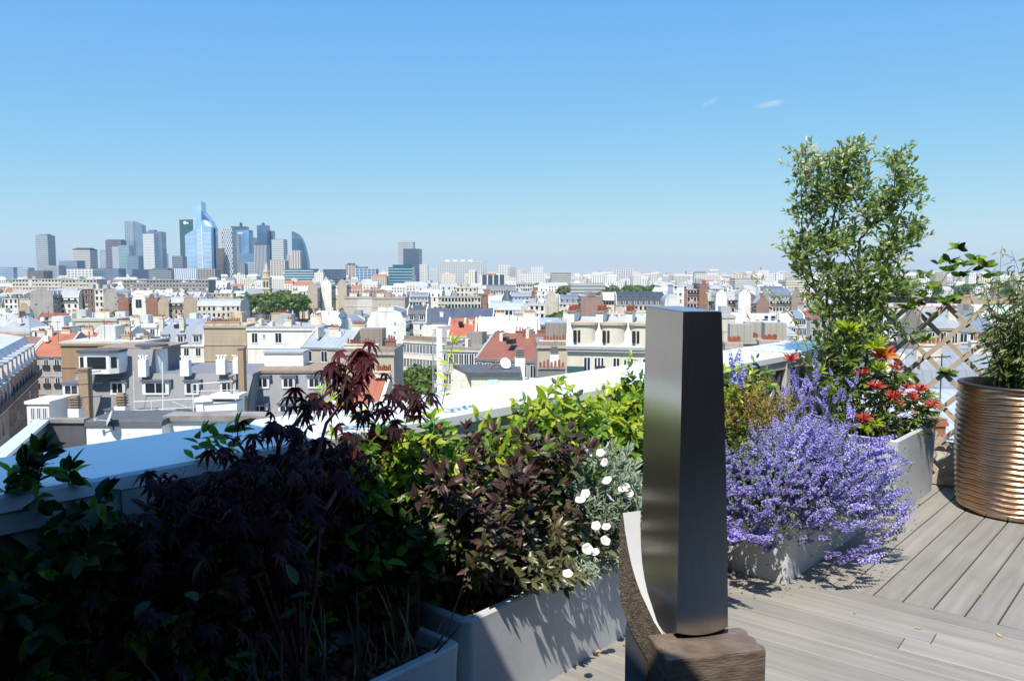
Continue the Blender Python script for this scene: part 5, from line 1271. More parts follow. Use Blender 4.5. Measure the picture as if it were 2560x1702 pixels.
# ---------------------------------------------------------------- everything further off: one mass of roofs to the horizon
def far_mat():
    m, nt, out = _nodes('far_city'); N, L = nt.nodes, nt.links
    b = N.new('ShaderNodeBsdfPrincipled'); L.new(b.outputs[0], out.inputs[0]); b.inputs['Roughness'].default_value = .8
    at = N.new('ShaderNodeAttribute'); at.attribute_name = 'tint'
    geo = N.new('ShaderNodeNewGeometry'); sp = N.new('ShaderNodeSeparateXYZ'); L.new(geo.outputs['Position'], sp.inputs[0])
    sn = N.new('ShaderNodeSeparateXYZ'); L.new(geo.outputs['Normal'], sn.inputs[0])
    def mth(op, a, b_=None):
        n = N.new('ShaderNodeMath'); n.operation = op
        for i, s in enumerate((a, b_)):
            if s is None: continue
            if isinstance(s, (int, float)): n.inputs[i].default_value = s
            else: L.new(s, n.inputs[i])
        return n.outputs[0]
    along = mth('ADD', mth('MULTIPLY', sp.outputs[0], 1.0), mth('MULTIPLY', sp.outputs[1], .83))
    wx = mth('GREATER_THAN', mth('FRACT', mth('DIVIDE', along, 3.1)), .58)
    wz = mth('GREATER_THAN', mth('FRACT', mth('DIVIDE', sp.outputs[2], 3.05)), .42)
    side = mth('LESS_THAN', mth('ABSOLUTE', sn.outputs[2]), .3)
    k = mth('MULTIPLY', mth('MULTIPLY', wx, wz), side)
    mx = N.new('ShaderNodeMix'); mx.data_type = 'RGBA'; L.new(k, mx.inputs['Factor']); L.new(at.outputs['Color'], mx.inputs['A']); mx.inputs['B'].default_value = (.14, .14, .145, 1)
    L.new(mx.outputs['Result'], b.inputs['Base Color'])
    return m
VV, FF, CC = [], [], []
def far_box(X, Y, w, dp, h, a, wc, rc, pitched):
    c, s = math.cos(a), math.sin(a); o = len(VV)
    cor = [(0, 0), (w, 0), (w, dp), (0, dp)]
    for z in (GROUND, GROUND + h):
        for x, y in cor: VV.append((X + x * c - y * s, Y + x * s + y * c, z)); CC.append(wc)
    for i in range(4): FF.append((o + i, o + (i + 1) % 4, o + 4 + (i + 1) % 4, o + 4 + i))
    q = len(VV)
    for x, y in cor: VV.append((X + x * c - y * s, Y + x * s + y * c, GROUND + h + .02)); CC.append(rc)
    if pitched:
        for x, y in ((w * .12, dp / 2), (w * .88, dp / 2)): VV.append((X + x * c - y * s, Y + x * s + y * c, GROUND + h + 4)); CC.append(rc)
        FF.extend([(q, q + 1, q + 5, q + 4), (q + 1, q + 2, q + 5), (q + 2, q + 3, q + 4, q + 5), (q + 3, q, q + 4)])
    else:
        FF.append((q, q + 1, q + 2, q + 3)); bx = len(VV)
        for z in (GROUND + h, GROUND + h + 2.5):
            for x, y in ((w * .3, dp * .3), (w * .55, dp * .3), (w * .55, dp * .7), (w * .3, dp * .7)): VV.append((X + x * c - y * s, Y + x * s + y * c, z)); CC.append(wc)
        FF.extend([(bx + i, bx + (i + 1) % 4, bx + 4 + (i + 1) % 4, bx + 4 + i) for i in range(4)] + [(bx + 4, bx + 5, bx + 6, bx + 7)])
GREEN_ZONES = [(540, 860, 715, 800), (1080, 1180, 700, 720), (1360, 1640, 705, 740), (1830, 1870, 705, 728), (2180, 2560, 695, 740), (930, 1010, 700, 720)]
d = 760.0
while d < 7500:
    half = .67 * d; x = -half
    while x < half:
        w = rg.uniform(8, 22) * (1 + d / 5000); dp = rg.uniform(10, 16)
        h = rg.choice((14, 17, 19, 20, 21, 22, 23, 24, 26)) + (rg.choice((0, 0, 0, 4, 10, 16)) if d > 1200 else 0)
        if d > 2500: h += rg.choice((0, 0, 0, 6, 12, 22)) * .8
        dd = d + rg.uniform(-10, 10) * (1 + d / 1500); px, py = to_px((x + w / 2, dd, GROUND + h))
        green = any(a < px < b and c < py < e for a, b, c, e in GREEN_ZONES)
        if rg.random() < (.80 if d < 1600 else .62) and not (green and rg.random() < .82) and not blocked(px - 4, px + 4, py, dd):
            wc = pick(WALLS)[1]; j = rg.uniform(.85, 1.12); wc = tuple(min(.88, c * j) for c in wc); rt = rg.random()
            rc = ZINC if rt < .3 else ZINCL if rt < .6 else (.42, .40, .37) if rt < .78 else (.16, .17, .19) if rt < .88 else (.38, .15, .09)
            far_box(x, dd, w, dp, h, rg.uniform(-.35, .35), wc, rc, rg.random() < .5)
        x += w + rg.uniform(0, 8)
    d += 22 + d * .026
me = bpy.data.meshes.new('distant_roofs'); me.from_pydata(VV, [], FF)
ca = me.color_attributes.new('tint', 'FLOAT_COLOR', 'POINT'); ca.data.foreach_set('color', np.array([(c[0], c[1], c[2], 1) for c in CC], np.float32).ravel())
me.materials.append(far_mat()); me.update(); o = link('distant_city', me); tag(o, 'far mass of pale roofs and blocks reaching the horizon', 'city', kind='stuff')

# low blue hills on the horizon
hv = []; n = 60
for i in range(n + 1):
    t = i / n; px = 1950 + t * 900; dd = 9000; X = (px - CX) / FPX * dd
    hh = 34 + 74 * math.exp(-((px - 2060) / 90) ** 2) + 82 * math.exp(-((px - 2240) / 120) ** 2) + 60 * math.exp(-((px - 2480) / 110) ** 2) + 4 * math.sin(i * .9) + 3 * math.sin(i * 2.3)
    hv.append((X, dd, hh))
V = []; F = []
for (X, Y, hh) in hv: V += [(X, Y - 700, GROUND), (X, Y, GROUND + hh), (X * 1.1, Y + 1500, GROUND)]
F = [(i * 3 + k, (i + 1) * 3 + k, (i + 1) * 3 + k + 1, i * 3 + k + 1) for i in range(n) for k in range(2)]
o = MB().add(V, F).build('hills', mat('hill_green', (.05, .085, .04), .9, var=.5, scale=.01), smooth=True); tag(o, kind='structure')

# ---------------------------------------------------------------- city trees
M_FOL = leafmat('city_foliage', (.055, .105, .020), (.15, .22, .045), trans=.3, tcol=(1.4, 1.5, .5), rough=.6)
M_TRK = mat('tree_bark', (.09, .07, .055), .9)
QUAD = (np.array([(-.5, -.5, 0), (.5, -.5, .12), (.5, .5, 0), (-.5, .5, .12)]), [(0, 1, 2, 3)])
def tree_meshes(seed, n, leaf, H=15.0, Wd=5.0, dark=False):
    g_ = np.random.default_rng(seed); T = []; lobes = []
    for k in range(14):
        a = g_.random() * 6.28; rr = Wd * (.15 + .55 * g_.random()); lobes.append((rr * math.cos(a), rr * math.sin(a), H * (.38 + .48 * g_.random()), Wd * (.28 + .26 * g_.random())))
    lobes.append((0, 0, H * .8, Wd * .5))
    per = n // len(lobes); N_ = []
    for (x, y, z, r_) in lobes:
        v = g_.normal(size=(per, 3)); v /= np.linalg.norm(v, axis=1)[:, None]; v[:, 2] = np.where(v[:, 2] < -.5, -v[:, 2], v[:, 2])
        q = v * r_ * (.75 + .35 * g_.random(per))[:, None] * np.array([1, 1, .85]); T.append(q + np.array([x, y, z])); N_.append(v)
    T = np.concatenate(T); N_ = np.concatenate(N_) + g_.normal(size=T.shape) * .45
    M_ = []
    for v in N_:
        z = Vector(v).normalized(); x = z.orthogonal().normalized(); y = z.cross(x); a = g_.random() * 6.28; s = leaf * (.6 + .8 * g_.random())
        xx = (x * math.cos(a) + y * math.sin(a)) * s; yy = z.cross(xx.normalized()) * s
        M_.append(np.array([[xx[i], yy[i], z[i] * s] for i in range(3)]))
    cr = bulk('crown', [(QUAD[0], QUAD[1], np.array(M_), T)], M_FOL, None, (0, 0, 0)); me = cr.data; bpy.data.objects.remove(cr)
    m = MB(); m.tube([(0, 0, 0), (.1, .05, H * .35), (0, .1, H * .7)], .32, .12, 7)
    for k in range(5):
        x, y, z, r_ = lobes[k]; m.tube([(0, 0, H * .33), (x * .5, y * .5, z * .75), (x, y, z)], .14, .05, 5)
    return me, m.mesh('trunk', M_TRK)
TV = [tree_meshes(s, 620, 1.05) for s in (1, 2, 3, 4)]
TN = [tree_meshes(s, 5200, .36, 13, 4.6) for s in (7, 8)]
def city_tree(label, X, Y, sc, var, near=False, group='city trees', rz=0):
    r = empty('city_tree', (X, Y, GROUND), rz); tag(r, label, 'tree', group); r.scale = sc
    me, tk = (TN if near else TV)[var % len(TN if near else TV)]; o = link('crown', me, r); o['kind'] = 'stuff'; link('trunk', tk, r)
TREES = []
def grove(desc, x0, x1, y0, y1, d0, d1, n, hs=(13, 18)):
    for k in range(n):
        d = rg.uniform(d0, d1); px = rg.uniform(x0, x1); TREES.append((d, px, rg.uniform(*hs) / 15, desc))
grove('round park tree below the church', 566, 765, 0, 0, 560, 790, 40, (18, 23))
grove('park tree in front of the tan gables', 700, 850, 0, 0, 640, 860, 26, (18, 24))
grove('street tree before the teal glass office', 960, 1032, 0, 0, 900, 1150, 12, (20, 25))
grove('garden tree by the far brick houses', 880, 1010, 0, 0, 760, 1000, 16, (18, 24))
grove('street tree between the court blocks', 1178, 1205, 0, 0, 480, 720, 9, (20, 27))
grove('tree lining the far railway cutting', 1385, 1640, 0, 0, 760, 1050, 38, (20, 27))
grove('garden tree behind the white school block', 1330, 1420, 0, 0, 305, 330, 9, (19, 22))
grove('garden tree next to the cream stepped block', 1215, 1290, 0, 0, 262, 285, 8, (19, 21.5))
grove('dark wood edge tree on the far slope', 2180, 2560, 0, 0, 900, 1500, 46, (22, 30))
grove('scattered garden tree of the far quarter', 880, 1900, 0, 0, 900, 1700, 40, (20, 26))
grove('court tree between pale walls', 280, 330, 0, 0, 395, 405, 3, (17, 19))
grove('small garden tree among the far white roofs', 1500, 1900, 0, 0, 500, 900, 16, (18, 24))
grove('balcony side tree by the cream court', 1060, 1200, 0, 0, 395, 415, 6, (19, 21))
grove('round tree beyond the ochre front', 1838, 1872, 0, 0, 640, 720, 4, (20, 23))
grove('courtyard tree among the white roofs', 520, 620, 0, 0, 640, 720, 8, (20, 23))
cnt = {}; kept_ = []
for t_ in sorted(TREES):
    d, px, s, desc = t_; top = to_px((0, d, GROUND + 15 * s))[1]; hw = 4.2 * s / d * FPX; see = False
    for c in range(int(px - hw), int(px + hw) + 1, max(2, int(hw / 3))):
        m_ = min([lo for (dd_, a, b, lo) in OCC if dd_ < d and a <= c <= b] + [9999])
        if top + abs(c - px) * .5 < m_ - 2: see = True; break
    if see: kept_.append(t_); OCC.append((d, px - hw * .8, px + hw * .8, top + 15 * s * .18 / d * FPX))
TREES = kept_
for d, px, s, desc in sorted(TREES):
    n = cnt.get(desc, 0); cnt[desc] = n + 1
    X = (px - CX) / FPX * d
    W_ = ['in front', 'second', 'third', 'fourth', 'fifth', 'sixth', 'seventh', 'eighth', 'ninth', 'tenth', 'eleventh', 'twelfth', 'thirteenth', 'fourteenth', 'fifteenth', 'sixteenth', 'seventeenth', 'eighteenth', 'nineteenth', 'twentieth'] + ['twenty-' + q for q in ('first', 'second', 'third', 'fourth', 'fifth', 'sixth', 'seventh', 'eighth', 'ninth')] + ['thirtieth'] + ['thirty-' + q for q in ('first', 'second', 'third', 'fourth', 'fifth', 'sixth', 'seventh', 'eighth', 'ninth')] + ['fortieth'] + ['forty-' + q for q in ('first', 'second', 'third', 'fourth', 'fifth', 'sixth', 'seventh', 'eighth', 'ninth')] + ['fiftieth']
    city_tree('%s, %s' % (desc, 'one in front' if n == 0 else W_[n] + ' in depth'), X, d, (s * rg.uniform(.9, 1.2), s * rg.uniform(.9, 1.2), s), n, rz=rg.uniform(0, 6))
for k, (px, d, s, lb) in enumerate(((968, 150, 1.36, 'leafy street tree filling the gap beside the office block'), (1010, 142, 1.3, 'street tree crown at the foot of the office windows'), (1062, 132, 1.27, 'lowest street tree just over the white cap'), (1040, 160, 1.3, 'street tree tucked behind the lowest crown'))):
    city_tree(lb, (px - CX) / FPX * d, d, (s, s, s * 1.05), k, True, 'street trees by the office block')
# ---------------------------------------------------------------- planters, sculpture, pot
M_PLANT = mat('grey_planter', (.55, .555, .56), .7, var=.15, scale=3.5, bump=.05, bscale=40, dirt=.22, spec=.3)
M_SOIL = mat('dark_soil', (.035, .024, .017), .95, var=.5, scale=30, bump=.8, bscale=60)
M_BARK = leafmat('bark_chips', (.05, .025, .014), (.22, .10, .045), trans=0, rough=.85)
def rrect(u0, u1, v0, v1, r, n=5):
    pts = []
    for (cu, cv, a0) in ((u1 - r, v1 - r, 0), (u0 + r, v1 - r, 90), (u0 + r, v0 + r, 180), (u1 - r, v0 + r, 270)):
        for i in range(n + 1):
            a = R(a0 + 90 * i / n); pts.append((cu + r * math.cos(a), cv + r * math.sin(a)))
    return pts
CHIP = ([(-.5, -.5, 0), (.5, -.5, 0), (.5, .5, 0), (-.5, .5, 0), (-.4, -.4, .3), (.4, -.5, .25), (.5, .4, .3), (-.4, .4, .25)],
        [(4, 5, 6, 7), (0, 1, 5, 4), (1, 2, 6, 5), (2, 3, 7, 6), (3, 0, 4, 7)])
def rot_mats(n, tilt=.5):
    out = np.zeros((n, 3, 3))
    a = nr.random(n) * 2 * np.pi; t = (nr.random(n) - .5) * 2 * tilt; t2 = (nr.random(n) - .5) * 2 * tilt
    for i in range(n):
        out[i] = np.array(Matrix.Rotation(a[i], 3, 'Z') @ Matrix.Rotation(t[i], 3, 'X') @ Matrix.Rotation(t2[i], 3, 'Y'))
    return out
def planter(label, u0, u1, v0, v1, h, soil=None, r=.03, wall=.035, taper=.012, chips=500):
    root = empty('planter', P((u0 + u1) / 2, (v0 + v1) / 2, 0)); tag(root, label, 'planter', 'grey planter boxes along the parapet')
    rings = [(taper, .0), (0, h - .045), (-.003, h - .008), (.004, h), (wall - .006, h), (wall, h - .01), (wall + .004, h - .14)]
    m = MB(); V = []; nn = None
    for ins, z in rings:
        q = rrect(u0 + ins, u1 - ins, v0 + ins, v1 - ins, max(r - max(ins, 0) * .5, .008)); nn = len(q)
        V += [(a, b, z) for a, b in q]
    F = []
    for k in range(len(rings) - 1):
        F += [(k * nn + i, (k + 1) * nn + i, (k + 1) * nn + (i + 1) % nn, k * nn + (i + 1) % nn) for i in range(nn)]
    m.add(V, F); b_ = tchild(m, 'box', M_PLANT, root); smooth_by_angle(b_, 40)
    so = MB(); q = rrect(u0 + wall + .001, u1 - wall - .001, v0 + wall + .001, v1 - wall - .001, .02)
    zs = h - (soil or .055)
    so.add([(a, b, zs) for a, b in q], [tuple(range(len(q) - 1, -1, -1))]); s_ = tchild(so, 'soil', M_SOIL, root)
    if chips:
        T = np.array([P(rg.uniform(u0 + .06, u1 - .06), rg.uniform(v0 + .06, v1 - .06), zs + rg.uniform(0, .018)) for _ in range(chips)])
        Mx = rot_mats(chips, .6) * nr.uniform(.012, .04, chips)[:, None, None]
        bulk('bark_mulch', [(CHIP[0], CHIP[1], Mx, T)], M_BARK, root, root.location, smooth=False)
    return root
planter('grey planter box in the shade, its end butting the planter of dark shrubs', .75, 1.985, -2.42, -2.0, .377, chips=250)
planter('small grey planter corner deep in the shade under the maple', -.55, 1.2, -1.99, -1.52, .40, chips=80)
planter('long grey planter holding the dark leaved shrub and white flowers', 2.035, 4.19, -2.43, -2.02, .43, r=.045, chips=1100)
planter('grey planter hidden under the spilling purple flowers', 4.225, 5.78, -2.43, -1.70, .43, chips=400)
planter('tall pale grey planter in front of the trellis holding red tipped shrub', 5.90, 6.93, -2.43, -1.62, .56, soil=.11, chips=400)

# sculpture: brushed steel column on a rough bronze block
M_STEEL = mat('brushed_steel', (.50, .47, .43), .28, metal=1.0, var=.10, scale=5, stretch=(60, 60, 1.2), bump=.02, bscale=3, aniso=.4)
M_STEELT = mat('satin_steel_top', (.55, .56, .57), .38, metal=1.0, var=.06)
M_POLI = mat('glare_white_steel', (.92, .91, .89), .32, metal=.1, var=.05)  # near white, barely metallic: the sun's glare is put into the colour
M_BRONZE = mat('rough_bronze', (.18, .135, .098), .62, metal=.25, var=.45, scale=40, stretch=(.35, .35, 1.6), bump=.28, bscale=110, spec=.3)
M_BRONZT = mat('grainy_bronze', (.13, .105, .078), .6, metal=.3, var=.65, scale=120, bump=.45, bscale=200)
M_PLATE = mat('steel_plate', (.33, .33, .33), .42, metal=.9, var=.08, stretch=(30, 30, 1))
sc_ = empty('sculpture', (.56, 2.45, 0)); tag(sc_, 'tall brushed steel column sculpture balanced on a rough brown bronze block', 'sculpture')
SB = sc_.location
def loc_(pts): return [(p[0] - SB[0], p[1] - SB[1], p[2] - SB[2]) for p in pts]
# column: tapered prism with a rocker-shaped foot
A0, C0, B0, D0 = Vector((.500, 2.352, 0)), Vector((.668, 2.392, 0)), Vector((.472, 2.86, 0)), Vector((.640, 2.90, 0))
A1, C1, B1, D1 = Vector((.511, 2.388, 0)), Vector((.629, 2.400, 0)), Vector((.474, 2.83, 0)), Vector((.592, 2.842, 0))
ZT = 1.595; cols = []
NY, NZ, NX = 12, 14, 8
def foot(ty, tx): return .532 + .076 * (abs(ty * 2 - .95) / .95) ** 2.2 + .016 * (tx * 2 - 1) ** 2 * (1 if ty < .5 else .4)
def taperf(t): return t ** 1.5 * .75 + t * .25
def cpt(tx, ty, tz):
    z0 = foot(ty, tx); z = z0 + (ZT - z0) * tz; s = taperf((z - .55) / (ZT - .55)) if z > .55 else 0
    lo = A0.lerp(C0, tx).lerp(B0.lerp(D0, tx), ty); hi = A1.lerp(C1, tx).lerp(B1.lerp(D1, tx), ty)
    q = lo.lerp(hi, s); return Vector((q.x, q.y, z))
m = MB()
def face(fn, na, nb, flip=False):
    V = [fn(i / na, j / nb) for j in range(nb + 1) for i in range(na + 1)]
    F = [(j * (na + 1) + i, j * (na + 1) + i + 1, (j + 1) * (na + 1) + i + 1, (j + 1) * (na + 1) + i) for j in range(nb) for i in range(na)]
    if flip: F = [tuple(reversed(f)) for f in F]
    m.add(loc_(V), F)
face(lambda a, b: cpt(a, 0, b), NX, NZ); face(lambda a, b: cpt(0, 1 - a, b), NY, NZ)
face(lambda a, b: cpt(1, a, b), NY, NZ); face(lambda a, b: cpt(1 - a, 1, b), NX, NZ)
face(lambda a, b: cpt(a, b, 0), NX, NY, True)
col_ = m.build('column', M_STEEL, sc_); smooth_by_angle(col_, 30)
V = [cpt(0, 0, 1), cpt(1, 0, 1), cpt(1, 1, 1), cpt(0, 1, 1)]
MB().add(loc_([q + Vector((0, 0, .0015)) for q in V]), [(0, 1, 2, 3)]).build('top_plate', M_STEELT, sc_)
# bronze block with a scalloped far corner
bl = [(.446, 2.224), (.752, 2.291)]
for k in range(13):
    t = k / 12; bx = .752 - .022 * t; by = 2.291 + .155 * t
    bl.append((bx + .009 * abs(math.sin(t * math.pi * 3)) - .012 * t, by))
bl += [(.420, 2.392), (.426, 2.372)]
blm = MB(); blv = [(x - SB[0], y - SB[1]) for x, y in bl]
n_ = len(blv); cx_ = sum(x for x, y in blv) / n_; cy_ = sum(y for x, y in blv) / n_
lv = [(.985, .598), (1.0, .592), (1.0, .48), (.997, .38), (1.0, .26)]
V = [(cx_ + (x - cx_) * s, cy_ + (y - cy_) * s, z) for s, z in lv for x, y in blv]
F = [((k + 1) * n_ + i, (k + 1) * n_ + (i + 1) % n_, k * n_ + (i + 1) % n_, k * n_ + i) for k in range(len(lv) - 1) for i in range(n_)]
F += [tuple(range(n_))]
bo = MB().add(V, F).build('block', M_BRONZE, sc_)
# crescent cradle: grainy face, bright inner curve
outer = [(.333, .97), (.331, .90), (.329, .824), (.331, .75), (.337, .69), (.369, .606), (.426, .503)]
inner = [(.474, .582), (.440, .636), (.418, .684), (.399, .724), (.384, .765), (.369, .815), (.358, .865), (.348, .92), (.340, .979)]
poly = outer + inner; dep = Vector((.058, .022, 0)); y0 = 2.405
V = [(x, y0, z) for x, z in poly] + [(x + dep.x * max(0, (z - .57) / .41), y0 + dep.y * max(.05, (z - .57) / .41), z) for x, z in poly]; n_ = len(poly)
MB().add(loc_(V), [tuple(range(n_)), tuple(range(2 * n_ - 1, n_ - 1, -1))] + [((i + 1) % n_, i, n_ + i, n_ + (i + 1) % n_) for i in range(len(outer) - 1)]).build('cradle', M_BRONZT, sc_)
k0 = len(outer)
cr_ = MB().add(loc_(V), [((i + 1) % n_, i, n_ + i, n_ + (i + 1) % n_) for i in range(k0 - 1, n_)]).build('polished_curve', M_POLI, sc_)
# steel foot plate and plinth
pl = [(.353, .615), (.37, .604), (.424, .506), (.447, .40), (.447, .0), (.353, .0)]
V = [(x, 2.412, z) for x, z in pl] + [(x + .09, 2.75, z) for x, z in pl]; n_ = len(pl)
MB().add(loc_(V), [tuple(range(n_)), tuple(range(2 * n_ - 1, n_ - 1, -1))] + [((i + 1) % n_, i, n_ + i, n_ + (i + 1) % n_) for i in range(n_)]).build('foot_plate', M_PLATE, sc_)
MB().add(loc_([(.47, 2.25, 0), (.73, 2.30, 0), (.71, 2.42, 0), (.449, 2.38, 0), (.47, 2.25, .262), (.73, 2.30, .262), (.71, 2.42, .262), (.449, 2.38, .262)]),
         [(4, 5, 6, 7), (0, 1, 5, 4), (1, 2, 6, 5), (2, 3, 7, 6), (3, 0, 4, 7)]).build('plinth', M_PLATE, sc_)

# rippled bronze pot
M_POT = mat('bronze_pot', (.54, .36, .225), .27, metal=1.0, var=.25, scale=6, stretch=(1, 1, 3), bump=.06, bscale=30)
M_POTIN = mat('pot_inside', (.03, .022, .018), .7)
pc = P(6.716, -1.033, 0)
pot = empty('plant_pot', pc); tag(pot, 'big round bronze pot with rippled sides holding bamboo', 'pot')
NT, NZp = 110, 230; V = []; F = []
ph_ = [rg.uniform(0, 6.28) for _ in range(6)]
PH = .905
for j in range(NZp + 1):
    t = j / NZp; z = .012 + PH * t
    r0 = .372 + .030 * math.sin(min(t, 1) * math.pi * .75) + (0 if t > .03 else -.02 * (1 - t / .03))
    for i in range(NT):
        a = 2 * math.pi * i / NT
        w = z * 2 * math.pi / .0395 + 1.0 * math.sin(3 * a + ph_[0]) * math.sin(5 * z + ph_[1]) + 0.6 * math.sin(7 * a + ph_[2] + 4 * z) + .35 * math.sin(12 * a + ph_[3] - 9 * z)
        amp = .0098 * (1 if .04 < t < .955 else .1)
        rr = r0 + amp * (1 - abs(math.sin(w / 2)) * 2)
        V.append((rr * math.cos(a), rr * math.sin(a), z))
for j in range(NZp): F += [(j * NT + i, j * NT + (i + 1) % NT, (j + 1) * NT + (i + 1) % NT, (j + 1) * NT + i) for i in range(NT)]
o = MB().add(V, F).build('pot_body', M_POT, pot, smooth=True)
m = MB(); zt = .012 + PH; rings = [(.398, zt), (.404, zt + .012), (.395, zt + .022), (.372, zt + .022), (.364, zt + .01), (.36, zt - .25)]
V = [(r * math.cos(2 * math.pi * i / 72), r * math.sin(2 * math.pi * i / 72), z) for r, z in rings for i in range(72)]
F = [(k * 72 + i, k * 72 + (i + 1) % 72, (k + 1) * 72 + (i + 1) % 72, (k + 1) * 72 + i) for k in range(5) for i in range(72)]
m.add(V, F).build('rim', mat('pot_rim', (.10, .075, .06), .4, metal=.8), pot, smooth=True)
MB().add([(.361 * math.cos(2 * math.pi * i / 40), .361 * math.sin(2 * math.pi * i / 40), zt - .07) for i in range(40)], [tuple(range(40))]).build('soil', M_SOIL, pot)
# scraps fallen on the deck
M_SCRAP = leafmat('dry_scrap', (.30, .12, .03), (.62, .45, .22), trans=0, rough=.8)
for (x, y, s, lab) in ((2136, 1532, .012, 'dry leaf scrap lying on the border boards'), (2296, 1570, .016, 'pale curled scrap on the border boards'),
                       (2330, 1520, .010, 'tiny crumb at the end of a wide deck gap'), (2498, 1588, .02, 'long straw scrap on the border boards'),
                       (2298, 1260, .02, 'orange dead leaf beside the tall planter'), (2452, 1484, .011, 'crumb caught in a wide deck gap'),
                       (1560, 1612, .012, 'dark red petal at the foot of the long planter'), (1495, 1630, .022, 'straw scrap beside the foot of the long planter')):
    p = at_z(x, y, .004); q = MB()
    q.add([(-1, -.4, 0), (.2, -.6, .15), (1, .1, .5), (.1, .5, .1), (-.2, 0, .35)], [(0, 1, 4), (1, 2, 4), (2, 3, 4), (3, 0, 4)])
    q.v = [(a * s, b * s, c * s) for a, b, c in q.v]
    o = q.build('leaf_scrap', M_SCRAP, loc=p); o.rotation_euler = (0, 0, rg.uniform(0, 6)); tag(o, lab, 'leaf scrap', 'scraps on the deck')
# ---------------------------------------------------------------- plants of the terrace
def leaf_shape(st, fold=.25, droop=.12, curl=0.0):
    """folded, drooping leaf along +y with length 1"""
    V, F = [], []; rows = []
    for t, hw in st:
        z = -droop * t * t + curl * math.sin(t * math.pi) * .1
        if hw < 1e-4: V.append((0, t, z)); rows.append([len(V) - 1])
        else:
            V += [(-hw, t, z + fold * hw), (0, t, z), (hw, t, z + fold * hw)]; n = len(V); rows.append([n - 3, n - 2, n - 1])
    for a, b in zip(rows[:-1], rows[1:]):
        if len(a) == 1: F += [(a[0], b[1], b[0]), (a[0], b[2], b[1])]
        elif len(b) == 1: F += [(a[0], a[1], b[0]), (a[1], a[2], b[0])]
        else: F += [(a[0], a[1], b[1], b[0]), (a[1], a[2], b[2], b[1])]
    return (np.array(V), F)
LANCE = leaf_shape([(0, 0), (.18, .12), (.45, .19), (.75, .12), (1, 0)], .35, .22)
OVAL = leaf_shape([(0, 0), (.15, .17), (.45, .27), (.78, .17), (1, 0)], .3, .15)
TREL = leaf_shape([(0, 0), (.2, .13), (.5, .20), (.8, .13), (1, 0)], .35, .12)
WEIG = leaf_shape([(0, 0), (.15, .13), (.45, .21), (.78, .12), (1, 0)], .4, .3)
NARROW = leaf_shape([(0, 0), (.35, .09), (.7, .08), (1, 0)], .3, .2)
BLADE = leaf_shape([(0, .012), (.4, .018), (.8, .01), (1, 0)], .2, .35)
SMALL = leaf_shape([(0, 0), (.4, .22), (1, 0)], .3, .15)
def maple_leaf():
    V, F = [], []
    for ang, L_ in ((0, 1), (34, .93), (-34, .93), (70, .74), (-70, .74), (112, .46), (-112, .46)):
        c, s = math.cos(R(ang)), math.sin(R(ang)); o = len(V)
        for (x, y) in ((-.045, .0), (.045, .0), (-.115, .48), (.0, .46), (.115, .48), (0, 1.0)):
            r_ = math.hypot(x, y * L_); X, Y = x * c + y * L_ * s, -x * s + y * L_ * c
            V.append((X, Y, -.62 * r_ ** 1.7 + (.03 if x else 0)))
        F += [(o, o + 3, o + 2), (o, o + 1, o + 3), (o + 1, o + 4, o + 3), (o + 2, o + 3, o + 5), (o + 3, o + 4, o + 5)]
    return (np.array(V), F)
MAPLE = maple_leaf()
def lm(d, up, s, sx=1.0):
    y = d.normalized(); x = y.cross(up)
    if x.length < 1e-3: x = y.orthogonal()
    x.normalize(); z = x.cross(y)
    return ((x.x * s * sx, y.x * s, z.x * s), (x.y * s * sx, y.y * s, z.y * s), (x.z * s * sx, y.z * s, z.z * s))
UP = Vector((0, 0, 1))
SUNUP = Vector((-.14, -.62, .78))      # leaves turn their faces to the light
def rv(k=1.0): return Vector((rg.gauss(0, 1), rg.gauss(0, 1), rg.gauss(0, 1))) * k
class Plant:
    def __init__(s, name, label, cat, base, group=None):
        s.root = empty(name, base); tag(s.root, label, cat, group); s.base = Vector(base); s.L = {}; s.st = MB(); s.kinds = {}
    def leaf(s, kind, p, d, up=UP, size=.05, sx=1.0): s.L.setdefault(kind, []).append((lm(Vector(d), up, size, sx), tuple(p)))
    def kind(s, key, shape, mtl): s.kinds[key] = (shape, mtl)
    def stem(s, pts, r0, r1=None, n=5): s.st.tube([Vector(p) - s.base for p in pts], r0, r1, n)
    def finish(s, singles=80, stem_mat=None, stem_name='stems', part='leaf'):
        eye = Vector((0, 0, EYE))
        if s.st.v:
            o = s.st.build(stem_name, stem_mat or M_STEM, s.root)
            if stem_name == 'stems': o['kind'] = 'stuff'
        tot = sum(len(v) for v in s.L.values())
        for key, items in s.L.items():
            (V0, F0), mtl = s.kinds[key]
            ns = min(len(items), int(round(singles * len(items) / max(tot, 1))))
            # the leaves that show largest: nearest the eye for their size, on the near surface
            order = sorted(range(len(items)), key=lambda i: (Vector(items[i][1]) - eye).length - 1.5 * math.sqrt(sum(items[i][0][r][1] ** 2 for r in range(3))) + rg.uniform(0, .25))
            single = set(order[:ns])
            if ns:
                me = bpy.data.meshes.new(part); me.from_pydata([tuple(v) for v in V0], [], F0); me.materials.append(mtl); me.shade_smooth()
                for i in order[:ns]:
                    M_, p = items[i]; o = bpy.data.objects.new(part, me); COL.objects.link(o); o.parent = s.root
                    q = Vector(p) - s.base
                    o.matrix_local = Matrix(((M_[0][0], M_[0][1], M_[0][2], q.x), (M_[1][0], M_[1][1], M_[1][2], q.y), (M_[2][0], M_[2][1], M_[2][2], q.z), (0, 0, 0, 1)))
            rest = [items[i] for i in range(len(items)) if i not in single]
            if rest: bulk('foliage', [(V0, F0, np.array([r[0] for r in rest]), np.array([r[1] for r in rest]))], mtl, s.root, s.base)
        return s.root
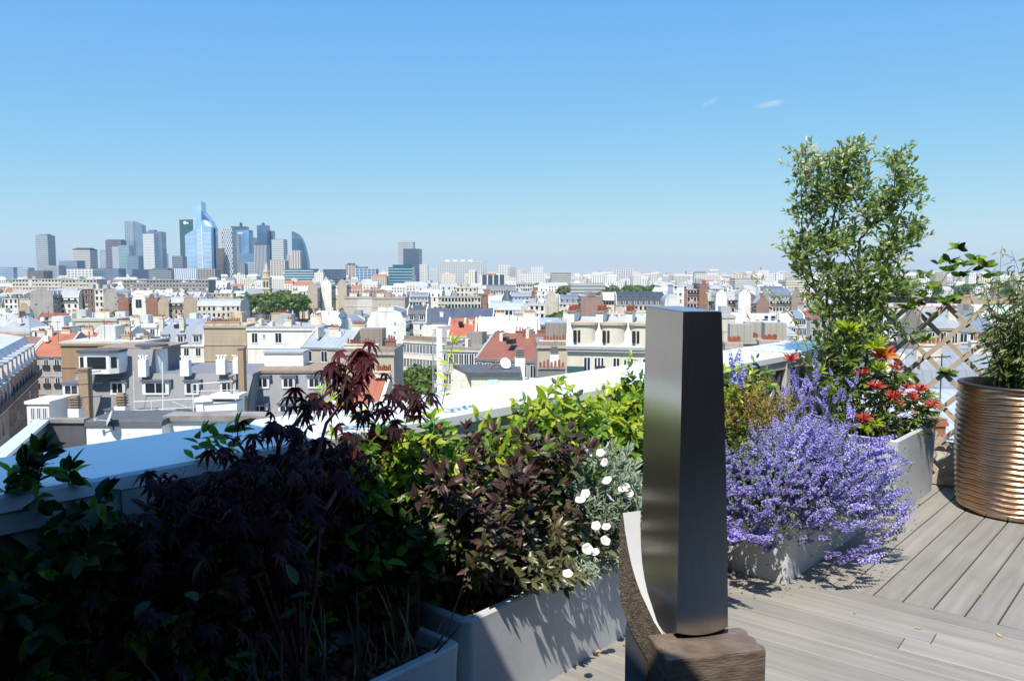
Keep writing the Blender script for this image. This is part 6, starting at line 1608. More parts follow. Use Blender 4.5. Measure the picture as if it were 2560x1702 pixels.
def arc(p, d, L_, n=6, grav=.3, wob=.12):
    """points of a shoot that bends over"""
    pts = [Vector(p)]; d = Vector(d).normalized(); st = L_ / n
    for k in range(n):
        d = (d + Vector((0, 0, -grav / n)) + rv(wob / n)).normalized(); pts.append(pts[-1] + d * st)
    return pts
def along(pts, t):
    f = t * (len(pts) - 1); i = min(int(f), len(pts) - 2); return pts[i].lerp(pts[i + 1], f - i), (pts[i + 1] - pts[i]).normalized()
def dress(pl, kind, pts, n, size, t0=.15, spread=1.0, tip=3, whorl=2, lift=.35, var=.25, kind2=None, p2=0.0):
    """leaves set round a shoot in pairs, with a tuft at the tip"""
    a = rg.uniform(0, 6.28)
    for k in range(n):
        t = t0 + (1 - t0) * (k + rg.random() * .5) / n; p, d = along(pts, min(t, .999)); o = d.orthogonal().normalized(); a += 1.57 + rg.uniform(-.4, .4)
        for j in range(whorl):
            b = a + 6.283 * j / whorl; q = (o * math.cos(b) + d.cross(o) * math.sin(b))
            dd = (q * spread + d * lift + rv(.22)).normalized(); s_ = size * rg.uniform(1 - var, 1 + var)
            pl.leaf(kind2 if kind2 and rg.random() < p2 else kind, p, dd, (SUNUP + d * .25 + rv(.42)).normalized(), s_)
    p, d = along(pts, .999)
    for j in range(tip):
        q = rv(1); q = (q - d * q.dot(d)).normalized(); pl.leaf(kind, p, (q * .55 + d + rv(.15)).normalized(), (SUNUP + rv(.35)).normalized(), size * rg.uniform(.7, 1.05))
M_STEM = mat('green_stem', (.10, .10, .035), .7)
M_TWIG = mat('brown_twig', (.11, .075, .05), .8, var=.3, scale=30)
M_RTWIG = mat('red_twig', (.10, .025, .02), .7)
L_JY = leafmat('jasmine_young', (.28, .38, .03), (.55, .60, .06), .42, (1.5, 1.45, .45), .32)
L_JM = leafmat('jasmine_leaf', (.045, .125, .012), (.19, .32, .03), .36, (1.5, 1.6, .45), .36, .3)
L_JO = leafmat('jasmine_old_or_shaded', (.012, .030, .007), (.040, .075, .014), .2, (1.3, 1.6, .5), .4, .2)  # older leaves, and a darker colour for shoots in the roof's shade
L_MAP = leafmat('maple_leaf', (.022, .008, .009), (.062, .020, .022), .28, (2.8, .8, .6), .5, .16)
L_MAPR = leafmat('maple_red', (.058, .014, .018), (.145, .034, .036), .44, (2.2, .8, .6), .5, .2)
L_WEI = leafmat('bronze_leaf', (.030, .014, .013), (.100, .055, .043), .2, (1.6, 1.0, .6), .4, .28)
L_WEG = leafmat('olive_leaf', (.065, .068, .028), (.17, .165, .07), .25, (1.4, 1.4, .5), .34)
L_SIL = leafmat('silver_leaf', (.13, .19, .11), (.38, .45, .33), .18, (1.1, 1.2, .8), .42)
L_CAM = leafmat('dark_glossy_leaf', (.010, .028, .008), (.032, .078, .016), .2, (1.4, 1.6, .5), .4, .14)
L_GOLD = leafmat('golden_leaf', (.14, .14, .02), (.46, .38, .05), .4, (1.5, 1.3, .4), .4)
L_GOLR = leafmat('golden_red_leaf', (.22, .09, .025), (.34, .20, .035), .4, (1.6, 1.1, .4), .4)
L_CAT = leafmat('catmint_leaf', (.060, .105, .045), (.17, .24, .11), .25, (1.3, 1.4, .7), .6)
L_FLO = leafmat('catmint_flower', (.30, .275, .58), (.58, .54, .88), .3, (1.1, 1.0, 1.3), .6)
L_CALY = leafmat('catmint_calyx', (.13, .09, .20), (.22, .15, .24), .2, (1, 1, 1), .6)
L_PIE = leafmat('pieris_leaf', (.05, .10, .015), (.22, .29, .05), .3, (1.4, 1.5, .4), .25)
L_PIY = leafmat('pieris_lime', (.20, .32, .02), (.48, .52, .04), .4, (1.3, 1.4, .4), .3)
L_PIR = leafmat('pieris_red', (.42, .05, .045), (.66, .13, .10), .35, (1.4, .8, .6), .3)
L_PIO = leafmat('pieris_orange', (.60, .13, .05), (.70, .32, .06), .35, (1.4, 1.0, .5), .3)
L_TRE = leafmat('tree_leaf', (.070, .125, .024), (.27, .35, .085), .36, (1.4, 1.5, .5), .3)
L_TRP = leafmat('tree_leaf_pale', (.26, .28, .14), (.46, .47, .30), .25, (1.2, 1.3, .7), .4)
L_MAG = leafmat('laurel_leaf', (.09, .17, .025), (.32, .42, .06), .4, (1.4, 1.5, .4), .28)
L_BAM = leafmat('bamboo_leaf', (.05, .085, .016), (.18, .23, .05), .34, (1.4, 1.4, .5), .4)
L_DRY = leafmat('dry_leaf', (.20, .13, .05), (.42, .33, .14), .3, (1.2, 1.1, .8), .5)

# --- jasmine along the parapet lattice, four plants
def lit(p): return (p.dot(EU) + .62 * p.z) > 2.33
def jasmine(label, u0, u1, n, top, zlo=.5, size=.058, singles=110, dens=None):
    pl = Plant('jasmine_vine', label, 'climbing plant', P((u0 + u1) / 2, -2.44, .35), 'jasmine vines on the lattice')
    pl.kind('y', LANCE, L_JY); pl.kind('m', LANCE, L_JM); pl.kind('o', OVAL, L_JO)
    for i in range(n):
        u = rg.uniform(u0, u1); zt = top(u) if callable(top) else top
        if dens and rg.random() > dens(u): continue
        z = zlo + (zt - zlo) * rg.random() ** .55
        high = (z - zlo) / max(zt - zlo, .01)
        p = P(u, -2.47 + rg.uniform(0, .13) * (1 - .4 * high), z - .06)
        d = (EU * rg.gauss(0, .55) + EV * rg.uniform(.0, .75) + UP * rg.uniform(.1, .9)).normalized()
        L_ = rg.uniform(.10, .26) if rg.random() < .94 else rg.uniform(.24, .34); pts = arc(p, d, L_, 5, .55, .5); pl.stem(pts, .0022, .0012, 4)
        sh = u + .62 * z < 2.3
        kd = ('m' if rg.random() < .25 else 'o') if sh else 'y' if (high > .72 and rg.random() < .6) or rg.random() < .10 else ('m' if high > .3 or rg.random() < .5 else 'o')  # shaded shoots take darker leaf colours, deepening the shade by colour
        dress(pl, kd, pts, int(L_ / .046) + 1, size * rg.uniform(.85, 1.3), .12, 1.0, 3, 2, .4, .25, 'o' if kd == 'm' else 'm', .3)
    k = 0                                   # older wood running up the lattice
    u = u0
    while u < u1: pts = arc(P(u, -2.46, .36), (EU * rg.gauss(0, .3) + UP).normalized(), .7, 8, .05, .9); pl.stem(pts, .006, .003, 5); u += .22
    return pl
jt = lambda u: 1.00 + .05 * math.sin(u * 7) + .03 * math.sin(u * 17 + 1)
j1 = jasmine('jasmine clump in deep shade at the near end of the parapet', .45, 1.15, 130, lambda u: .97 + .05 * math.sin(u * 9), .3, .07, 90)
for (px, py, h_) in ((60, 1170, .12), (95, 1150, .09), (25, 1200, .10), (10, 1180, .10), (75, 1200, .1), (172, 1150, .05)):
    p = at_v(px, py + 60, -2.5); pts = arc(p, (UP + EU * .2).normalized(), h_, 5, .3, .3); j1.stem(pts, .003, .0015, 4); dress(j1, 'o', pts, 4, .07, .1, 1.0, 4, 2, .4, .25, 'm', .35)
j1.finish(110)
j2 = jasmine('shaded jasmine behind the purple maple', 1.15, 1.85, 120, lambda u: .97 + .04 * math.sin(u * 9), .35, .062, 60)
for (px, py) in ((515, 1105), (480, 1120), (555, 1100)):
    p = at_v(px, py + 35, -2.5); pts = arc(p, (UP + EU * .5).normalized(), .10, 4, .3, .3); dress(j2, 'm', pts, 4, .07, .1, 1.0, 4)
j2.finish(70)
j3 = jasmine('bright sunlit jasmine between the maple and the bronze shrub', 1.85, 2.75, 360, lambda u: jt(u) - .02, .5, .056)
for (px, py, h_) in ((1105, 985, .27), (845, 1010, .14), (800, 1005, .12), (900, 1075, .1)):
    p = at_v(px, py + 25, -2.52); pts = arc(p, (UP + EU * rg.uniform(-.1, .35)).normalized(), h_, 6, .1, .3); j3.stem(pts, .003, .0012, 4); dress(j3, 'y', pts, int(h_ / .035), .052, .1, 1.0, 4)
for i in range(22):                         # the lit tuft low beside the maple
    p = at_v(rg.uniform(905, 1035), rg.uniform(1120, 1260), -2.26); pts = arc(p, (EU * rg.gauss(0, .6) + EV * .4 + UP * .6).normalized(), .10, 4, .4, .4); dress(j3, 'm' if i % 3 else 'y', pts, 3, .055, .1, 1.0, 3, 2, .4)
j3.finish(190)
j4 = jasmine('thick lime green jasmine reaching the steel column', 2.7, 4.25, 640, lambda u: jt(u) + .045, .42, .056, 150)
j4.finish(240)
j5 = jasmine('last jasmine behind the golden shrub', 4.3, 5.3, 110, lambda u: 1.04 + .04 * math.sin(u * 9), .45, .055, 60); j5.finish(30)

# --- purple Japanese-type maple
mp = Plant('maple', 'dark purple maple with drooping palmate leaves leaning over the parapet', 'maple', P(1.45, -2.2, .33))
mp.kind('d', MAPLE, L_MAP); mp.kind('r', MAPLE, L_MAPR)
mb0 = P(1.45, -2.2, .33)
limbs = []
def limb(pxs, r0, r1, n=6):
    pts = [mb0] + [at_y(x, y, d) for x, y, d in pxs]
    # smooth through
    out = []
    for a, b in zip(pts[:-1], pts[1:]):
        for k in range(3): out.append(a.lerp(b, k / 3) + rv(.004))
    out.append(pts[-1]); mp.stem(out, r0, r1, n); limbs.append(out); return out
limb([(700, 1300, 2.5), (690, 1110, 2.5), (755, 1035, 2.6), (852, 948, 2.8), (896, 874, 2.86)], .012, .003)
limb([(740, 1300, 2.5), (817, 1060, 2.75), (880, 963, 2.86), (905, 920, 2.86)], .010, .0025)
limb([(800, 1300, 2.5), (880, 1160, 2.8), (950, 1070, 2.95), (1005, 985, 3.0)], .010, .003)
limb([(620, 1290, 2.4), (520, 1230, 2.35), (420, 1200, 2.35)], .010, .003)
limb([(600, 1350, 2.35), (450, 1300, 2.25), (330, 1250, 2.2)], .009, .003)
limb([(760, 1380, 2.4), (830, 1290, 2.65), (870, 1230, 2.75)], .009, .003)
limb([(700, 1420, 2.3), (600, 1450, 2.2), (520, 1480, 2.15)], .009, .003)
limb([(680, 1200, 2.45), (600, 1110, 2.45), (560, 1085, 2.45)], .009, .003)
# leaf clusters: pixel, distance, spread in pixels, number, redness
for (x, y, d_, sx, sy, n_, red) in ((905, 890, 2.55, 30, 22, 20, 1), (925, 925, 2.55, 25, 18, 10, 1), (840, 915, 2.52, 34, 18, 12, .3), (865, 945, 2.52, 40, 18, 14, .5), (745, 990, 2.5, 30, 16, 9, 0), (795, 1000, 2.5, 28, 18, 9, 0),
        (880, 965, 2.55, 22, 14, 8, .2), (890, 1010, 2.55, 40, 24, 12, .1), (1000, 985, 2.7, 26, 18, 14, .05), (985, 1030, 2.68, 40, 28, 22, .1), (1040, 1010, 2.7, 22, 20, 12, .3), (950, 1085, 2.62, 55, 28, 26, .35),
        (660, 1055, 2.48, 40, 18, 12, 0), (720, 1080, 2.5, 50, 28, 20, 0), (640, 1130, 2.45, 50, 26, 26, 0), (560, 1125, 2.42, 22, 14, 7, 0), (820, 1110, 2.5, 60, 36, 26, .1), (870, 1165, 2.5, 60, 40, 30, .25), (760, 1180, 2.45, 60, 40, 30, .05),
        (845, 1240, 2.45, 50, 40, 26, .15), (780, 1275, 2.4, 60, 36, 26, .1), (870, 1330, 2.42, 40, 30, 14, .1), (700, 1260, 2.35, 70, 50, 34, 0), (600, 1215, 2.35, 70, 40, 36, 0), (500, 1225, 2.3, 60, 34, 26, 0), (420, 1225, 2.3, 40, 30, 14, 0),
        (520, 1290, 2.25, 80, 60, 34, 0), (400, 1300, 2.2, 50, 40, 16, 0), (640, 1380, 2.25, 80, 60, 34, 0), (500, 1430, 2.15, 90, 60, 30, 0), (760, 1420, 2.3, 60, 50, 20, 0), (380, 1400, 2.1, 60, 60, 14, 0), (560, 1560, 2.05, 100, 60, 18, 0), (345, 1540, 2.0, 80, 60, 10, 0)):
    if x >= 780: d_ += .32
    for k in range(n_ if y > 1150 else int(n_ * .72)):
        p = at_y(x + rg.gauss(0, sx * .8), y + rg.gauss(0, sy * .8), d_ + rg.gauss(0, .06))
        out = Vector((rg.gauss(0, 1), rg.gauss(-.35, 1), 0)).normalized(); dd = (out + Vector((0, 0, rg.uniform(-.9, -.05)))).normalized()
        mp.leaf('r' if rg.random() < red else 'd', p, dd, (UP + out * rg.uniform(-.2, .5)).normalized(), rg.uniform(.042, .068) * (d_ / 2.4))
        if rg.random() < .3: mp.stem([p, p - dd * .03 + Vector((0, 0, .015))], .0008, .0008, 3)
mp.finish(280, M_RTWIG, 'branches')

# --- bronze leaved shrub
wg = Plant('bronze_shrub', 'bushy shrub with dark bronze and olive leaves in the long planter', 'shrub', P(2.32, -2.22, .39))
wg.kind('b', WEIG, L_WEI); wg.kind('g', WEIG, L_WEG)
for i in range(92):
    b = P(2.32 + rg.gauss(0, .09), -2.22 + rg.gauss(0, .04), .39)
    tgt = P(rg.uniform(1.92, 2.86), rg.uniform(-2.42, -1.98), rg.uniform(.48, 1.0)); hgt = tgt.z
    dd = (tgt - b); L_ = dd.length; pts = arc(b, (dd.normalized() + UP * .25).normalized(), L_ * 1.06, 7, .25, .22); wg.stem(pts, .0042, .0016, 5)
    dress(wg, 'b' if hgt > .78 else 'g', pts, int(L_ / .034), .056, .22, 1.0, 5, 2, .5, .25, 'g' if hgt > .78 else 'b', .4)
    for j in range(2):
        p, d = along(pts, rg.uniform(.4, .9)); q = arc(p, (d + rv(.7)).normalized(), rg.uniform(.06, .13), 4, .1, .3); wg.stem(q, .002, .001, 4)
        dress(wg, 'b' if p.z > .72 else 'g', q, 3, .050, .2, 1.0, 4, 2, .6, .25, 'b', .4)
for i in range(26):
    p = P(rg.uniform(2.2, 2.95), -2.06, rg.uniform(.44, .62)); d = (EV * 1.0 + EU * rg.gauss(.1, .4) + UP * rg.uniform(-.1, .5)).normalized(); q = arc(p, d, rg.uniform(.07, .17), 4, .5, .3); wg.stem(q, .002, .001, 4); dress(wg, 'g', q, 3, .05, .2, 1.0, 4, 2, .6)
wg.finish(260, M_TWIG)
for k, (px, py) in enumerate(((1098, 1066), (1132, 1152), (1146, 1158))):
    p = at_v(px, py, -2.28); o = MB().cyl(0, 0, -.006, .006, .006, .007, 7).build('bud', mat('pink_bud', (.55, .05, .12), .5), wg.root); o.location = p - wg.base

# --- glossy dark green shrub at the shade line
cm_ = Plant('camellia', 'glossy dark green broad leaved shrub at the edge of the shade', 'shrub', P(1.96, -2.2, .34))
cm_.kind('c', OVAL, L_CAM); cm_.kind('m', OVAL, L_JM)
for i in range(46):
    p = at_y(rg.uniform(880, 1095), rg.uniform(1300, 1500), rg.uniform(2.75, 2.95)); d = (p - cm_.base).normalized()
    pts = arc(p - d * .08, d + rv(.3), .10, 4, .2, .3); dress(cm_, 'c', pts, 2, .068, .2, 1.1, 3, 2, .4, .25, 'm', .12)
    if i % 3 == 0: cm_.stem([cm_.base, cm_.base.lerp(p, .5) + rv(.02), p], .004, .002, 5)
cm_.finish(120, M_TWIG)

# --- silver bush with white flowers
sv = Plant('silver_bush', 'silvery bush with white funnel flowers spilling over the planter edge', 'shrub', P(3.1, -2.2, .39))
sv.kind('s', NARROW, L_SIL)
for i in range(330):
    a, b = rg.uniform(0, 6.283), rg.random() ** .6
    c = P(3.10 + .44 * b * math.cos(a), -2.17 + .22 * b * math.sin(a), 0); zt = .43 + .45 * math.sqrt(max(0, 1 - b * b)) * rg.uniform(.55, 1.0) + (.0 if b < .7 else -.02)
    p = Vector((c.x, c.y, zt)); out = (p - P(3.1, -2.18, .40)).normalized()
    pts = arc(p - out * .09, (out + UP * .4 + rv(.4)).normalized(), .13, 4, .15, .3); sv.stem(pts, .0018, .001, 3)
    dress(sv, 's', pts, 5, .046, .1, .8, 6, 2, .9, .3)
for i in range(80):                          # trailing over the rim
    u = rg.uniform(2.70, 3.6); p = P(u, -2.03 + rg.uniform(-.04, .03), .44 + rg.uniform(-.02, .05)); pts = arc(p, (EV * 1.0 + EU * rg.gauss(0, .5) + UP * rg.uniform(-.3, .4)).normalized(), rg.uniform(.05, .10), 4, .9, .3)
    sv.stem(pts, .0018, .001, 3); dress(sv, 's', pts, 5, .038, .1, .8, 4, 2, .9)
sv.finish(160)
def flower_mesh(col_, name):
    V = [(0, 0, -.35)]; n = 30
    for rr, z in ((.35, -.10), (.75, .04), (1.0, .02)):
        for i in range(n):
            a = 2 * math.pi * i / n; k = 1 + (.045 * math.cos(5 * a) if rr > .9 else 0) ; V.append((rr * k * math.cos(a), rr * k * math.sin(a), z + .05 * math.cos(5 * a) * rr))
    F = [(0, 1 + i, 1 + (i + 1) % n) for i in range(n)] + [(1 + k * n + i, 1 + (k + 1) * n + i, 1 + (k + 1) * n + (i + 1) % n, 1 + k * n + (i + 1) % n) for k in range(2) for i in range(n)]
    me = MB().add(V, F).mesh(name, col_); me.shade_smooth(); return me
FM = flower_mesh(leafmat('white_petal', (.80, .78, .78), (.86, .85, .84), .3, (1, 1, 1), .6), 'flower')
CM_ = MB().cyl(0, 0, -.30, -.10, .05, .22, 8).mesh('flower_centre', mat('yellow_centre', (.75, .60, .12), .7))
for (zx, zy) in ((1338, 663), (1428, 658), (1455, 727), (1475, 855), (1585, 918), (1635, 950), (1500, 980), (1285, 993), (1322, 950), (1397, 1178), (1470, 1185), (1465, 1285), (1335, 1343), (1385, 1365), (1195, 1518), (1612, 905)):
    px, py = 1000 + .3507 * zx, 900 + .3507 * zy; t = min(1, max(0, (py - 1130) / 300)); p = at_v(px, py, -2.22 + .30 * t); p = p + (Vector((0, 0, EYE)) - p).normalized() * .24
    o = link('flower', FM, sv.root, p - sv.base); s_ = rg.uniform(.019, .024); o.scale = (s_, s_, s_ * 1.1)
    nrm = (Vector((0, 0, EYE)) - p).normalized() * .75 + UP * .35 + rv(.28); o.rotation_euler = nrm.to_track_quat('Z', 'Y').to_euler()
    link('flower_centre', CM_, o)

# --- golden shrub
gd = Plant('golden_shrub', 'feathery golden and copper leaved shrub behind the purple flowers', 'shrub', P(4.7, -2.2, .38))
gd.kind('g', NARROW, L_GOLD); gd.kind('r', NARROW, L_GOLR); gd.kind('o', NARROW, L_JO)
for i in range(270):
    a, b = rg.uniform(0, 6.283), rg.random() ** .55
    p = P(4.86 + .66 * b * math.cos(a), -2.2 + .25 * b * math.sin(a), .42 + .58 * math.sqrt(max(0, 1 - b * b)) * rg.uniform(.5, 1.08)); out = (p - P(4.7, -2.2, .5)).normalized()
    pts = arc(p - out * .12, (out + UP * .5 + rv(.35)).normalized(), .17, 5, .5, .4); gd.stem(pts, .0016, .0008, 3); hi = p.z > .8
    dress(gd, 'g' if rg.random() < (.8 if hi else .5) else ('r' if hi else 'o'), pts, 8, .034, .1, .9, 5, 2, .6, .3, 'r' if hi else 'o', .3)
gd.finish(120, M_TWIG)

# --- catmint
ct = Plant('catmint', 'billowing catmint covered in violet blue flower spikes', 'flowering plant', P(4.95, -1.95, .38))
ct.kind('l', SMALL, L_CAT)
def spike_mesh(seed, L_=.13):
    g_ = random.Random(seed); V, F, MI = [], [], []
    def tri_cup(c, d, s, mi):
        d = d.normalized(); x = d.orthogonal().normalized(); y = d.cross(x); o = len(V); a = g_.random() * 6
        V.append(tuple(c))
        for k in range(4): t = a + 1.5708 * k; V.append(tuple(c + d * s * (1.0 if k % 2 else .75) + (x * math.cos(t) + y * math.sin(t)) * s * .62))
        for k in range(4): F.append((o, o + 1 + k, o + 1 + (k + 1) % 4)); MI.append(mi)
    nw = 8
    for k in range(nw):
        z = L_ * (k + .4) / nw; rad = .0125 * (1.15 - .75 * k / nw); m_ = 9 if k < nw - 2 else 6
        for j in range(m_):
            a = 6.283 * j / m_ + g_.random(); d = Vector((math.cos(a), math.sin(a), .25 + .3 * g_.random())); c = Vector((0, 0, z + g_.uniform(-.003, .003))) + Vector((math.cos(a), math.sin(a), 0)) * rad * .35
            tri_cup(c, d, rad * g_.uniform(.75, 1.15), 0 if g_.random() < .82 else 1)
    b = MB(); b.add(V, F); b.m = MI; b.tube([(0, 0, -.02), (.001, 0, L_ * .5), (0, .002, L_)], .0014, .0008, 4, 1)
    me = b.mesh('flower_spike', [L_FLO, L_CALY]); return me
SPK = [spike_mesh(s, l) for s, l in ((1, .10), (2, .12), (3, .135), (4, .08), (5, .11))]
spikes = []
CC0 = P(4.72, -1.86, .42)
def add_spike(p, d, s=1.0): spikes.append((p, d, s))
def dome(k, b, a):
    el = math.sqrt(max(0, 1 - b * b)); du, dv = math.cos(a) * b, math.sin(a) * b
    ru = .82 if du > 0 else .78; rv_ = .66 if dv > 0 else .36
    return CC0 + EU * du * ru * k + EV * dv * rv_ * k + UP * (el * .42 * k - ((.21 if du > 0 else .15) * b * b * k if dv > -.3 or du < -.4 else .03 * b)), du, dv, el
for i in range(1150):
    a_, b_ = rg.uniform(0, 6.283), rg.random() ** .5; lump = .86 + .13 * math.sin(a_ * 5 + b_ * 9) * math.sin(b_ * 11 + a_ * 2) + .07 * math.sin(a_ * 11)
    p, du, dv, el = dome(rg.uniform(.66, 1.08) * lump, b_, a_)
    out = (EU * du * .9 + EV * (dv + .1) * 1.0 + UP * (el * .8 + .1)).normalized()
    if p.z < .20: continue
    d = (out + UP * .3 + EU * .18 + rv(.3)).normalized(); add_spike(p - d * .05, d, rg.uniform(.7, 1.25))
    if i % 2: q = p - d * .06; ct.stem([q, q - d * .06 - UP * .012, q - d * .10 - UP * .03], .0012, .0012, 3)
for i in range(300):
    c = rg.random()
    if c < .55: p = P(rg.uniform(4.15, 5.65), rg.uniform(-1.72, -1.45), rg.uniform(.28, .60)); d = (EV * 1.0 + EU * rg.gauss(.15, .5) + UP * rg.uniform(-.2, .7)).normalized()
    else: p = P(rg.uniform(4.02, 4.3), rg.uniform(-2.35, -1.6), rg.uniform(.30, .68)); d = (EU * -.8 + EV * rg.uniform(-.2, .8) + UP * rg.uniform(-.1, .8)).normalized()
    add_spike(p - d * .05, (d + rv(.25)).normalized(), rg.uniform(.65, 1.0))
    for k in range(7): ct.leaf('l', p + rv(.05), rv(1).normalized(), (SUNUP + rv(.5)).normalized(), rg.uniform(.016, .03))
for i in range(360):
    u_ = rg.uniform(3.78, 4.75); p = P(u_, rg.uniform(-2.15, -1.58), rg.uniform(.42, .70) - max(0, 4.2 - u_) * .25); d = (EU * -.35 + EV * .45 + UP * .6 + rv(.35)).normalized(); add_spike(p - d * .05, d, rg.uniform(.7, 1.15))
    for k in range(8): ct.leaf('l', p + rv(.05), rv(1).normalized(), (SUNUP + rv(.5)).normalized(), rg.uniform(.016, .03))
for (px, py) in ((2258, 1325), (2262, 1270), (2265, 1225), (2262, 1190), (2245, 1145), (2250, 1115), (2210, 1360), (2235, 1090), (2180, 1370), (1870, 1340), (1845, 1310), (1925, 1345)):
    p = at_v(px, py, -1.30 if px > 2000 else -1.62); d = (EU * (.55 if px > 2000 else -.3) + EV * .75 + UP * .28).normalized(); add_spike(p - d * .13, d, 1.25)
    for k in range(2): add_spike(p - d * (.15 + .05 * k) + rv(.03), (d + rv(.2)).normalized(), 1.1)
for i in range(78):
    p = at_y(rg.uniform(1940, 2140), 1090 - 175 * rg.random() ** 1.5, rg.uniform(4.85, 5.15)); d = (UP + rv(.22)).normalized(); add_spike(p - d * .06, (d + rv(.35)).normalized(), rg.uniform(.55, .95)); ct.stem([p - d * .07, p - d * .3 - UP * .1], .0016, .002, 3)
for i in range(9):
    p = at_v(rg.choice((1830, 1850, 2000, 2025, 2040)) + rg.gauss(0, 9), rg.uniform(885, 960), -2.2); d = (UP + rv(.25)).normalized(); add_spike(p - d * .06, d, 1.1)
spikes.sort(key=lambda q: (q[0] - Vector((0, 0, EYE))).length - .3 * q[2] + rg.uniform(0, .3))
for i, (p, d, s_) in enumerate(spikes[:290]):
    o = link('flower_spike', SPK[i % 5], ct.root, p - ct.base); o.rotation_euler = d.to_track_quat('Z', 'Y').to_euler(); o.scale = (s_ * 1.05, s_ * 1.05, s_)
rest = spikes[290:]; groups = {}
for i, (p, d, s_) in enumerate(rest): groups.setdefault(i % 5, []).append((p, d, s_))
for g_i, lst in groups.items():
    me0 = SPK[g_i]; V0 = np.array([v.co[:] for v in me0.vertices]); F0 = [tuple(f.vertices) for f in me0.polygons if f.material_index == 0]
    Ms = []
    for p, d, s_ in lst:
        m3 = d.to_track_quat('Z', 'Y').to_matrix() * s_; Ms.append(np.array(m3))
    bulk('flower_spikes', [(V0, F0, np.array(Ms), np.array([q[0][:] for q in lst]))], L_FLO, ct.root, ct.base)
for i in range(6500):
    p, du, dv, el = dome(rg.uniform(.5, .99), rg.random() ** .5, rg.uniform(0, 6.283)); out = (p - CC0).normalized()
    if p.z < .18: continue
    ct.leaf('l', p, (out + rv(.6)).normalized(), (SUNUP + rv(.5)).normalized(), rg.uniform(.014, .028))
ct.finish(0)

# --- pieris with red new growth
pi_ = Plant('pieris', 'evergreen shrub with narrow leaves and bright red and orange tips', 'shrub', P(6.35, -2.0, .46))
for k_, m_ in (('g', L_PIE), ('y', L_PIY), ('r', L_PIR), ('o', L_PIO)): pi_.kind(k_, NARROW, m_)
def rosette(p, kind, n=12, size=.07, up=UP, flat=.9):
    for k in range(n):
        a = 6.283 * k / n + rg.uniform(-.25, .25); q = Vector((math.cos(a), math.sin(a), 0)); el = rg.uniform(.0, 1.5) if kind != 'g' else rg.uniform(.05, .9)
        pi_.leaf(kind, p, (q * flat + up * (el - (.55 if kind == 'g' else .0)) + rv(.15)).normalized(), (SUNUP + rv(.5)).normalized(), size * rg.uniform(.75, 1.2), 1.15)
for (px, py, kd, n_, s_) in ((2205, 893, 'o', 22, .085), (2212, 880, 'r', 8, .06), (2200, 925, 'y', 16, .075), (2154, 937, 'r', 18, .055), (2192, 971, 'r', 22, .055), (2233, 993, 'r', 20, .055), (2238, 924, 'r', 9, .055), (2264, 972, 'r', 12, .05), (2299, 978, 'r', 16, .055), (2279, 997, 'r', 14, .05),
                         (2330, 1013, 'r', 12, .05), (2159, 1051, 'r', 14, .055), (2245, 1010, 'r', 9, .045), (1978, 902, 'r', 12, .05), (2121, 827, 'y', 26, .085), (2186, 870, 'y', 22, .085), (2125, 900, 'g', 18, .075), (2160, 1075, 'y', 10, .05), (2190, 1060, 'y', 14, .06), (2050, 930, 'y', 12, .06), (2075, 985, 'y', 10, .06)):
    rosette(at_y(px, py, rg.uniform(5.82, 5.9) if px > 2040 else 5.5), kd, int(n_ * 2.1), s_ * (1.3 if kd in 'ro' else 1.15))
for i in range(230):
    px, py = rg.uniform(2070, 2340), rg.uniform(925, 1085)
    if px > 2280 and py < 975: continue
    p = at_y(px, py, rg.uniform(5.88, 6.2)); rosette(p + Vector((0, 0, -.012)), 'g', 12, rg.uniform(.055, .075)); 
    if i % 2 == 0: pi_.stem([pi_.base + Vector((rg.gauss(0, .12), rg.gauss(0, .1), 0)), pi_.base.lerp(p, .6) + rv(.02), p], .004, .002, 4)
pi_.finish(200, M_TWIG)

# --- tall evergreen in the end planter
te = Plant('evergreen_tree', 'tall airy evergreen with small oval leaves rising from the end planter', 'tree', P(6.42, -2.22, .46))
te.kind('l', TREL, L_TRE); te.kind('p', TREL, L_TRP)
def tlimb(pxs, r0, r1):
    pts = [at_y(x, y, d) for x, y, d in pxs]; out = []
    for a, b in zip(pts[:-1], pts[1:]):
        for k in range(3): out.append(a.lerp(b, k / 3) + rv(.006))
    out.append(pts[-1]); te.stem(out, r0, r1, 6); return out
LB = [tlimb([(2092, 1010, 6.25), (2086, 900, 6.25), (2066, 770, 6.25), (2070, 640, 6.25), (2086, 520, 6.25), (2118, 400, 6.25), (2122, 375, 6.25)], .016, .003),
      tlimb([(2120, 1010, 6.3), (2128, 860, 6.3), (2148, 700, 6.3), (2150, 600, 6.3), (2185, 560, 6.3), (2235, 470, 6.3), (2245, 400, 6.3)], .014, .003),
      tlimb([(2080, 1000, 6.15), (2068, 840, 6.15), (2030, 690, 6.15), (2005, 560, 6.15), (2005, 450, 6.15)], .012, .003),
      tlimb([(2150, 1000, 6.35), (2180, 800, 6.35), (2205, 680, 6.35), (2230, 580, 6.35), (2270, 500, 6.35)], .011, .003),
      tlimb([(2066, 770, 6.25), (2020, 700, 6.2), (1975, 640, 6.2)], .006, .002), tlimb([(2148, 700, 6.3), (2110, 600, 6.3), (2060, 470, 6.3)], .006, .002)]
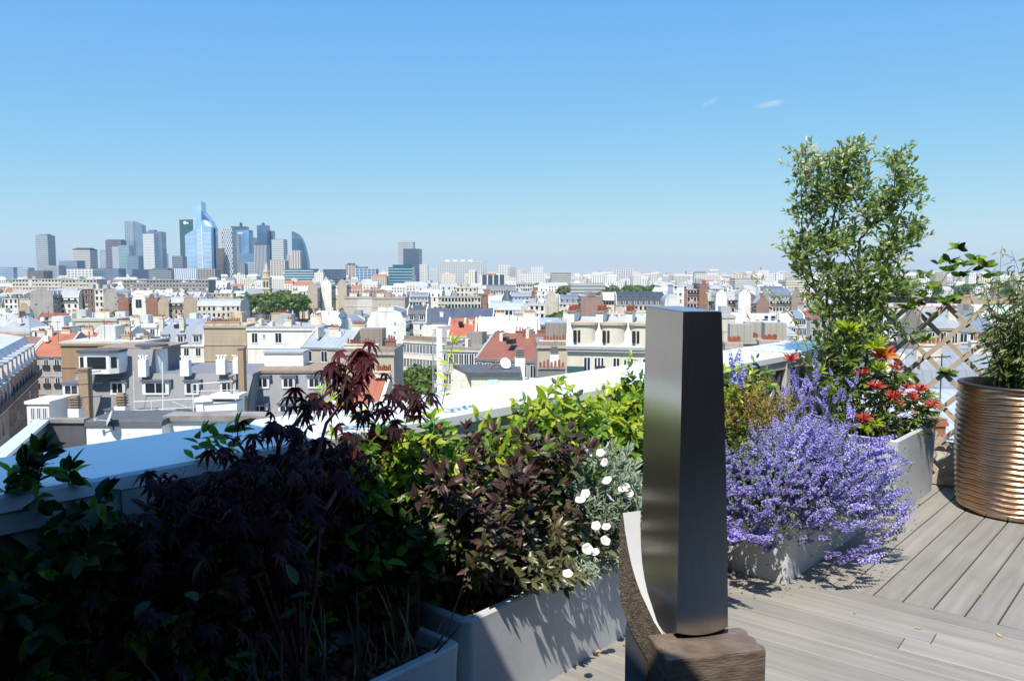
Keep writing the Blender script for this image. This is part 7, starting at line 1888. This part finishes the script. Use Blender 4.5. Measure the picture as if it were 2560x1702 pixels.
for (x, y, rx, ry, n_, pale) in ((2150, 440, 40, 55, 24, .15), (2168, 530, 40, 55, 28, .1), (2060, 430, 80, 70, 62, .3), (2125, 380, 55, 45, 46, .45), (2000, 400, 35, 60, 30, .5), (2020, 500, 60, 55, 46, .3), (2100, 480, 60, 55, 40, .15), (2250, 400, 28, 50, 26, .2), (2270, 460, 45, 45, 36, .25), (2220, 510, 50, 55, 44, .15), (2290, 570, 28, 40, 24, .3),
        (2230, 600, 50, 50, 44, .1), (2040, 590, 70, 50, 52, .2), (2000, 620, 45, 45, 26, .35), (2110, 590, 45, 60, 30, .1), (2060, 670, 75, 45, 46, .15), (2175, 660, 60, 55, 48, .05), (2230, 690, 45, 45, 26, .05), (2120, 730, 65, 50, 40, .0), (2190, 740, 60, 50, 40, .0), (2050, 750, 50, 45, 18, .1), (2210, 800, 60, 45, 22, 0), (2120, 810, 60, 50, 22, 0), (1985, 660, 25, 20, 8, .1), (2070, 860, 60, 60, 44, 0), (2140, 860, 50, 60, 40, 0), (2040, 920, 40, 40, 24, 0), (2100, 790, 60, 60, 34, 0), (2180, 800, 50, 60, 24, 0), (2110, 930, 60, 40, 26, 0), (2270, 700, 25, 25, 8, 0)):
    for k in range(int(n_ * 1.2)):
        p = at_y(2135 + (x - 2135) * .92 + max(-1.5, min(1.5, rg.gauss(0, 1))) * rx * .42, y + 26 + max(-1.5, min(1.5, rg.gauss(0, 1))) * ry * .42, 6.25 + rg.gauss(0, .14)); d = (Vector((rg.gauss(0, .5) + (p.x - 2.45) * .5, rg.gauss(0, .5), rg.uniform(.3, 1.2)))).normalized()
        L_ = rg.uniform(.07, .15); pts = arc(p, d, L_, 4, .2, .3); te.stem(pts, .0022, .001, 3)
        dress(te, 'p' if rg.random() < pale else 'l', pts, int(L_ / .019), .052, .05, .95, 3, 1, .75, .25, 'l', .2)
        if k % 5 == 0:
            b = min((q for l in LB for q in l), key=lambda q: (q - p).length + (.6 if q.z > p.z else 0)); te.stem([b, b.lerp(p, .55) + rv(.02), p], .0035, .002, 4)
te.finish(290, M_TWIG, 'trunk')

# --- leaning laurel stems beside the trellis
la = Plant('laurel_shrub', 'sparse leaning shrub with leafy tufts held out across the trellis', 'shrub', P(6.72, -1.95, .46))
la.kind('l', OVAL, L_MAG); la.kind('d', OVAL, L_CAM)
def lstem(pxs, r0=.006, r1=.002):
    pts = [at_y(x, y, d) for x, y, d in pxs]; la.stem(pts, r0, r1, 5); return pts
lstem([(2230, 1010, 6.3), (2225, 930, 6.3), (2290, 830, 6.3), (2350, 770, 6.35), (2400, 690, 6.4), (2440, 660, 6.4)]); lstem([(2290, 830, 6.3), (2300, 780, 6.35), (2350, 710, 6.4), (2400, 640, 6.4)], .004); lstem([(2225, 930, 6.3), (2290, 870, 6.3), (2310, 860, 6.3)], .004)
lstem([(2200, 1000, 6.3), (2220, 880, 6.3), (2262, 800, 6.3), (2300, 740, 6.3)], .005)
for (x, y, n_, s_) in ((2395, 622, 10, .075), (2375, 655, 9, .07), (2412, 660, 9, .07), (2440, 650, 8, .07), (2462, 668, 10, .075), (2345, 660, 7, .06), (2405, 690, 8, .065), (2372, 678, 8, .065), (2365, 755, 10, .07), (2330, 720, 8, .06), (2310, 690, 8, .06), (2300, 740, 8, .065), (2270, 770, 9, .065), (2330, 790, 7, .06),
                       (2315, 850, 8, .06), (2370, 935, 10, .065), (2300, 830, 6, .06), (2290, 760, 8, .06), (2480, 690, 6, .06), (2385, 745, 7, .05)):
    p = at_y(x, y, 6.36 + rg.gauss(0, .04))
    for k in range(n_):
        a = 6.283 * k / n_ + rg.uniform(-.3, .3); q = Vector((math.cos(a), math.sin(a), rg.uniform(-.2, 1.0))); la.leaf('l' if rg.random() < .8 else 'd', p, q.normalized(), (SUNUP + rv(.5)).normalized(), s_ * rg.uniform(1.0, 1.5))
la.finish(120, M_TWIG)
# --- thin arching sprig with yellowing leaves
sp = Plant('sprig', 'thin arching sprig with yellowing leaves beside the evergreen', 'shrub', P(6.1, -2.32, .46))
sp.kind('l', LANCE, L_DRY); sp.kind('g', LANCE, L_MAG)
sp.stem([at_y(x, y, 6.1) for x, y in ((2040, 930), (2010, 850), (1985, 790), (1945, 745), (1905, 710), (1880, 690))], .004, .0012, 4)
sp.stem([at_y(x, y, 6.1) for x, y in ((2030, 900), (2000, 870), (1985, 850), (1975, 840))], .003, .0012, 4)
for (x, y) in ((1880, 686), (1895, 700), (1905, 700), (1920, 730), (1935, 752), (1950, 750), (1960, 770), (1975, 778), (1985, 800), (1995, 840), (1978, 845), (2005, 860), (2020, 850), (1990, 880), (2030, 880), (2010, 905)):
    p = at_y(x, y, 6.1)
    for k in range(5): sp.leaf('l' if rg.random() < .6 else 'g', p, rv(1).normalized() + UP * .2, UP, .055 * rg.uniform(.7, 1.1))
sp.finish(40, M_TWIG)

# --- bamboo in the bronze pot
bb = Plant('bamboo', 'dense fine leaved bamboo growing in the bronze pot', 'bamboo', pc + Vector((0, 0, .89)))
bb.kind('l', NARROW, L_BAM); bb.kind('d', NARROW, L_DRY)
for i in range(120):
    a, b = rg.uniform(0, 6.283), rg.random() ** .6 * .17; p0 = pc + Vector((b * math.cos(a), b * math.sin(a), .90)); hgt = rg.choice((.3, .4, .5, .6, .8, .95)) * rg.uniform(.8, 1.1)
    pts = arc(p0, (Vector((math.cos(a) * .07, math.sin(a) * .07, 1)) + rv(.05)).normalized(), hgt, 8, .25, .5); bb.stem(pts, .0035, .0012, 4)
    for k in range(int(hgt * 46)):
        t = rg.uniform(.12, 1); p, d = along(pts, min(.999, t)); q = rv(1); dd = Vector((q.x, q.y, rg.uniform(-.5, .5))).normalized(); r_ = rg.uniform(.0, .06) * (1.15 - t * .7)
        bb.leaf('d' if rg.random() < .06 else 'l', p + dd * r_, (dd + Vector((0, 0, -.35))).normalized(), (SUNUP + rv(.5)).normalized(), rg.uniform(.05, .085), 1.0)
bb.finish(150)

# --- shaded grasses and small leaves in the near planter
gs = Plant('grass_tuft', 'thin arching grass blades in the dark near planter', 'grass', P(1.5, -2.1, .34))
gs.kind('b', BLADE, leafmat('grass_blade', (.03, .045, .018), (.09, .10, .05), .2, (1, 1, 1), .4)); gs.kind('o', OVAL, L_CAM)
for i in range(70):
    p = P(rg.uniform(1.0, 1.95), rg.uniform(-2.3, -2.04), .33); d = (UP + rv(.35)).normalized(); gs.leaf('b', p, d, (EV + rv(.3)).normalized(), rg.uniform(.16, .34))
for i in range(26):
    p = at_y(rg.uniform(20, 900), rg.uniform(1400, 1690), rg.uniform(1.9, 2.3)); gs.leaf('o', p, (rv(1) + UP * .3).normalized(), UP, rg.uniform(.04, .07))
gs.finish(60)
# ---------------------------------------------------------------- summer haze over the city
m, nt, out = _nodes('haze_air')
pv = nt.nodes.new('ShaderNodeVolumePrincipled')
pv.inputs['Color'].default_value = (.72, .88, .97, 1)
pv.inputs['Density'].default_value = 0.00007
pv.inputs['Anisotropy'].default_value = 0.1
nt.links.new(pv.outputs[0], out.inputs['Volume'])
hz = MB().box(-13000, 13000, -13000, 13000, GROUND - 1.5, 290).build('haze', m)
tag(hz, 'thin pale blue summer haze over the whole city', 'haze', kind='stuff')
